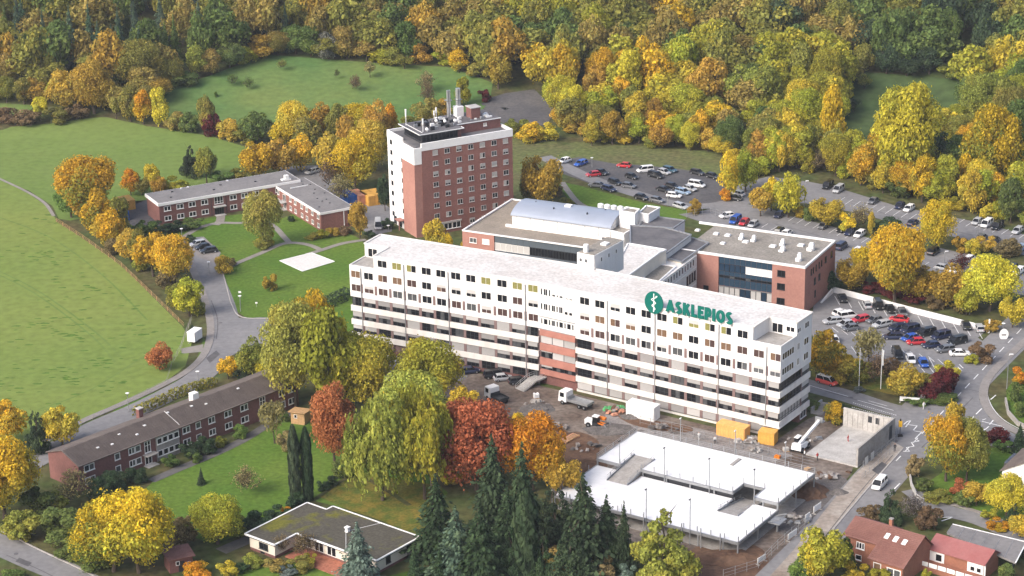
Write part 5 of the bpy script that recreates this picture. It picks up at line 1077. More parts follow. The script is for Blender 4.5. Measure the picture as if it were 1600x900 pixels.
truck(900, 634, -1, -.28, 'white cab flatbed truck on the dirt before the hospital')
truck(776, 627, -1, -.5, 'small white cab tipper half hidden behind the rust red tree', 5.4, 'frame_dark')
def loader():
    p = G(931, 668); hd = heading(p, G(950, 672)); T = thing('wheel_loader', 'small white and black wheel loader with raised orange part', 'loader', (p.x, p.y, .05), hd)
    MB().box(-2.2, -.5, -.7, .7, .6, 1.6).build('engine_cover', 'white_metal', T); MB().box(-.5, .7, -.65, .65, .6, 1.2).build('chassis', 'frame_dark', T)
    MB().box(-.5, .6, -.55, .55, 1.2, 2.4).build('cab', 'black', T); MB().box(-.6, .7, -.6, .6, 2.4, 2.55).build('cab_roof', 'white_metal', T)
    MB().bar((.4, -.4, 1.2), (2.4, -.4, .9), .15, .22).bar((.4, .4, 1.2), (2.4, .4, .9), .15, .22).build('arm', 'orange_paint', T)
    MB().add([(2.3, -1, .2), (2.3, 1, .2), (2.3, 1, 1.3), (2.3, -1, 1.3), (3.4, -1, .2), (3.4, 1, .2), (2.6, 1, 1.3), (2.6, -1, 1.3)], [(0, 1, 2, 3), (0, 4, 5, 1), (0, 3, 7, 4), (1, 5, 6, 2)]).build('bucket', 'steel', T)
    MB().box(-.2, 1.6, .7, 1.6, 1.5, 1.9).build('skip', 'orange_paint', T); wheel_set(T, (-1.3, 1.0), .75, .55)
loader()
def telehandler():
    p = G(1251, 703); hd = heading(p, G(1275, 684)); T = thing('telehandler', 'white telescopic handler with its boom raised beside the concrete shell', 'site vehicle', (p.x, p.y, .05), hd)
    MB().add([(-2.2, -1.05, .7), (2.0, -1.05, .7), (2.0, 1.05, .7), (-2.2, 1.05, .7), (-1.9, -.95, 1.9), (1.2, -.95, 1.5), (1.2, .95, 1.5), (-1.9, .95, 1.9)], [(0, 3, 2, 1), (4, 5, 6, 7), (0, 1, 5, 4), (1, 2, 6, 5), (2, 3, 7, 6), (3, 0, 4, 7)]).build('body', 'white_metal', T)
    MB().box(-1.0, .5, .15, .95, 1.5, 2.7).build('cab', 'glass', T); MB().box(-1.1, .6, .1, 1.0, 2.7, 2.82).build('cab_roof', 'white_metal', T)
    MB().bar((-1.6, -.4, 1.9), (7.2, -.4, 3.6), .5, .55).build('boom', 'white_clean', T); MB().box(7.0, 8.2, -1.2, .4, 3.2, 3.4).box(7.0, 7.1, -1.2, .4, 3.2, 4.4).build('platform', 'steel', T)
    wheel_set(T, (-1.4, 1.3), 1.0, .6)
telehandler()
def container(px, py, hd, L, W_, H_, m, label, name='container', cat='container', z=0.05, group=None):
    p = G(px, py); T = thing(name, label, cat, (p.x, p.y, z), hd, group)
    MB().box(0, L, 0, W_, 0, H_).build('body', m, T)
    n = int(L / .55)
    for k in range(n): link('rib', boxmesh('rib', .22, .06, H_ - .3, m), T, (L * (k + .5) / n, 0, .15))
    n = int(W_ / .55)
    for k in range(n): link('rib', boxmesh('rib', .22, .06, H_ - .3, m), T, (L, W_ * (k + .5) / n, .15), 90)
    MB().box(-.04, L + .04, -.04, W_ + .04, H_, H_ + .1).build('roof', m, T)
    return T
container(1119, 680, -33, 6.2, 2.5, 2.5, 'container_orange', 'longer orange site container below the hospital gable'); container(1184, 693, -25, 3.3, 2.5, 2.4, 'container_amber', 'shorter orange site container nearest the gable corner')
container(978, 650, -33, 6.4, 2.6, 2.9, 'white_metal', 'white site container standing before the hospital blinds')
for i, (x, y, m, l) in enumerate(((545, 323, 'container_blue', 'blue container at the left of the row beside the tower'), (561, 322, 'container_rose', 'rose roofed container next to the blue one'), (576, 323, 'container_amber', 'amber container third in the row beside the tower'), (589, 321, 'container_amber', 'amber container nearest the white tower wall'))):
    container(x, y, 28, 2.5, 6.0, 2.6, m, l, group='containers beside the tower')
container(194, 330, 28, 3.2, 5, 2.5, 'container_amber', 'orange container at the left end of the staff house'); container(186, 348, 35, 3.0, 4.0, 2.4, 'container_blue', 'blue shed with pale roof by the staff house')
# white trailer by the left road
def kiosk():
    p = G(293, 537); T = thing('trailer', 'small white box trailer beside the left road', 'trailer', (p.x, p.y, .05), 68)
    MB().box(0, 3.4, -1.9, 0, .5, 2.6).build('body', 'white_metal', T); MB().box(-.05, 3.45, -1.95, .05, 2.6, 2.72).build('roof', 'sign_white', T); MB().box(-1.2, 0, -.95, -.85, .5, .6).build('drawbar', 'steel', T)
    me = shared('tw', lambda: MB().tube((0, -.1, 0), (0, .1, 0), .3, n=10).mesh('wheel', 'rubber'))
    for y in (-1.8, -.1): link('wheel', me, T, (1.7, y, .3))
    sheet('gravel_area', [(283, 545), (318, 538), (316, 550), (284, 553)], 'path', .06)
kiosk()
def shed(px, py, hd, L, W_, H_, wall, roof, label, slope=.3, name='garden_shed'):
    p = G(px, py); T = thing(name, label, 'shed', (p.x, p.y, .03), hd)
    MB().add([(0, 0, 0), (L, 0, 0), (L, W_, 0), (0, W_, 0), (0, 0, H_), (L, 0, H_), (L, W_, H_ - slope), (0, W_, H_ - slope)], [(0, 3, 2, 1), (4, 5, 6, 7), (0, 1, 5, 4), (1, 2, 6, 5), (2, 3, 7, 6), (3, 0, 4, 7)]).build('wall', wall, T)
    MB().add([(-.4, -.5, H_ + .05), (L + .4, -.5, H_ + .05), (L + .4, W_ + .3, H_ - slope), (-.4, W_ + .3, H_ - slope), (-.4, -.5, H_ + .2), (L + .4, -.5, H_ + .2), (L + .4, W_ + .3, H_ - slope + .15), (-.4, W_ + .3, H_ - slope + .15)], [(0, 3, 2, 1), (4, 5, 6, 7), (0, 1, 5, 4), (1, 2, 6, 5), (2, 3, 7, 6), (3, 0, 4, 7)]).build('roof', roof, T)
    window(T, L * .35, 0, H_ * .5, .7, .8, 0, 1, 'frame_white', 'glass', sill=False); return T
shed(455, 662, -20, 3.0, 2.6, 2.6, 'wood', 'tan_roof' if 'tan_roof' in M else 'wood', 'pale wooden garden shed at the end of the housing block')
T = shed(266, 897, 25, 4.2, 3.4, 2.6, 'brick_dark', 'tiles_red', 'small hut with rusty red roof below the golden maple', slope=-.5, name='hut')
MB().box(1.6, 2.6, -.06, -.002, 0, 2.0).build('door', 'frame_dark', T); MB().box(3.0, 3.8, -.06, -.002, .9, 1.6).build('notice', 'sign_white', T)

# ------------------------------------------------------------------ piles, boards, timber
def heap(name, px, py, R, H_, m, label, cat, seed=1, sx=1.3):
    r = random.Random(seed); p = G(px, py); vs = []; fs = []; n, k = 18, 5
    for j in range(k + 1):
        t = j / k
        for i in range(n): a = 6.2832 * i / n; q = R * (1 - t * .92) * r.uniform(.82, 1.15); vs.append((q * math.cos(a) * sx, q * math.sin(a), -.05 + H_ * (1 - (1 - t) ** 1.4) * r.uniform(.85, 1.1)))
    for j in range(k):
        for i in range(n): fs.append((j * n + i, j * n + (i + 1) % n, (j + 1) * n + (i + 1) % n, (j + 1) * n + i))
    fs.append(tuple(k * n + i for i in range(n)))
    return tag(MB().add(vs, fs).build(name, m, loc=(p.x, p.y, 0)), label, cat)
heap('earth_heap', 952, 672, 3.2, 1.2, 'dark_gravel', 'dark gravel heap in front of the small loader', 'heap', 2, 1.7); heap('earth_heap', 840, 640, 3.0, 1.3, 'dark_gravel', 'dark heap between the tipper and the flatbed truck', 'heap', 3)
heap('earth_heap', 870, 678, 2.0, .8, 'soil', 'brown earth heap beside the stacked timber', 'heap', 4); heap('earth_heap', 905, 730, 4.0, 1.3, 'soil', 'long bare brown earth mound left of the parking deck', 'heap', 5, 1.4)
heap('earth_heap', 1262, 768, 4.4, 1.6, 'soil', 'brown earth bank along the right side of the deck', 'heap', 6, .9); heap('earth_heap', 1135, 872, 3.8, 1.0, 'soil', 'brown earth mound below the front of the deck', 'heap', 7, 1.8)
heap('earth_heap', 985, 652, 1.8, .7, 'dark_gravel', 'dark earth heap left of the white site container', 'heap', 8); heap('earth_heap', 1310, 770, 1.6, .8, 'dark_gravel', 'small dark gravel heap at the edge of the dusty pavement', 'heap', 9)
def debris(px, py, n, spread, label, seed, mats=('rubble', 'concrete_light', 'steel')):
    r = random.Random(seed); p = G(px, py); T = thing('rubble_pile', label, 'rubble', (p.x, p.y, .04))
    for i in range(n):
        s = r.uniform(.25, .8); x, y = r.gauss(0, spread), r.gauss(0, spread * .7); z = max(0, .8 - (x * x + y * y) * .12) * r.random(); h = s * r.uniform(.3, .8)
        b = MB((x, y, r.uniform(0, 180))); c = [r.uniform(.6, 1) for _ in range(8)]
        b.add([(-s * c[0], -s * c[1] * .6, z), (s * c[2], -s * .6, z), (s, s * c[3] * .6, z), (-s, s * .6, z), (-s * c[4] * .8, -s * .5, z + h), (s * c[5] * .8, -s * .5, z + h * c[6]), (s * .8, s * .5, z + h), (-s * .7, s * c[7] * .5, z + h)], [(0, 3, 2, 1), (4, 5, 6, 7), (0, 1, 5, 4), (1, 2, 6, 5), (2, 3, 7, 6), (3, 0, 4, 7)]); b.build('lump', r.choice(mats), T)
debris(1176, 690, 34, 1.1, 'pale rubble pile between the two orange containers', 1); debris(1183, 705, 10, 1.0, 'broken concrete slabs in front of the orange containers', 2, ('rubble', 'wood', 'concrete_light'))
debris(962, 645, 22, 1.3, 'rusty scrap and stones beside the flatbed truck', 3, ('soil', 'rubble', 'container_rose')); debris(1258, 690, 12, 1.2, 'loose stones near the hospital gable', 4)
debris(1300, 745, 16, 1.4, 'stones on the dirt left of the dusty pavement', 11, ('rubble', 'soil', 'concrete_light')); debris(920, 700, 14, 1.8, 'scattered stones left of the upper deck', 12, ('rubble', 'dark_gravel')); debris(1030, 672, 16, 2.0, 'loose stones along the gravel track', 13, ('rubble', 'dark_gravel')); debris(840, 632, 12, 1.0, 'boulders beside the dark heap', 14, ('rubble', 'concrete'))
debris(1245, 812, 18, 1.6, 'scattered stones right of the parking deck', 5); debris(870, 672, 14, 1.1, 'dark stones beside the stacked timber', 6, ('dark_gravel', 'rubble'))
T = thing('tarpaulin', 'green tarpaulin over material beside the white container', 'tarpaulin', (*G(960, 640), 0)); r_ = random.Random(4)
for k in range(5): x = .8 * k; MB((x - 1.6, r_.uniform(-.4, .4), r_.uniform(0, 60))).add([(-.8, -.6, .02), (.8, -.6, .02), (.8, .6, .02), (-.8, .6, .02), (-.3, -.2, .8), (.4, -.2, .6), (.3, .3, .7), (-.3, .2, .9)], [(4, 5, 6, 7), (0, 1, 5, 4), (1, 2, 6, 5), (2, 3, 7, 6), (3, 0, 4, 7)]).build('fold', 'tarp_green', T)
T = thing('timber_stack', 'stack of pale timber boards on the dirt', 'timber', (*G(889, 686), .05), 52)
for k in range(9): MB((0, (k % 5) * .42 - .9, (k * 37 % 9) - 4)).box(-2.2, 2.2, -.14, .14, .02 + .17 * (k // 5), .17 + .17 * (k // 5)).build('board', 'wood' if k % 2 else 'wood_pink', T)
def pallet(px, py, hd, label, m, n=3, h=.5):
    T = thing('pallet_load', label, 'pallet', (*G(px, py), .05), hd)
    for k in range(3): MB().box(-.6, .6, -.5 + .42 * k, -.36 + .42 * k, 0, .12).build('slat', 'wood', T)
    for k in range(n): MB().box(-.55 + .37 * k, -.22 + .37 * k, -.45, .45, .13, .13 + h * (1 - .15 * (k % 2))).build('block', m, T)
for a in ((1008, 700, 20, 'pallet of grey blocks left of the upper deck corner', 'concrete', 3, .7), (862, 702, 60, 'pallet of white sacks beside the timber', 'white_metal', 3, .5), (1215, 716, -30, 'orange pallet load behind the right end of the deck', 'orange_paint', 3, .4), (1228, 705, 10, 'pallet of pale blocks near the telehandler', 'concrete_light', 3, .6), (838, 622, 15, 'white crate under the entrance stair', 'white_metal', 3, .9), (1262, 735, 40, 'pallet of timber at the right corner of the deck', 'wood', 3, .4)): pallet(*a)
def board(px, py, hd, w, h, label, m='sign_white'):
    p = G(px, py); T = thing('site_board', label, 'sign', (p.x, p.y, .04), hd); MB().box(-w / 2, w / 2, -.04, .04, .35, .35 + h).build('panel', m, T)
    for x in (-w / 2 + .1, w / 2 - .1): MB().box(x - .05, x + .05, .05, .12, 0, .35 + h).build('post', 'steel', T); MB().box(x - .12, x + .12, -.4, .4, 0, .12).build('foot', 'concrete', T)
    return T
board(1277, 800, 52, 2.6, 1.2, 'white barrier board beside the dusty road, upper one'); board(1238, 842, 52, 3.0, 1.1, 'white barrier board right of the parking deck front'); board(1190, 880, 48, 2.4, 1.0, 'white barrier board below the parking deck corner'); board(1262, 812, 52, 1.4, .9, 'short white barrier board between two longer ones')
T = board(1421, 630, -16, 4.0, .95, 'long white hospital name board in the roadside shrubs'); 
# fence panels along deck and road
def mesh_fence(pts, label, name='fence', h=1.9, step=2.6, m='steel', rails=3):
    P = [G(*p) for p in pts]; o = P[0]; T = thing(name, label, 'fence', (o.x, o.y, .03))
    for a, b in zip(P[:-1], P[1:]):
        d = b - a; n = max(1, round(d.length / step))
        for k in range(n):
            q = a + d * k / n - o; link('post', boxmesh('post', .08, .08, h, m), T, (q.x, q.y, 0))
        for j in range(rails): z = h * (j + .7) / rails; q, w = a - o, b - o; MB().bar((q.x, q.y, z), (w.x, w.y, z), .035, .045).build('rail', m, T)
    return T
mesh_fence([(1000, 663), (1100, 688), (1200, 712), (1272, 730)], 'site fence along the back of the parking deck', m='steel'); mesh_fence([(1130, 905), (1185, 888), (1215, 858), (1268, 812)], 'site fence between the deck and the dusty road', m='steel')
mesh_fence([(88, 347), (130, 374), (190, 417), (245, 470), (288, 512)], 'wire field fence along the hedgerow of the big field', h=1.2, m='wood', step=4); mesh_fence([(268, 572), (282, 548), (292, 520), (300, 500)], 'short wire fence beside the red shrub', h=1.3, m='concrete', step=3)
mesh_fence([(145, 655), (200, 630), (260, 600), (268, 575)], 'wire fence between the big field and the road', h=1.1, m='concrete', step=7, rails=2); mesh_fence([(1073, 340), (1110, 335), (1140, 345)], 'grey mesh fence at the back of the brick block', h=2, step=2)
mesh_fence([(1330, 652), (1370, 664), (1400, 672), (1402, 690)], 'grey railing along the top of the concrete shell', h=1.2, step=1.5); mesh_fence([(1396, 705), (1372, 728), (1345, 752)], 'site fence at the road side of the concrete shell', h=1.4, step=2)
T = thing('steps', 'flight of garden steps beside the hospital gable', 'stairs', (*G(1276, 648), 0), 58)
for k in range(9): MB().box(.55 * k, .55 * k + .55, -1.0, 1.0, 0, .1 + .09 * k).build('step', 'concrete', T)
MB().box(0, 5, 1.0, 1.35, 0, 1.3).build('side_wall', 'concrete_light', T)

# ------------------------------------------------------------------ lamps, poles, signs
def lamp(px, py, py2, label, head='disc', arm=0.0, group='street lamps'):
    p = G(px, py); h = height(px, py, py2); T = thing('street_lamp', label, 'lamp', (p.x, p.y, .03), 0, group)
    MB().tube((0, 0, 0), (0, 0, h - .2), .09, .06, n=6).build('pole', 'steel', T)
    if head == 'disc': MB().tube((0, 0, h - .35), (0, 0, h - .05), .12, .42, n=12).tube((0, 0, h - .05), (0, 0, h), .42, .3, n=12).build('lamp_head', 'sign_white', T)
    else: MB().bar((0, 0, h - .2), (arm, 0, h), .07, .07).box(arm - .4, arm + .4, -.14, .14, h - .02, h + .12).build('lamp_head', 'white_metal', T)
for px, py, py2, l, hd in ((201, 642, 614, 'globe street lamp nearest the yellow roadside tree', 'disc'), (310, 602, 580, 'globe street lamp behind the housing block chimney', 'disc'), (327, 428, 439 - 30, 'street lamp on the bend of the left road', 'disc'), (285, 380, 357, 'street lamp near the parked cars of the staff house', 'disc'), (376, 487, 462, 'left lamp of three on the lawn edge', 'disc'), (1257, 322, 283, 'street lamp among golden shrubs of the upper car park', 'arm'), (1526, 382, 352, 'street lamp on the wooded parking lane', 'arm'), (1475, 412, 393, 'thin street lamp in the small lot among golden trees', 'arm'), (1573, 608, 554, 'tall street lamp at the main road bend', 'arm'), (1567, 522, 505, 'white lamp beside the oval sign', 'disc'), (1043, 322, 300, 'street lamp below the upper car park', 'arm'), (1436, 742, 722, 'white globe lamp beside the autumn tree at the bend', 'disc'), (607, 362, 352, 'small lamp at the foot of the tower', 'disc'), (925, 262, 246, 'small post at the upper car park edge', 'disc')):
    lamp(px, py, py2, l, hd, .5)
def flagpole(px, py, py2, label, banner):
    p = G(px, py); h = height(px, py, py2); T = thing('flagpole', label, 'flagpole', (p.x, p.y, .03))
    MB().tube((0, 0, 0), (0, 0, h), .09, .06, n=8).build('pole', 'white_metal', T)
    if banner: MB().add([(.1, 0, h * .58), (.42, .04, h * .6), (.30, -.05, h * .8), (.45, 0, h * .97), (.1, 0, h * .99)], [(0, 1, 2, 3, 4), (4, 3, 2, 1, 0)]).build('banner', 'sign_white', T)
flagpole(1342, 604, 544, 'bare flagpole before the roadside shrubs', False); flagpole(1376, 608, 546, 'flagpole with a hanging white banner', True)
def road_sign(px, py, py2, label, shape='round', s=.45):
    p = G(px, py); h = height(px, py, py2); T = thing('road_sign', label, 'sign', (p.x, p.y, .03), 0)
    MB().tube((0, 0, 0), (0, 0, h), .05, n=6).build('post', 'steel', T)
    if shape == 'round': MB().tube((0, -.08, h - s), (0, -.13, h - s), s, n=16).build('plate', 'sign_white', T)
    elif shape == 'oval': b = MB(); n = 20; b.add([(s * 1.0 * math.cos(6.2832 * i / n), y, h - 1.3 * s + 1.35 * s * math.sin(6.2832 * i / n)) for y in (-.14, -.06) for i in range(n)], [tuple(range(n)), tuple(range(2 * n - 1, n - 1, -1))] + [(i, i + n, (i + 1) % n + n, (i + 1) % n) for i in range(n)]); b.build('plate', 'sign_white', T); MB().box(-s * .5, s * .5, -.17, -.141, h - 1.5 * s, h - 1.2 * s).build('mark', 'roof_grey', T)
    else: MB().box(-s, s, -.1, -.05, h - 1.5 * s, h).build('plate', 'sign_white', T)
for a in ((1568, 530, 514, 'large white oval sign at the car park entrance', 'oval', 1.0), (1519, 562, 541, 'white sign post before the brown bush', 'plate', .4), (1592, 512, 497, 'white plate sign at the top of the main road', 'plate', .5), (1441, 624, 616, 'round white sign beside the roadside name board', 'round', .5), (1515, 492, 480, 'white sign in the shrubs above the white wall', 'round', .4), (376, 478, 455, 'white plate on a post by the lawn edge', 'plate', .3), (401, 480, 472, 'small white marker on the lawn', 'plate', .25), (1419, 265, 258, 'white marker near the wooded parking lane', 'round', .4)): road_sign(*a)
def signal(px, py):
    p = G(px, py); T = thing('traffic_signal', 'temporary traffic signal with yellow cover at the junction', 'traffic signal', (p.x, p.y, .04))
    MB().tube((0, 0, 0), (0, 0, 2.6), .07, n=6).build('pole', 'frame_dark', T); MB().box(-.5, .5, -.4, .4, 0, .35).build('base', 'rubber', T)
    MB().box(-.32, .32, -.24, .2, 2.1, 3.3).build('housing', 'yellow_cloth', T); MB().tube((0, 0, 3.3), (0, 0, 3.75), .2, .12, n=8).build('cap', 'black', T)
signal(1406, 682)

# ------------------------------------------------------------------ people (a few pixels tall each)
def person_mesh():
    me = bpy.data.meshes.new('person'); V = [(0, 0, .95), (0, 0, 1.2), (0, 0, 1.42), (0, 0, 1.52), (0, .03, 1.64), (0, .02, 1.74), (.10, .02, .90), (.13, .12, .5), (.13, .02, .09), (.13, .16, .05), (-.10, 0, .90), (-.13, -.10, .5), (-.13, -.24, .10), (-.13, -.12, .05), (.2, 0, 1.4), (.27, -.04, 1.13), (.25, .1, .92), (-.2, 0, 1.4), (-.27, .06, 1.13), (-.25, .18, .95)]
    E_ = [(0, 1), (1, 2), (2, 3), (3, 4), (4, 5), (0, 6), (6, 7), (7, 8), (8, 9), (0, 10), (10, 11), (11, 12), (12, 13), (2, 14), (14, 15), (15, 16), (2, 17), (17, 18), (18, 19)]
    R_ = [.15, .14, .15, .06, .10, .085, .09, .065, .045, .04, .09, .065, .045, .04, .06, .045, .035, .06, .045, .035]
    me.from_pydata(V, E_, []); o = bpy.data.objects.new('tmp', me); COL.objects.link(o); sk = o.modifiers.new('s', 'SKIN'); ss = o.modifiers.new('u', 'SUBSURF'); ss.levels = 1
    for i, v in enumerate(me.skin_vertices[0].data): v.radius = (R_[i], R_[i]); v.use_root = i == 0
    dg = bpy.context.evaluated_depsgraph_get(); m = bpy.data.meshes.new_from_object(o.evaluated_get(dg)); bpy.data.objects.remove(o); m.name = 'person'; return m
PM = person_mesh()
def person(px, py, top, legs, label, rot=0):
    p = G(px, py); me = PM.copy(); me.materials.clear()
    for k in (legs, top, 'skin'): me.materials.append(M[k])
    for f in me.polygons: f.material_index = 0 if f.center.z < .95 else (1 if f.center.z < 1.5 else 2)
    o = link('person', me, None, (p.x, p.y, .06), rot); tag(o, label, 'person', 'people on and near the site')
person(1277, 720, 'red_cloth', 'dark_cloth', 'person in dark red top walking on the dirt by the concrete shell', 30); person(1257, 716, 'white_cloth', 'dark_cloth', 'person in white top near the end of the deck fence', 100); person(1325, 692, 'red_cloth', 'red_cloth', 'person in red working inside the concrete shell', 60)
person(1443, 640, 'white_cloth', 'white_cloth', 'pedestrian in white at the kerb of the side road', 200); person(1092, 688, 'white_cloth', 'white_cloth', 'left of two people in white behind the parking deck', 10); person(1117, 694, 'white_cloth', 'dark_cloth', 'right of two people in white behind the parking deck', 190); person(1398, 706, 'dark_cloth', 'dark_cloth', 'person in dark clothes at the roadworks below the yellow signal', 0)
# ------------------------------------------------------------------ trees
def leaf_material(name, vertex=False):
    m = bpy.data.materials.new(name); m.use_nodes = True; nt = m.node_tree; n = nt.nodes; L = nt.links
    for x in list(n): n.remove(x)
    out = n.new('ShaderNodeOutputMaterial'); df = n.new('ShaderNodeBsdfDiffuse'); tr = n.new('ShaderNodeBsdfTranslucent'); mx = n.new('ShaderNodeMixShader'); mx.inputs[0].default_value = .45
    if vertex: ca = n.new('ShaderNodeAttribute'); ca.attribute_name = 'ca'; A = ca.outputs['Color']; cb = n.new('ShaderNodeAttribute'); cb.attribute_name = 'cb'; B = cb.outputs['Color']
    else: oi = n.new('ShaderNodeObjectInfo'); A = oi.outputs['Color']; cb = n.new('ShaderNodeAttribute'); cb.attribute_type = 'OBJECT'; cb.attribute_name = 'second_colour'; B = cb.outputs['Color']
    lu = n.new('ShaderNodeAttribute'); lu.attribute_name = 'lump'; lv = n.new('ShaderNodeAttribute'); lv.attribute_name = 'leaf'
    rr = n.new('ShaderNodeMapRange'); rr.inputs[1].default_value = .42; rr.inputs[2].default_value = .85; L.new(lu.outputs['Fac'], rr.inputs[0])
    cm = n.new('ShaderNodeMix'); cm.data_type = 'RGBA'; L.new(rr.outputs[0], cm.inputs[0]); L.new(A, cm.inputs[6]); L.new(B, cm.inputs[7])
    r2 = n.new('ShaderNodeMapRange'); r2.inputs[3].default_value = .5; r2.inputs[4].default_value = 1.45; L.new(lv.outputs['Fac'], r2.inputs[0])
    vm = n.new('ShaderNodeVectorMath'); vm.operation = 'SCALE'; L.new(cm.outputs[2], vm.inputs[0]); L.new(r2.outputs[0], vm.inputs['Scale'])
    L.new(vm.outputs[0], df.inputs[0]); L.new(vm.outputs[0], tr.inputs[0]); L.new(df.outputs[0], mx.inputs[1]); L.new(tr.outputs[0], mx.inputs[2]); L.new(mx.outputs[0], out.inputs[0]); M[name] = m
leaf_material('leaf'); leaf_material('leaf_far', True)
def quads(C, N, T, su, sv, lump, leaf, name, m='leaf'):
    "one leaf clump per row: centre C, normal N, tangent hint T, half sizes su, sv"
    N = N / (np.linalg.norm(N, axis=1, keepdims=True) + 1e-9); U = np.cross(N, T); U /= np.linalg.norm(U, axis=1, keepdims=True) + 1e-9; Vv = np.cross(N, U)
    su = su[:, None]; sv = sv[:, None]; k = len(C)
    P = np.stack([C - U * su * .55 - Vv * sv, C + U * su - Vv * sv * .35, C + U * su * .5 + Vv * sv, C - U * su + Vv * sv * .4], 1).reshape(-1, 3)
    me = bpy.data.meshes.new(name); me.vertices.add(4 * k); me.vertices.foreach_set('co', P.ravel().astype(np.float32)); me.loops.add(4 * k); me.loops.foreach_set('vertex_index', np.arange(4 * k, dtype=np.int32))
    me.polygons.add(k); me.polygons.foreach_set('loop_start', np.arange(0, 4 * k, 4, dtype=np.int32)); me.update(calc_edges=True)
    for nm, v in (('lump', lump), ('leaf', leaf)): a = me.attributes.new(nm, 'FLOAT', 'POINT'); a.data.foreach_set('value', np.repeat(v, 4).astype(np.float32))
    me.materials.append(M[m]); return me
def rdir(rs, k): v = rs.normal(size=(k, 3)); return v / np.linalg.norm(v, axis=1, keepdims=True)
def lumps_round(rs, n, top=1.0, lean=0.0, zlo=.16, shape='round'):
    Ls = []
    zc, hz = (zlo + 1) / 2, (1 - zlo) / 2
    for i in range(n):
        d = rdir(rs, 1)[0]; d[2] = d[2] * .9 + .12; q = rs.uniform(.55, .74) if i > n * .18 else rs.uniform(0, .4)
        w = 1.0
        if shape == 'oval': w = 1 - .35 * max(0, d[2])
        if shape == 'broad': w = 1 + .1 * (1 - abs(d[2]))
        if shape == 'conic':
            z = 1 - math.sqrt(rs.rand()); a = rs.uniform(0, 6.283); q = .44 * (1 - z) ** .62 * rs.uniform(.55, 1.05); Ls.append((q * math.cos(a), q * math.sin(a), .07 + .88 * z, rs.uniform(.06, .135) * (1.3 - z), rs.random())); continue
        Ls.append((d[0] * q * .5 * w, d[1] * q * .5 * w, zc + d[2] * q * hz, rs.uniform(.085, .225), rs.random()))
    return Ls
def crown_round(seed, n=26, leaves=3400, ls=.030, shape='round', zlo=.16, flat=1.0):
    rs = np.random.RandomState(seed); Ls = lumps_round(rs, n, shape=shape, zlo=zlo); w = np.array([l[3] ** 2 for l in Ls]); w /= w.sum(); idx = rs.choice(len(Ls), leaves, p=w)
    A = np.array(Ls)[idx]; d = rdir(rs, leaves); d[:, 2] = np.where(rs.rand(leaves) < .5, np.abs(d[:, 2]), d[:, 2]); r = A[:, 3] * rs.uniform(.62, 1.08, leaves) ** .6
    stray = rs.rand(leaves) < .10; r = np.where(stray, r * rs.uniform(1.05, 1.32, leaves), r)
    C = A[:, :3] + d * r[:, None] * np.array([1, 1, .92]); N = d * .75 + rdir(rs, leaves) * .65 + np.array([0, 0, .25])
    s = ls * np.clip(np.exp(rs.normal(0, .36, leaves)), .45, 1.7); hgt = (C[:, 2] - .16) / .84
    lump = np.clip(A[:, 4] * .62 + .25 * (1 - hgt) + rs.normal(0, .10, leaves) + .06, 0, 1)
    return quads(C, N, rdir(rs, leaves), s, s * .8, lump, rs.rand(leaves), 'crown')
def crown_willow(seed, leaves=14000):
    "many short hanging sprays spread over rounded limbs"
    rs = np.random.RandomState(seed); Cs = []; lu = []; n = 900; m = leaves // n; Ls = lumps_round(rs, 40, zlo=.10)
    for k in range(n):
        L = Ls[rs.randint(len(Ls))]; d = rdir(rs, 1)[0]; d[2] = abs(d[2]) * .8; c0 = np.array(L[:3]) + d * L[3] * .95; t = rs.rand(m); ln = rs.uniform(.06, .22) * (1.15 if np.hypot(c0[0], c0[1]) > .25 else .7); a = math.atan2(c0[1], c0[0])
        o = .05 * (1 - np.exp(-t * 3)); c = np.stack([c0[0] + math.cos(a) * o + rs.normal(0, .016, m), c0[1] + math.sin(a) * o + rs.normal(0, .016, m), c0[2] - ln * t ** 1.2 + rs.normal(0, .012, m)], 1); Cs.append(c); lu.append(np.clip(L[4] * .7 + rs.normal(.1, .10, m), 0, 1))
    C = np.concatenate(Cs); lu = np.concatenate(lu); k = len(C); C[:, 2] = np.maximum(C[:, 2], .05); d = C * np.array([1, 1, 0]); d /= np.linalg.norm(d, axis=1, keepdims=True) + 1e-6
    N = d + rdir(rs, k) * .8; T = np.array([0, 0, 1.]) + rdir(rs, k) * .35; s = .0105 * np.exp(rs.normal(0, .35, k)); return quads(C, N, np.cross(N, T), s * 1.5, s * 1.1, lu, rs.rand(k), 'crown')
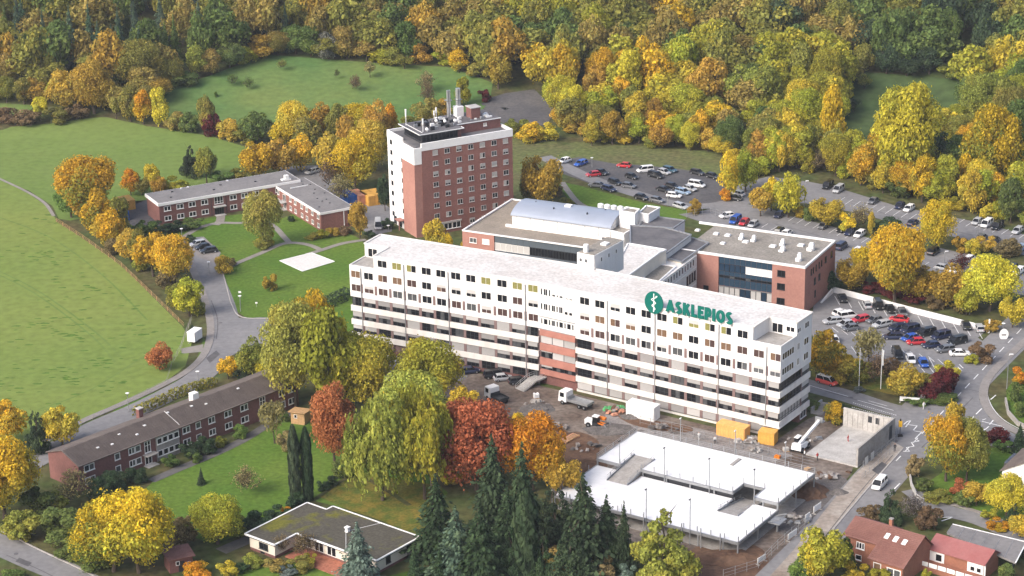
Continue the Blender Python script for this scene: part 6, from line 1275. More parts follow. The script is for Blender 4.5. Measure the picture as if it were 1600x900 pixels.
def crown_conifer(seed, leaves=3200, tiers=17, droop=.5, power=1.0, open_=.0, zlo=.04):
    rs = np.random.RandomState(seed); z = zlo + (1 - zlo) * (1 - np.sqrt(rs.rand(leaves))) ; t = (np.floor(z * tiers) + rs.rand(leaves) * .75) / tiers; t = np.clip(t, 0, .995)
    rmax = .5 * (1 - t) ** power * (.86 + .28 * np.sin(t * 57 + seed) + rs.normal(0, .10, leaves)); nb = 9; b = rs.randint(0, nb, leaves); tier = np.floor(t * tiers); ang = b * 6.283 / nb + tier * 1.9 + rs.normal(0, .18, leaves)
    jit = (np.sin(tier * 12.9 + b * 78.2) * 43758.5) % 1; q = rs.rand(leaves) ** .55; rr = rmax * q * (.62 + .52 * jit); x, y = rr * np.cos(ang), rr * np.sin(ang); zz = t - droop * rr * .28 + rs.normal(0, .006, leaves)
    C = np.stack([x, y, np.maximum(zz, .02)], 1); rad = np.stack([np.cos(ang), np.sin(ang), -droop * .5 * np.ones(leaves)], 1); N = np.stack([np.cos(ang) * .35, np.sin(ang) * .35, np.ones(leaves) * .8], 1) + rdir(rs, leaves) * .45
    s = .036 * rs.uniform(.6, 1.3, leaves) * (.45 + .55 * (1 - t)); return quads(C, N, rad, s * .75, s * 1.1, np.clip(jit * .8 + rs.normal(0, .1, leaves), 0, 1), rs.rand(leaves), 'crown')
def crown_column(seed, leaves=2600):
    rs = np.random.RandomState(seed); t = rs.rand(leaves); a = rs.uniform(0, 6.283, leaves); prof = np.clip(np.minimum(1, (1 - t) * 5.5), 0, 1) ** .5 * (.80 + .2 * np.sin(t * 2.6 + .4)); r = .5 * prof * (.88 + .14 * np.sin(a * 5 + t * 20) + rs.normal(0, .05, leaves))
    C = np.stack([r * np.cos(a), r * np.sin(a), t * .985 + .01], 1); N = np.stack([np.cos(a), np.sin(a), np.full(leaves, .3)], 1) + rdir(rs, leaves) * .5; s = .075 * rs.uniform(.6, 1.3, leaves)
    me = quads(C * np.array([1, 1, 1]), N, np.tile([0, 0, 1.], (leaves, 1)) + rdir(rs, leaves) * .3, s, s * .45, np.clip((np.sin(a * 4 + t * 17) * .5 + .5) * .8 + rs.normal(0, .1, leaves), 0, 1), rs.rand(leaves), 'crown'); return me
def limbs(seed, top=.62, r0=.028, n=6, spread=.24, base=.22):
    r = random.Random(seed); b = MB(); p = Vector((0, 0, -.01)); k = 5; prev = p; pr = r0 * 1.25
    for i in range(1, k + 1):
        q = Vector((r.uniform(-.02, .02) * i, r.uniform(-.02, .02) * i, top * i / k)); nr = r0 * (1 - .13 * i); b.tube(prev, q, pr, nr, n=7, cap=False); prev = q; pr = nr
    for i in range(n):
        t = base + (top - base) * (i + .5) / n; a = i * 2.4 + r.uniform(-.4, .4); q = Vector((0, 0, t)); e = q + Vector((math.cos(a) * spread * r.uniform(.7, 1.1), math.sin(a) * spread * r.uniform(.7, 1.1), r.uniform(.12, .26)))
        mdl = q.lerp(e, .5) + Vector((0, 0, -.02)); b.tube(q, mdl, r0 * .5, r0 * .32, n=5, cap=False); b.tube(mdl, e, r0 * .32, r0 * .10, n=5, cap=False)
    return b.mesh('trunk', 'bark')
def crown_bare(seed, leaves=900):
    "thin twigs with few leaves left"
    r = random.Random(seed); rs = np.random.RandomState(seed); b = MB(); ends = []
    for i in range(60):
        a = r.uniform(0, 6.283); q = math.sqrt(r.random()) * .46; z = 1 - (q / .5) ** 2 * .45 - r.uniform(0, .25); s = Vector((q * .25 * math.cos(a), q * .25 * math.sin(a), z * .5)); e = Vector((q * math.cos(a), q * math.sin(a), z)); b.tube(s, e, .008, .003, n=3, cap=False)
        for j in range(4): f = s.lerp(e, r.uniform(.4, 1)); g = f + Vector((r.gauss(0, .09), r.gauss(0, .09), r.uniform(.0, .14))); b.tube(f, g, .004, .002, n=3, cap=False); ends.append(g)
    c = np.array([ends[i] for i in rs.randint(0, len(ends), leaves)]) + rs.normal(0, .04, (leaves, 3)); c[:, 2] = np.clip(c[:, 2], .05, 1.02); s = .020 * rs.uniform(.6, 1.3, leaves)
    return b.mesh('twigs', 'bark'), quads(c, rdir(rs, leaves), rdir(rs, leaves), s, s, rs.rand(leaves), rs.rand(leaves), 'crown')
KINDS = {
 'round': [(crown_round(10 + i, 28 + 3 * i, 7000, .0215, 'round', .05), limbs(i)) for i in range(5)],
 'oval': [(crown_round(30 + i, 28, 6500, .0215, 'oval', .04), limbs(20 + i)) for i in range(4)],
 'big': [(crown_round(50 + i, 54, 22000, .0132, 'broad', .05), limbs(40 + i, n=9)) for i in range(4)],
 'shrub': [(crown_round(70 + i, 20, 4200, .026, 'broad', -.28), limbs(60 + i, .4, .02, 5)) for i in range(4)],
 'willow': [(crown_willow(80 + i, 19000), limbs(80 + i, .7, .022, 8, .2)) for i in range(2)],
 'spruce': [(crown_conifer(90 + i, 5200, 16), limbs(90 + i, .93, .018, 0)) for i in range(3)],
 'pine': [(crown_round(110 + i, 58, 13000, .016, 'conic', .02), limbs(110 + i, .9, .02, 4)) for i in range(4)],
 'larch': [(crown_conifer(120 + i, 5200, 13, .3, .85), limbs(120 + i, .93, .016, 0)) for i in range(2)],
 'column': [(crown_column(130 + i), limbs(130 + i, .8, .06, 0)) for i in range(2)],
 'bare': [crown_bare(140 + i)[::-1] for i in range(3)],
 'sparse': [(crown_round(150 + i, 15, 1700, .026, 'oval', .18), limbs(150 + i, .8, .024, 9)) for i in range(2)],
}
NAME = {'round': 'broadleaf_tree', 'oval': 'broadleaf_tree', 'big': 'broadleaf_tree', 'shrub': 'shrub', 'willow': 'willow_tree', 'spruce': 'conifer_tree', 'pine': 'evergreen_tree', 'larch': 'larch_tree', 'column': 'column_cypress', 'bare': 'bare_tree', 'sparse': 'broadleaf_tree'}
NOUN = {'round': 'tree', 'oval': 'tree', 'big': 'large tree', 'shrub': 'shrub', 'willow': 'weeping willow', 'spruce': 'conifer', 'pine': 'evergreen tree', 'larch': 'larch', 'column': 'column cypress', 'bare': 'half bare tree', 'sparse': 'thin tree'}
PAL = {'gold': ((.68, .45, .040), (.45, .38, .056)), 'yellow': ((.63, .50, .060), (.47, .44, .075)), 'amber': ((.53, .35, .062), (.40, .31, .068)), 'orange': ((.66, .30, .032), (.60, .40, .042)), 'rust red': ((.50, .18, .080), (.40, .145, .065)),
       'yellow green': ((.36, .36, .050), (.54, .45, .052)), 'pale green': ((.37, .385, .085), (.50, .45, .085)), 'olive': ((.26, .265, .062), (.38, .325, .065)), 'green': ((.135, .195, .058), (.20, .25, .065)), 'dark green': ((.060, .092, .050), (.088, .125, .062)), 'blue green': ((.095, .15, .105), (.13, .185, .10)),
       'bronze': ((.37, .285, .080), (.28, .265, .075)), 'brown': ((.24, .17, .088), (.20, .15, .082)), 'tan': ((.36, .29, .13), (.28, .235, .115)), 'dark red': ((.18, .040, .042), (.13, .040, .042)), 'silver': ((.19, .235, .21), (.25, .295, .265)), 'green and gold': ((.62, .41, .035), (.21, .25, .055)), 'orange and green': ((.60, .33, .038), (.24, .26, .058)), 'grey': ((.24, .225, .20), (.28, .265, .23))}
TREES = []
def tree(kind, bx, by, w, h, col, zone, z=None):
    "foot at photograph point (bx, by); crown width and height as seen, in photograph pixels"
    p = GT(bx, by); s = scale_at(p.x, p.y, p.z); TREES.append(dict(kind=kind, x=p.x, y=p.y, z=p.z, w=w / s, h=h / s / .955, col=col, zone=zone, px=bx))
def emit_trees(TR):
    lab = ordlabel([(t['px'], (t['col'], NOUN[t['kind']], t['zone'])) for t in TR], lambda k, o: ('%s %s %s' % k if o is None else '%s of the %s %ss %s' % (o, *k)))
    r = random.Random(77)
    for t, l in zip(TR, lab):
        v = KINDS[t['kind']]; i = r.randrange(len(v)); grp = '%s %ss %s' % (t['col'], NOUN[t['kind']], t['zone'])
        if l is None or '%' in l: l = '%s %s %s' % (t['col'], NOUN[t['kind']], t['zone'])
        T = thing(NAME[t['kind']], l.replace('None of the ', 'one of the '), 'shrub' if t['kind'] == 'shrub' else 'tree', (t['x'], t['y'], t['z'] - .03), r.uniform(0, 360), grp)
        T.scale = (t['w'], t['w'], t['h']); a, b = PAL[t['col']]; j = r.uniform(.82, 1.18); hue = r.uniform(.92, 1.14)
        c = link('crown', v[i][0], T); c.color = (a[0] * j, min(1, a[1] * j * hue), a[2] * j, 1); c['second_colour'] = [b[0] * j, b[1] * j * hue, b[2] * j]; link('trunk', v[i][1], T)
Z = 'in the bottom left corner'
for a in (('big', 178, 893, 120, 118, 'green and gold'), ('big', 218, 895, 122, 140, 'gold'), ('big', 8, 812, 118, 138, 'gold'), ('round', 14, 692, 66, 72, 'gold'), ('pine', 60, 706, 42, 72, 'dark green'), ('round', 98, 698, 60, 68, 'yellow'), ('shrub', 58, 806, 66, 52, 'green'), ('bare', 120, 790, 62, 58, 'tan'), ('shrub', 40, 842, 70, 50, 'olive'), ('shrub', 100, 842, 84, 55, 'green'), ('shrub', 88, 800, 40, 38, 'olive'),
          ('shrub', 160, 778, 46, 40, 'dark green'), ('shrub', 285, 848, 60, 46, 'brown'), ('big', 340, 850, 88, 78, 'yellow green'), ('shrub', 118, 870, 60, 34, 'green'), ('shrub', 150, 884, 70, 36, 'green'), ('shrub', 355, 900, 36, 26, 'yellow'), ('shrub', 308, 902, 44, 26, 'orange'), ('shrub', 20, 905, 40, 16, 'green')): tree(*a, Z)
Z = 'beside the housing block'
for a in (('shrub', 213, 752, 40, 24, 'dark green'), ('shrub', 178, 764, 46, 30, 'dark green'), ('shrub', 266, 730, 30, 21, 'green'), ('shrub', 296, 716, 34, 28, 'dark green'), ('shrub', 305, 721, 26, 21, 'green'), ('shrub', 323, 706, 38, 27, 'dark green'), ('shrub', 345, 697, 24, 17, 'olive'), ('shrub', 376, 684, 27, 24, 'green'), ('sparse', 429, 693, 44, 78, 'tan'), ('shrub', 447, 702, 34, 32, 'tan'), ('shrub', 443, 658, 20, 18, 'green'), ('column', 463, 787, 19, 126, 'dark green'), ('column', 482, 782, 18, 118, 'dark green'), ('spruce', 315, 757, 17, 29, 'dark green'), ('bare', 387, 773, 52, 46, 'tan'), ('shrub', 437, 815, 50, 26, 'dark green'), ('shrub', 398, 832, 60, 34, 'dark green'), ('shrub', 365, 838, 44, 40, 'olive'), ('shrub', 446, 803, 22, 14, 'orange'), ('shrub', 463, 795, 34, 30, 'dark green'), ('shrub', 505, 765, 24, 16, 'dark green'), ('shrub', 520, 758, 20, 16, 'dark green'), ('shrub', 535, 745, 34, 32, 'green')): tree(*a, Z)
Z = 'in front of the bungalow'
for a in (('shrub', 395, 884, 36, 20, 'olive'), ('shrub', 430, 893, 40, 22, 'bronze'), ('bare', 478, 872, 50, 40, 'brown'), ('shrub', 470, 890, 46, 24, 'olive'), ('shrub', 485, 882, 26, 20, 'yellow green'), ('shrub', 450, 898, 34, 16, 'silver'), ('bare', 441, 868, 30, 36, 'tan'), ('spruce', 562, 918, 98, 110, 'silver'), ('spruce', 648, 908, 34, 66, 'dark green'), ('spruce', 688, 908, 40, 58, 'dark green'), ('shrub', 378, 895, 26, 18, 'dark green')): tree(*a, Z)
Z = 'in the grove below the site'
for a in (('spruce', 684, 872, 116, 140, 'dark green'), ('spruce', 714, 900, 108, 118, 'blue green'), ('spruce', 771, 836, 112, 168, 'dark green'), ('spruce', 818, 850, 108, 168, 'dark green'), ('spruce', 752, 908, 118, 124, 'dark green'), ('spruce', 794, 880, 100, 130, 'dark green'), ('column', 822, 902, 40, 142, 'dark green'), ('spruce', 912, 894, 136, 166, 'dark green'), ('pine', 868, 864, 96, 116, 'dark green'), ('spruce', 975, 892, 52, 118, 'dark green'), ('pine', 1037, 910, 112, 132, 'pale green'), ('shrub', 872, 898, 66, 54, 'bronze'), ('shrub', 890, 908, 40, 26, 'orange'), ('shrub', 940, 905, 50, 40, 'brown'), ('spruce', 948, 886, 96, 120, 'dark green'), ('pine', 892, 905, 80, 96, 'dark green'), ('shrub', 980, 908, 34, 30, 'silver'), ('pine', 800, 900, 60, 90, 'dark green'), ('pine', 850, 905, 50, 80, 'dark green'),
          ('big', 524, 728, 78, 138, 'rust red'), ('willow', 598, 782, 124, 176, 'pale green'), ('willow', 664, 780, 118, 180, 'yellow green'), ('big', 640, 712, 124, 138, 'pale green'), ('big', 745, 766, 132, 148, 'rust red'), ('big', 832, 768, 104, 128, 'orange'), ('round', 878, 778, 64, 74, 'amber'), ('round', 722, 664, 54, 70, 'yellow'), ('round', 620, 670, 66, 66, 'gold'), ('shrub', 706, 758, 40, 26, 'gold'), ('round', 800, 700, 50, 64, 'gold')): tree(*a, Z)
Z = 'between housing block and slab'
for a in (('big', 462, 636, 98, 170, 'pale green'), ('oval', 516, 646, 100, 172, 'yellow green'), ('big', 490, 598, 80, 148, 'green and gold'), ('big', 545, 640, 80, 130, 'yellow green'), ('big', 578, 640, 96, 124, 'yellow green'), ('big', 672, 646, 108, 120, 'yellow green'), ('round', 357, 592, 38, 40, 'gold'), ('round', 393, 594, 48, 66, 'olive'), ('round', 418, 596, 40, 50, 'yellow green'), ('shrub', 380, 596, 30, 28, 'dark green')): tree(*a, Z)
Z = 'along the field hedge'
for a in (('big', 138, 342, 104, 100, 'orange and green'), ('round', 112, 340, 50, 62, 'green'), ('round', 130, 344, 48, 58, 'amber'), ('round', 152, 372, 60, 72, 'green and gold'), ('oval', 190, 380, 46, 76, 'olive'), ('round', 174, 388, 54, 60, 'gold'), ('round', 205, 408, 52, 54, 'amber'), ('round', 240, 432, 68, 78, 'green and gold'), ('big', 274, 446, 62, 84, 'gold'), ('round', 296, 494, 52, 58, 'yellow green'), ('shrub', 262, 452, 40, 36, 'brown'), ('shrub', 280, 480, 40, 40, 'olive'), ('shrub', 228, 374, 38, 36, 'green'), ('shrub', 250, 366, 44, 22, 'dark green'), ('shrub', 275, 362, 36, 18, 'dark green'), ('shrub', 302, 356, 40, 16, 'green'), ('shrub', 222, 424, 34, 28, 'olive'), ('shrub', 180, 396, 34, 26, 'brown'), ('shrub', 294, 376, 16, 10, 'dark green'), ('shrub', 302, 520, 10, 14, 'dark green'), ('round', 220, 412, 44, 54, 'olive'), ('round', 250, 426, 40, 60, 'green'), ('shrub', 310, 492, 22, 24, 'olive')): tree(*a, Z)
tree('round', 250, 578, 46, 42, 'rust red', 'beside the wire fence of the field')
Z = 'behind the brick staff house'
for a in (('round', 205, 305, 34, 40, 'orange'), ('oval', 240, 302, 30, 48, 'yellow'), ('round', 222, 305, 30, 34, 'bronze'), ('round', 250, 306, 28, 34, 'amber'), ('pine', 299, 278, 34, 54, 'dark green'), ('round', 323, 288, 40, 60, 'olive'), ('round', 316, 276, 22, 46, 'yellow'), ('shrub', 270, 300, 50, 26, 'yellow green'), ('shrub', 345, 288, 44, 24, 'green'), ('shrub', 375, 284, 44, 22, 'olive'), ('round', 405, 280, 58, 64, 'gold'), ('round', 438, 275, 54, 60, 'amber'), ('round', 470, 268, 50, 56, 'gold'), ('bare', 518, 300, 40, 60, 'brown'), ('round', 515, 275, 50, 72, 'amber'), ('big', 555, 298, 76, 88, 'gold'), ('big', 578, 270, 66, 84, 'amber'), ('bare', 535, 322, 44, 50, 'tan'), ('round', 602, 330, 26, 60, 'dark green'), ('shrub', 205, 372, 36, 20, 'green')): tree(*a, Z)
Z = 'on the staff house lawn'
for a in (('big', 413, 386, 58, 92, 'bronze'), ('shrub', 418, 384, 24, 27, 'yellow green'), ('shrub', 408, 388, 30, 16, 'olive'), ('oval', 563, 372, 38, 58, 'amber'), ('shrub', 350, 428, 30, 31, 'amber'), ('shrub', 361, 416, 20, 14, 'brown'), ('shrub', 423, 455, 27, 31, 'amber'), ('shrub', 505, 372, 28, 14, 'yellow green'), ('shrub', 520, 368, 26, 14, 'amber'), ('shrub', 455, 346, 12, 10, 'dark green'), ('shrub', 488, 374, 24, 12, 'olive'), ('shrub', 300, 380, 18, 11, 'dark green'), ('shrub', 605, 358, 22, 18, 'dark green'), ('shrub', 578, 374, 24, 16, 'dark green'), ('shrub', 538, 366, 26, 14, 'brown')): tree(*a, Z)
Z = 'near the foot of the tower'
for a in (('round', 681, 400, 42, 56, 'yellow'), ('oval', 700, 402, 20, 36, 'gold'), ('round', 846, 328, 66, 96, 'amber'), ('round', 828, 322, 40, 60, 'olive'), ('shrub', 806, 214, 40, 34, 'olive'), ('shrub', 830, 222, 44, 34, 'gold'), ('shrub', 852, 220, 40, 30, 'yellow'), ('round', 925, 228, 30, 46, 'yellow'), ('shrub', 727, 402, 14, 34, 'gold'), ('round', 670, 200, 50, 48, 'bronze'), ('round', 694, 196, 34, 40, 'amber'), ('oval', 722, 166, 32, 46, 'yellow green'), ('shrub', 757, 158, 24, 22, 'dark red'), ('bare', 668, 170, 30, 40, 'brown'), ('shrub', 884, 322, 26, 14, 'olive'), ('shrub', 868, 305, 30, 18, 'brown')): tree(*a, Z)
Z = 'among the upper car parks'
for a in (('oval', 1137, 312, 40, 72, 'gold'), ('shrub', 1134, 313, 22, 20, 'orange'), ('round', 1165, 300, 46, 64, 'yellow green'), ('round', 1188, 338, 40, 46, 'amber'), ('round', 1205, 330, 34, 50, 'gold'), ('round', 1232, 340, 52, 74, 'yellow'), ('shrub', 1250, 338, 22, 18, 'yellow'), ('round', 1290, 354, 54, 50, 'yellow'), ('shrub', 1268, 346, 24, 26, 'green'), ('shrub', 1325, 362, 34, 34, 'gold'), ('oval', 1361, 368, 15, 36, 'yellow'), ('shrub', 1385, 362, 46, 26, 'dark green'), ('bare', 1345, 362, 40, 44, 'tan'), ('big', 1463, 390, 54, 80, 'gold'), ('shrub', 1497, 394, 26, 30, 'amber'), ('shrub', 1520, 396, 30, 26, 'yellow'), ('shrub', 1542, 392, 36, 26, 'amber'), ('shrub', 1575, 400, 44, 30, 'brown'), ('shrub', 1086, 334, 24, 26, 'amber'), ('big', 1398, 474, 96, 128, 'gold'), ('round', 1330, 455, 52, 58, 'amber'), ('round', 1352, 440, 46, 70, 'gold'), ('round', 1440, 470, 64, 62, 'amber'), ('bare', 1420, 465, 44, 66, 'grey'), ('big', 1546, 486, 88, 90, 'yellow'), ('round', 1480, 480, 70, 64, 'amber'), ('round', 1582, 512, 44, 56, 'yellow'), ('round', 1510, 492, 44, 44, 'yellow green'), ('shrub', 1362, 455, 44, 16, 'dark red'), ('shrub', 1400, 464, 44, 17, 'dark red'), ('shrub', 1432, 473, 40, 17, 'dark red'), ('shrub', 1462, 480, 40, 19, 'brown'), ('shrub', 1508, 490, 40, 19, 'brown'), ('shrub', 1330, 449, 32, 14, 'brown'), ('shrub', 1550, 518, 30, 22, 'amber'), ('shrub', 1300, 455, 34, 34, 'dark green'), ('bare', 1500, 430, 40, 36, 'dark red')): tree(*a, Z)
Z = 'beside the right hand car park'
for a in (('round', 1291, 594, 62, 84, 'green and gold'), ('round', 1275, 585, 34, 60, 'yellow'), ('sparse', 1356, 580, 52, 74, 'tan'), ('shrub', 1318, 596, 56, 46, 'amber'), ('bare', 1366, 598, 56, 48, 'brown'), ('shrub', 1345, 598, 40, 40, 'olive'), ('round', 1410, 622, 64, 52, 'amber'), ('shrub', 1440, 618, 44, 38, 'bronze'), ('shrub', 1458, 622, 52, 44, 'dark red'), ('shrub', 1478, 610, 40, 40, 'dark red'), ('shrub', 1478, 594, 42, 32, 'yellow'), ('shrub', 1430, 632, 40, 12, 'green'), ('shrub', 1470, 628, 50, 14, 'green'), ('shrub', 1390, 590, 40, 34, 'brown'), ('shrub', 1532, 566, 42, 38, 'brown'), ('shrub', 1518, 568, 24, 16, 'yellow green'), ('shrub', 1305, 660, 40, 38, 'green and gold'), ('shrub', 1318, 655, 24, 28, 'dark green'), ('shrub', 1270, 640, 24, 18, 'green'), ('shrub', 1342, 612, 20, 8, 'silver')): tree(*a, Z)
Z = 'in the gardens at lower right'
for a in (('big', 1478, 752, 76, 112, 'orange and green'), ('big', 1510, 752, 66, 100, 'olive'), ('oval', 1492, 730, 50, 108, 'amber'), ('round', 1284, 908, 86, 96, 'yellow green'), ('oval', 1272, 908, 44, 74, 'yellow'), ('shrub', 1250, 905, 40, 40, 'green'), ('shrub', 1318, 890, 34, 56, 'green'), ('pine', 1390, 818, 40, 62, 'dark green'), ('bare', 1425, 818, 50, 48, 'grey'), ('shrub', 1452, 826, 44, 42, 'brown'), ('shrub', 1360, 815, 40, 30, 'brown'), ('shrub', 1336, 908, 48, 32, 'yellow'), ('shrub', 1374, 908, 40, 22, 'yellow green'), ('shrub', 1447, 905, 18, 18, 'yellow green'), ('shrub', 1445, 768, 30, 24, 'green'), ('shrub', 1500, 772, 36, 26, 'rust red'), ('round', 1525, 790, 46, 40, 'amber'), ('shrub', 1510, 790, 40, 26, 'green'), ('big', 1572, 806, 68, 66, 'yellow'), ('pine', 1583, 822, 30, 40, 'dark green'), ('round', 1594, 840, 40, 40, 'yellow'), ('shrub', 1555, 690, 44, 26, 'dark red'), ('shrub', 1566, 706, 30, 22, 'green'), ('spruce', 1592, 706, 38, 48, 'dark green'), ('shrub', 1585, 626, 30, 32, 'green'), ('shrub', 1596, 600, 34, 30, 'orange'), ('shrub', 1546, 812, 30, 20, 'yellow green'), ('shrub', 1470, 785, 50, 18, 'olive'), ('shrub', 1560, 826, 40, 16, 'orange'), ('shrub', 1594, 650, 22, 26, 'green'), ('shrub', 1572, 905, 30, 30, 'green'), ('shrub', 1430, 745, 30, 40, 'tan')): tree(*a, Z)
Z = 'in the meadow hedgerow'
for a in (('shrub', 10, 193, 46, 26, 'brown'), ('shrub', 45, 195, 46, 26, 'brown'), ('oval', 63, 188, 28, 38, 'yellow'), ('shrub', 90, 190, 50, 26, 'olive'), ('shrub', 120, 186, 40, 24, 'brown'), ('big', 148, 178, 74, 84, 'amber'), ('round', 100, 175, 56, 62, 'amber'), ('oval', 182, 186, 34, 52, 'bronze'), ('round', 205, 190, 40, 54, 'olive'), ('round', 224, 194, 36, 50, 'orange'), ('oval', 250, 198, 36, 62, 'yellow'), ('shrub', 276, 202, 38, 30, 'bronze'), ('shrub', 300, 206, 40, 34, 'green'), ('round', 324, 210, 30, 58, 'olive'), ('shrub', 332, 212, 34, 38, 'dark red'), ('shrub', 360, 218, 44, 36, 'amber'), ('round', 400, 224, 54, 52, 'green'), ('shrub', 380, 224, 40, 30, 'olive'), ('big', 462, 226, 60, 66, 'yellow'), ('round', 440, 230, 44, 44, 'gold'), ('round', 500, 224, 50, 70, 'amber'), ('round', 480, 240, 50, 56, 'bronze'), ('round', 530, 228, 44, 66, 'olive'), ('big', 560, 222, 60, 62, 'gold'), ('round', 590, 232, 50, 72, 'amber'), ('round', 610, 222, 34, 56, 'orange'), ('shrub', 640, 206, 34, 26, 'olive'), ('oval', 540, 250, 40, 70, 'amber')): tree(*a, Z)
Z = 'standing on the hill meadow'
for a in (('bare', 365, 134, 24, 18, 'green'), ('bare', 388, 140, 22, 20, 'green'), ('bare', 441, 110, 18, 18, 'olive'), ('bare', 555, 144, 24, 26, 'brown'), ('bare', 527, 122, 12, 14, 'green'), ('sparse', 578, 120, 22, 24, 'tan'), ('sparse', 632, 108, 36, 24, 'olive'), ('bare', 665, 145, 34, 34, 'tan'), ('shrub', 508, 92, 40, 44, 'grey'), ('shrub', 338, 152, 8, 10, 'green'), ('sparse', 1334, 176, 26, 24, 'dark green'), ('sparse', 1350, 140, 30, 24, 'olive')): tree(*a, Z)
Z = 'at the parking lane wood edge'
_r = random.Random(31); _e = [(1176, 280), (1225, 272), (1262, 272), (1310, 282), (1355, 298), (1400, 314), (1440, 322), (1480, 330), (1540, 344), (1600, 360), (1640, 368)]
for row, (dy, step) in enumerate(((3, 21), (16, 30))):
    q = [Vector(p) for p in _e]; acc = 0.0
    for a, b in zip(q[:-1], q[1:]):
        L_ = (b - a).length; t = acc
        while t < L_:
            p = a.lerp(b, t / L_); k = _r.random(); col = ('yellow green', 'olive', 'yellow', 'gold', 'green', 'yellow green', 'amber')[int(k * 7)]
            if 1265 < p.x < 1312 and row == 0: kind, w_, h_, col = 'bare', 34, 40, 'brown'
            elif row == 0 and _r.random() < .4: kind, w_, h_ = 'shrub', _r.uniform(26, 40), _r.uniform(20, 34)
            else: kind, w_, h_ = _r.choice(('round', 'oval')), _r.uniform(36, 54), _r.uniform(46, 74)
            tree(kind, p.x + _r.uniform(-4, 4), p.y - dy - _r.uniform(0, 6), w_, h_, col, Z); t += step * _r.uniform(.8, 1.2)
        acc = t - L_
for a in (('round', 1247, 262, 46, 64, 'yellow'), ('big', 1412, 292, 104, 160, 'yellow'), ('oval', 1300, 248, 46, 110, 'gold'), ('shrub', 1470, 306, 32, 40, 'dark red'), ('big', 1548, 300, 90, 140, 'green and gold'), ('round', 1478, 268, 60, 70, 'dark green'), ('big', 1585, 290, 90, 130, 'green'), ('round', 1210, 250, 50, 60, 'yellow green'), ('round', 1230, 245, 54, 70, 'yellow'), ('oval', 1330, 270, 40, 70, 'yellow green'), ('round', 1185, 262, 46, 56, 'amber')): tree(*a, Z)
def edge_row(line, zone, cols, step, wr, hr, seed, kinds=('round', 'oval', 'shrub', 'big')):
    r = random.Random(seed); q = [Vector(p) for p in line]; acc = 0.0
    for a, b in zip(q[:-1], q[1:]):
        L_ = (b - a).length; t = acc
        while t < L_:
            p = a.lerp(b, t / L_); k = r.choice(kinds); f = .55 if k == 'shrub' else 1
            tree(k, p.x + r.uniform(-4, 4), p.y + r.uniform(-5, 2), r.uniform(*wr), r.uniform(*hr) * f, r.choice(cols), zone); t += step * r.uniform(.75, 1.25)
        acc = t - L_
edge_row([(-20, 158), (70, 164), (150, 172), (235, 168), (262, 140), (330, 117), (420, 85), (500, 90), (600, 98), (700, 104), (768, 132), (780, 150)], 'along the upper meadow edge', ('olive', 'bronze', 'yellow green', 'olive', 'gold', 'amber', 'bronze', 'green'), 27, (36, 58), (34, 64), 41)
edge_row([(868, 170), (885, 205), (930, 222), (1000, 228), (1060, 231), (1122, 238), (1160, 264)], 'above the grass bank', ('yellow', 'gold', 'olive', 'amber', 'yellow green'), 22, (30, 46), (34, 58), 42)
edge_row([(1300, 225), (1315, 150), (1335, 114), (1420, 118), (1500, 124), (1524, 150)], 'round the clearing', ('olive', 'green', 'dark green', 'yellow green'), 34, (36, 52), (30, 50), 43)
# the wood on the hill: trees one can tell apart, then the far mass
def inside(p, poly):
    x, y = p; c = False; j = len(poly) - 1
    for i in range(len(poly)):
        (xi, yi), (xj, yj) = poly[i], poly[j]
        if (yi > y) != (yj > y) and x < (xj - xi) * (y - yi) / (yj - yi) + xi: c = not c
        j = i
    return c
WOOD = [(-80, -75), (1680, -75), (1680, 350), (1600, 350), (1480, 322), (1390, 300), (1310, 284), (1262, 276), (1205, 268), (1160, 262), (1125, 234), (1000, 224), (895, 218), (872, 175), (840, 136), (775, 150), (765, 128), (700, 103), (600, 97), (500, 88), (420, 82), (330, 115), (262, 137), (240, 165), (150, 170), (70, 160), (-80, 155)]
GAP = [(1295, 218), (1312, 150), (1332, 112), (1420, 116), (1500, 122), (1522, 150), (1512, 195), (1430, 222), (1350, 232)]
PATH = [(-80, 8), (40, 4), (80, 14), (-80, 24)]
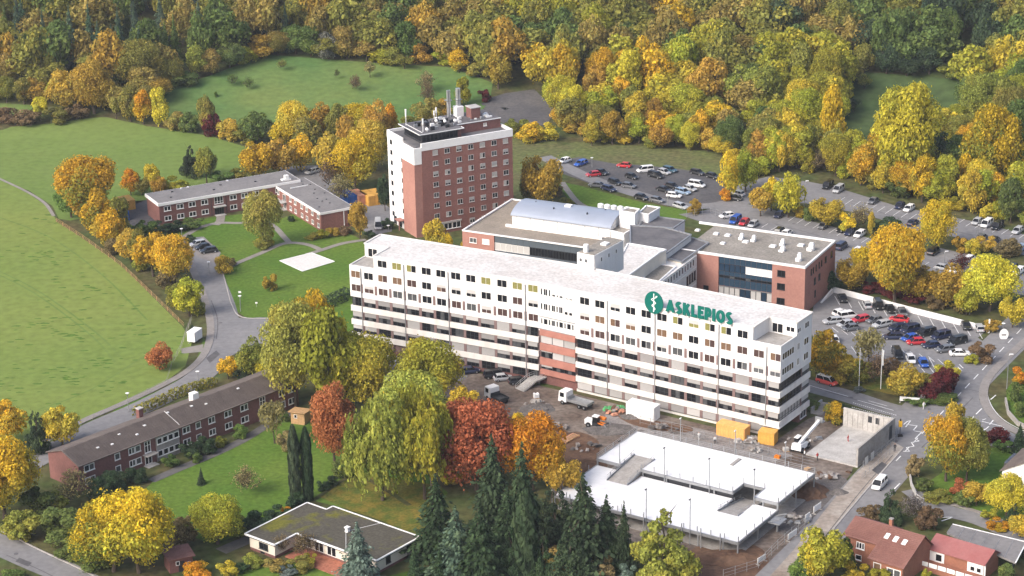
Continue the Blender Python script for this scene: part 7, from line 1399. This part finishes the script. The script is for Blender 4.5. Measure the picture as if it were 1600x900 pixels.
def wood():
    r = random.Random(21); pts = []
    yy = 535.0
    while yy < 960:
        xx = -300.0
        while xx < 300:
            x, y = xx + r.uniform(-2.9, 2.9), yy + r.uniform(-2.9, 2.9); px, py = PX(x, y, terrain(x, y))
            if inside((px, py), WOOD) and not inside((px, py), GAP) and -60 < px < 1660: pts.append((x, y, px, py))
            xx += 8.6
        yy += 8.0
    out = []
    for x, y, px, py in pts:
        k = r.random(); patch = .5 + .5 * math.sin(px * .021 + 1.3) * math.sin(py * .05 + px * .013); k = min(.999, max(0, k * .75 + patch * .25))
        if px < 480 and py < 130: tb = (('conifer', .36), ('olive', .56), ('green', .70), ('bronze', .84), ('amber', .95), ('gold', 1.)); zn = 'in the wood at top left'
        elif px < 760: tb = (('dark green', .08), ('green', .2), ('bronze', .42), ('olive', .72), ('amber', .85), ('gold', .94), ('green', 1.)); zn = 'in the wood above the hill meadow'
        elif px < 1120 and py > 125: tb = (('olive', .26), ('gold', .44), ('yellow', .62), ('yellow green', .80), ('amber', .90), ('bronze', 1.)); zn = 'in the wood behind upper parking'
        elif px < 1180: tb = (('green', .22), ('olive', .52), ('bronze', .70), ('yellow green', .80), ('gold', .94), ('conifer', 1.)); zn = 'in the wood at top centre'
        elif py < 115: tb = (('conifer', .20), ('dark green', .34), ('olive', .62), ('green', .78), ('bronze', .94), ('gold', 1.)); zn = 'in the wood at top right'
        else: tb = (('olive', .30), ('yellow green', .60), ('gold', .70), ('yellow', .80), ('green', .94), ('dark red', .96), ('bronze', 1.)); zn = 'in the wood at far right'
        col = next(c for c, t in tb if k <= t)
        if col == 'conifer': kind, col = 'spruce', r.choice(('blue green', 'green', 'blue green')); w, h = r.uniform(5.5, 8), r.uniform(14, 20)
        elif col == 'dark red': kind = 'shrub'; w, h = r.uniform(5, 7), r.uniform(4, 6)
        else: kind = r.choice(('round', 'oval', 'round', 'big', 'big')); w, h = r.uniform(9, 15.5), r.uniform(11.5, 19)
        if inside((px, py), [(870, 160), (1260, 200), (1260, 300), (1120, 240), (880, 225)]) or (py > 235 and px > 1250): w *= .72; h *= .66
        if 1290 < px < 1525 and 205 < py < 268: h *= .5; w *= .75
        out.append(dict(kind=kind, x=x, y=y, z=terrain(x, y), w=w, h=h, col=col, zone=zn, px=px, py=py))
    out.sort(key=lambda t: -t['py'] + r.uniform(-25, 25))
    near, nb, nc = [], 0, 0
    far = []
    for t in out:
        vis = -20 < t['px'] < 1620 and t['py'] > 0
        if t['kind'] == 'spruce' and nc < 90 and vis: nc += 1; near.append(t)
        elif t['kind'] != 'spruce' and nb < 120 and vis: nb += 1; near.append(t)
        else: far.append(t)
    return near, far
NEAR, FAR = wood(); TREES += NEAR
emit_trees(TREES)
def far_wood():
    lod = {'round': crown_round(200, 26, 2600, .030, 'round', .1), 'oval': crown_round(201, 24, 2600, .030, 'oval', .1), 'big': crown_round(202, 40, 3200, .028, 'broad', .1), 'shrub': crown_round(203, 14, 500, .06, 'broad', 0), 'spruce': crown_conifer(204, 1000, 14)}
    dat = {}
    for k, me in lod.items():
        n = len(me.vertices); co = np.empty(n * 3, np.float32); me.vertices.foreach_get('co', co); a = np.empty(n, np.float32); me.attributes['lump'].data.foreach_get('value', a); b = np.empty(n, np.float32); me.attributes['leaf'].data.foreach_get('value', b); dat[k] = (co.reshape(-1, 3), a, b)
    r = random.Random(5); P, A, B, CA, CB = [], [], [], [], []
    for t in FAR:
        co, a, b = dat[t['kind']]; an = r.uniform(0, 6.28); ca, sa = math.cos(an), math.sin(an); q = np.empty_like(co); q[:, 0] = (co[:, 0] * ca - co[:, 1] * sa) * t['w'] + t['x']; q[:, 1] = (co[:, 0] * sa + co[:, 1] * ca) * t['w'] + t['y']; q[:, 2] = co[:, 2] * t['h'] + t['z']
        j = r.uniform(.85, 1.15); c1, c2 = PAL[t['col']]; P.append(q); A.append(a); B.append(b); CA.append(np.tile([*(c * j for c in c1), 1], (len(co), 1))); CB.append(np.tile([*(c * j for c in c2), 1], (len(co), 1)))
    P = np.concatenate(P); k = len(P) // 4; me = bpy.data.meshes.new('forest'); me.vertices.add(4 * k); me.vertices.foreach_set('co', P.ravel().astype(np.float32)); me.loops.add(4 * k); me.loops.foreach_set('vertex_index', np.arange(4 * k, dtype=np.int32)); me.polygons.add(k); me.polygons.foreach_set('loop_start', np.arange(0, 4 * k, 4, dtype=np.int32)); me.update(calc_edges=True)
    for nm, v in (('lump', A), ('leaf', B)): at = me.attributes.new(nm, 'FLOAT', 'POINT'); at.data.foreach_set('value', np.concatenate(v).astype(np.float32))
    for nm, v in (('ca', CA), ('cb', CB)): at = me.attributes.new(nm, 'FLOAT_COLOR', 'POINT'); at.data.foreach_set('color', np.concatenate(v).ravel().astype(np.float32))
    me.materials.append(M['leaf_far']); o = link('forest', me); tag(o, 'far mass of autumn trees covering the hill', 'forest', kind='stuff'); print('forest quads', k, 'far', len(FAR), 'near', len(TREES))
far_wood()
# clipped hedges
def hedge(pts, w, h, col, label):
    P = catmull([Vector(GT(*p)[:2]) for p in pts], 4); o = P[0]; T = thing('hedge', label, 'hedge', (o.x, o.y, 0)); rs = np.random.RandomState(int(h * 100) + len(P)); C = []; N = []
    for a, b in zip(P[:-1], P[1:]):
        d = (b - a); L = d.length; d.normalize(); n = Vector((-d.y, d.x)); k = int(L * (2 * h + w) * 9)
        for i in range(k):
            t = rs.rand() * L; u = rs.rand() * (2 * h + w); 
            if u < h: q = a + d * t - n * w / 2; z = u; nn = (-n.x, -n.y, .3)
            elif u < h + w: q = a + d * t + n * (u - h - w / 2); z = h; nn = (0, 0, 1)
            else: q = a + d * t + n * w / 2; z = u - h - w; nn = (n.x, n.y, .3)
            C.append((q.x - o.x + rs.normal(0, .09), q.y - o.y + rs.normal(0, .09), z + rs.normal(0, .1))); N.append(nn)
    C = np.array(C); k = len(C); s = .24 * rs.uniform(.6, 1.3, k); me = quads(C, np.array(N) + rdir(rs, k) * .6, rdir(rs, k), s, s * .8, rs.rand(k), rs.rand(k), 'foliage'); c = link('foliage', me, T); a, b = PAL[col]; c.color = (*a, 1); c['second_colour'] = list(b)
hedge([(210, 652), (250, 632), (300, 612), (338, 602)], 1.3, 1.8, 'olive', 'long clipped hedge between the road and the housing block'); hedge([(478, 492), (512, 478), (548, 462)], 3.2, 1.9, 'dark green', 'dark hedge against the left end of the white slab')
hedge([(1282, 836), (1262, 862), (1250, 880)], .8, 1.2, 'green', 'short hedge beside the dusty pavement')
# ------------------------------------------------------------------ autumn haze
def haze():
    b = MB().box(-905, 905, -105, 1505, -1.2, 182); m = bpy.data.materials.new('haze'); m.use_nodes = True; n = m.node_tree.nodes
    for x in list(n): n.remove(x)
    out = n.new('ShaderNodeOutputMaterial'); v = n.new('ShaderNodeVolumePrincipled'); v.inputs['Color'].default_value = (.86, .91, .98, 1); v.inputs['Density'].default_value = .00009; v.inputs['Anisotropy'].default_value = .2
    m.node_tree.links.new(v.outputs[0], out.inputs['Volume']); M['haze'] = m
    o = b.build('haze', 'haze'); o['kind'] = 'stuff'; o['label'] = 'thin pale autumn haze over the whole valley'; o['category'] = 'haze'
haze()
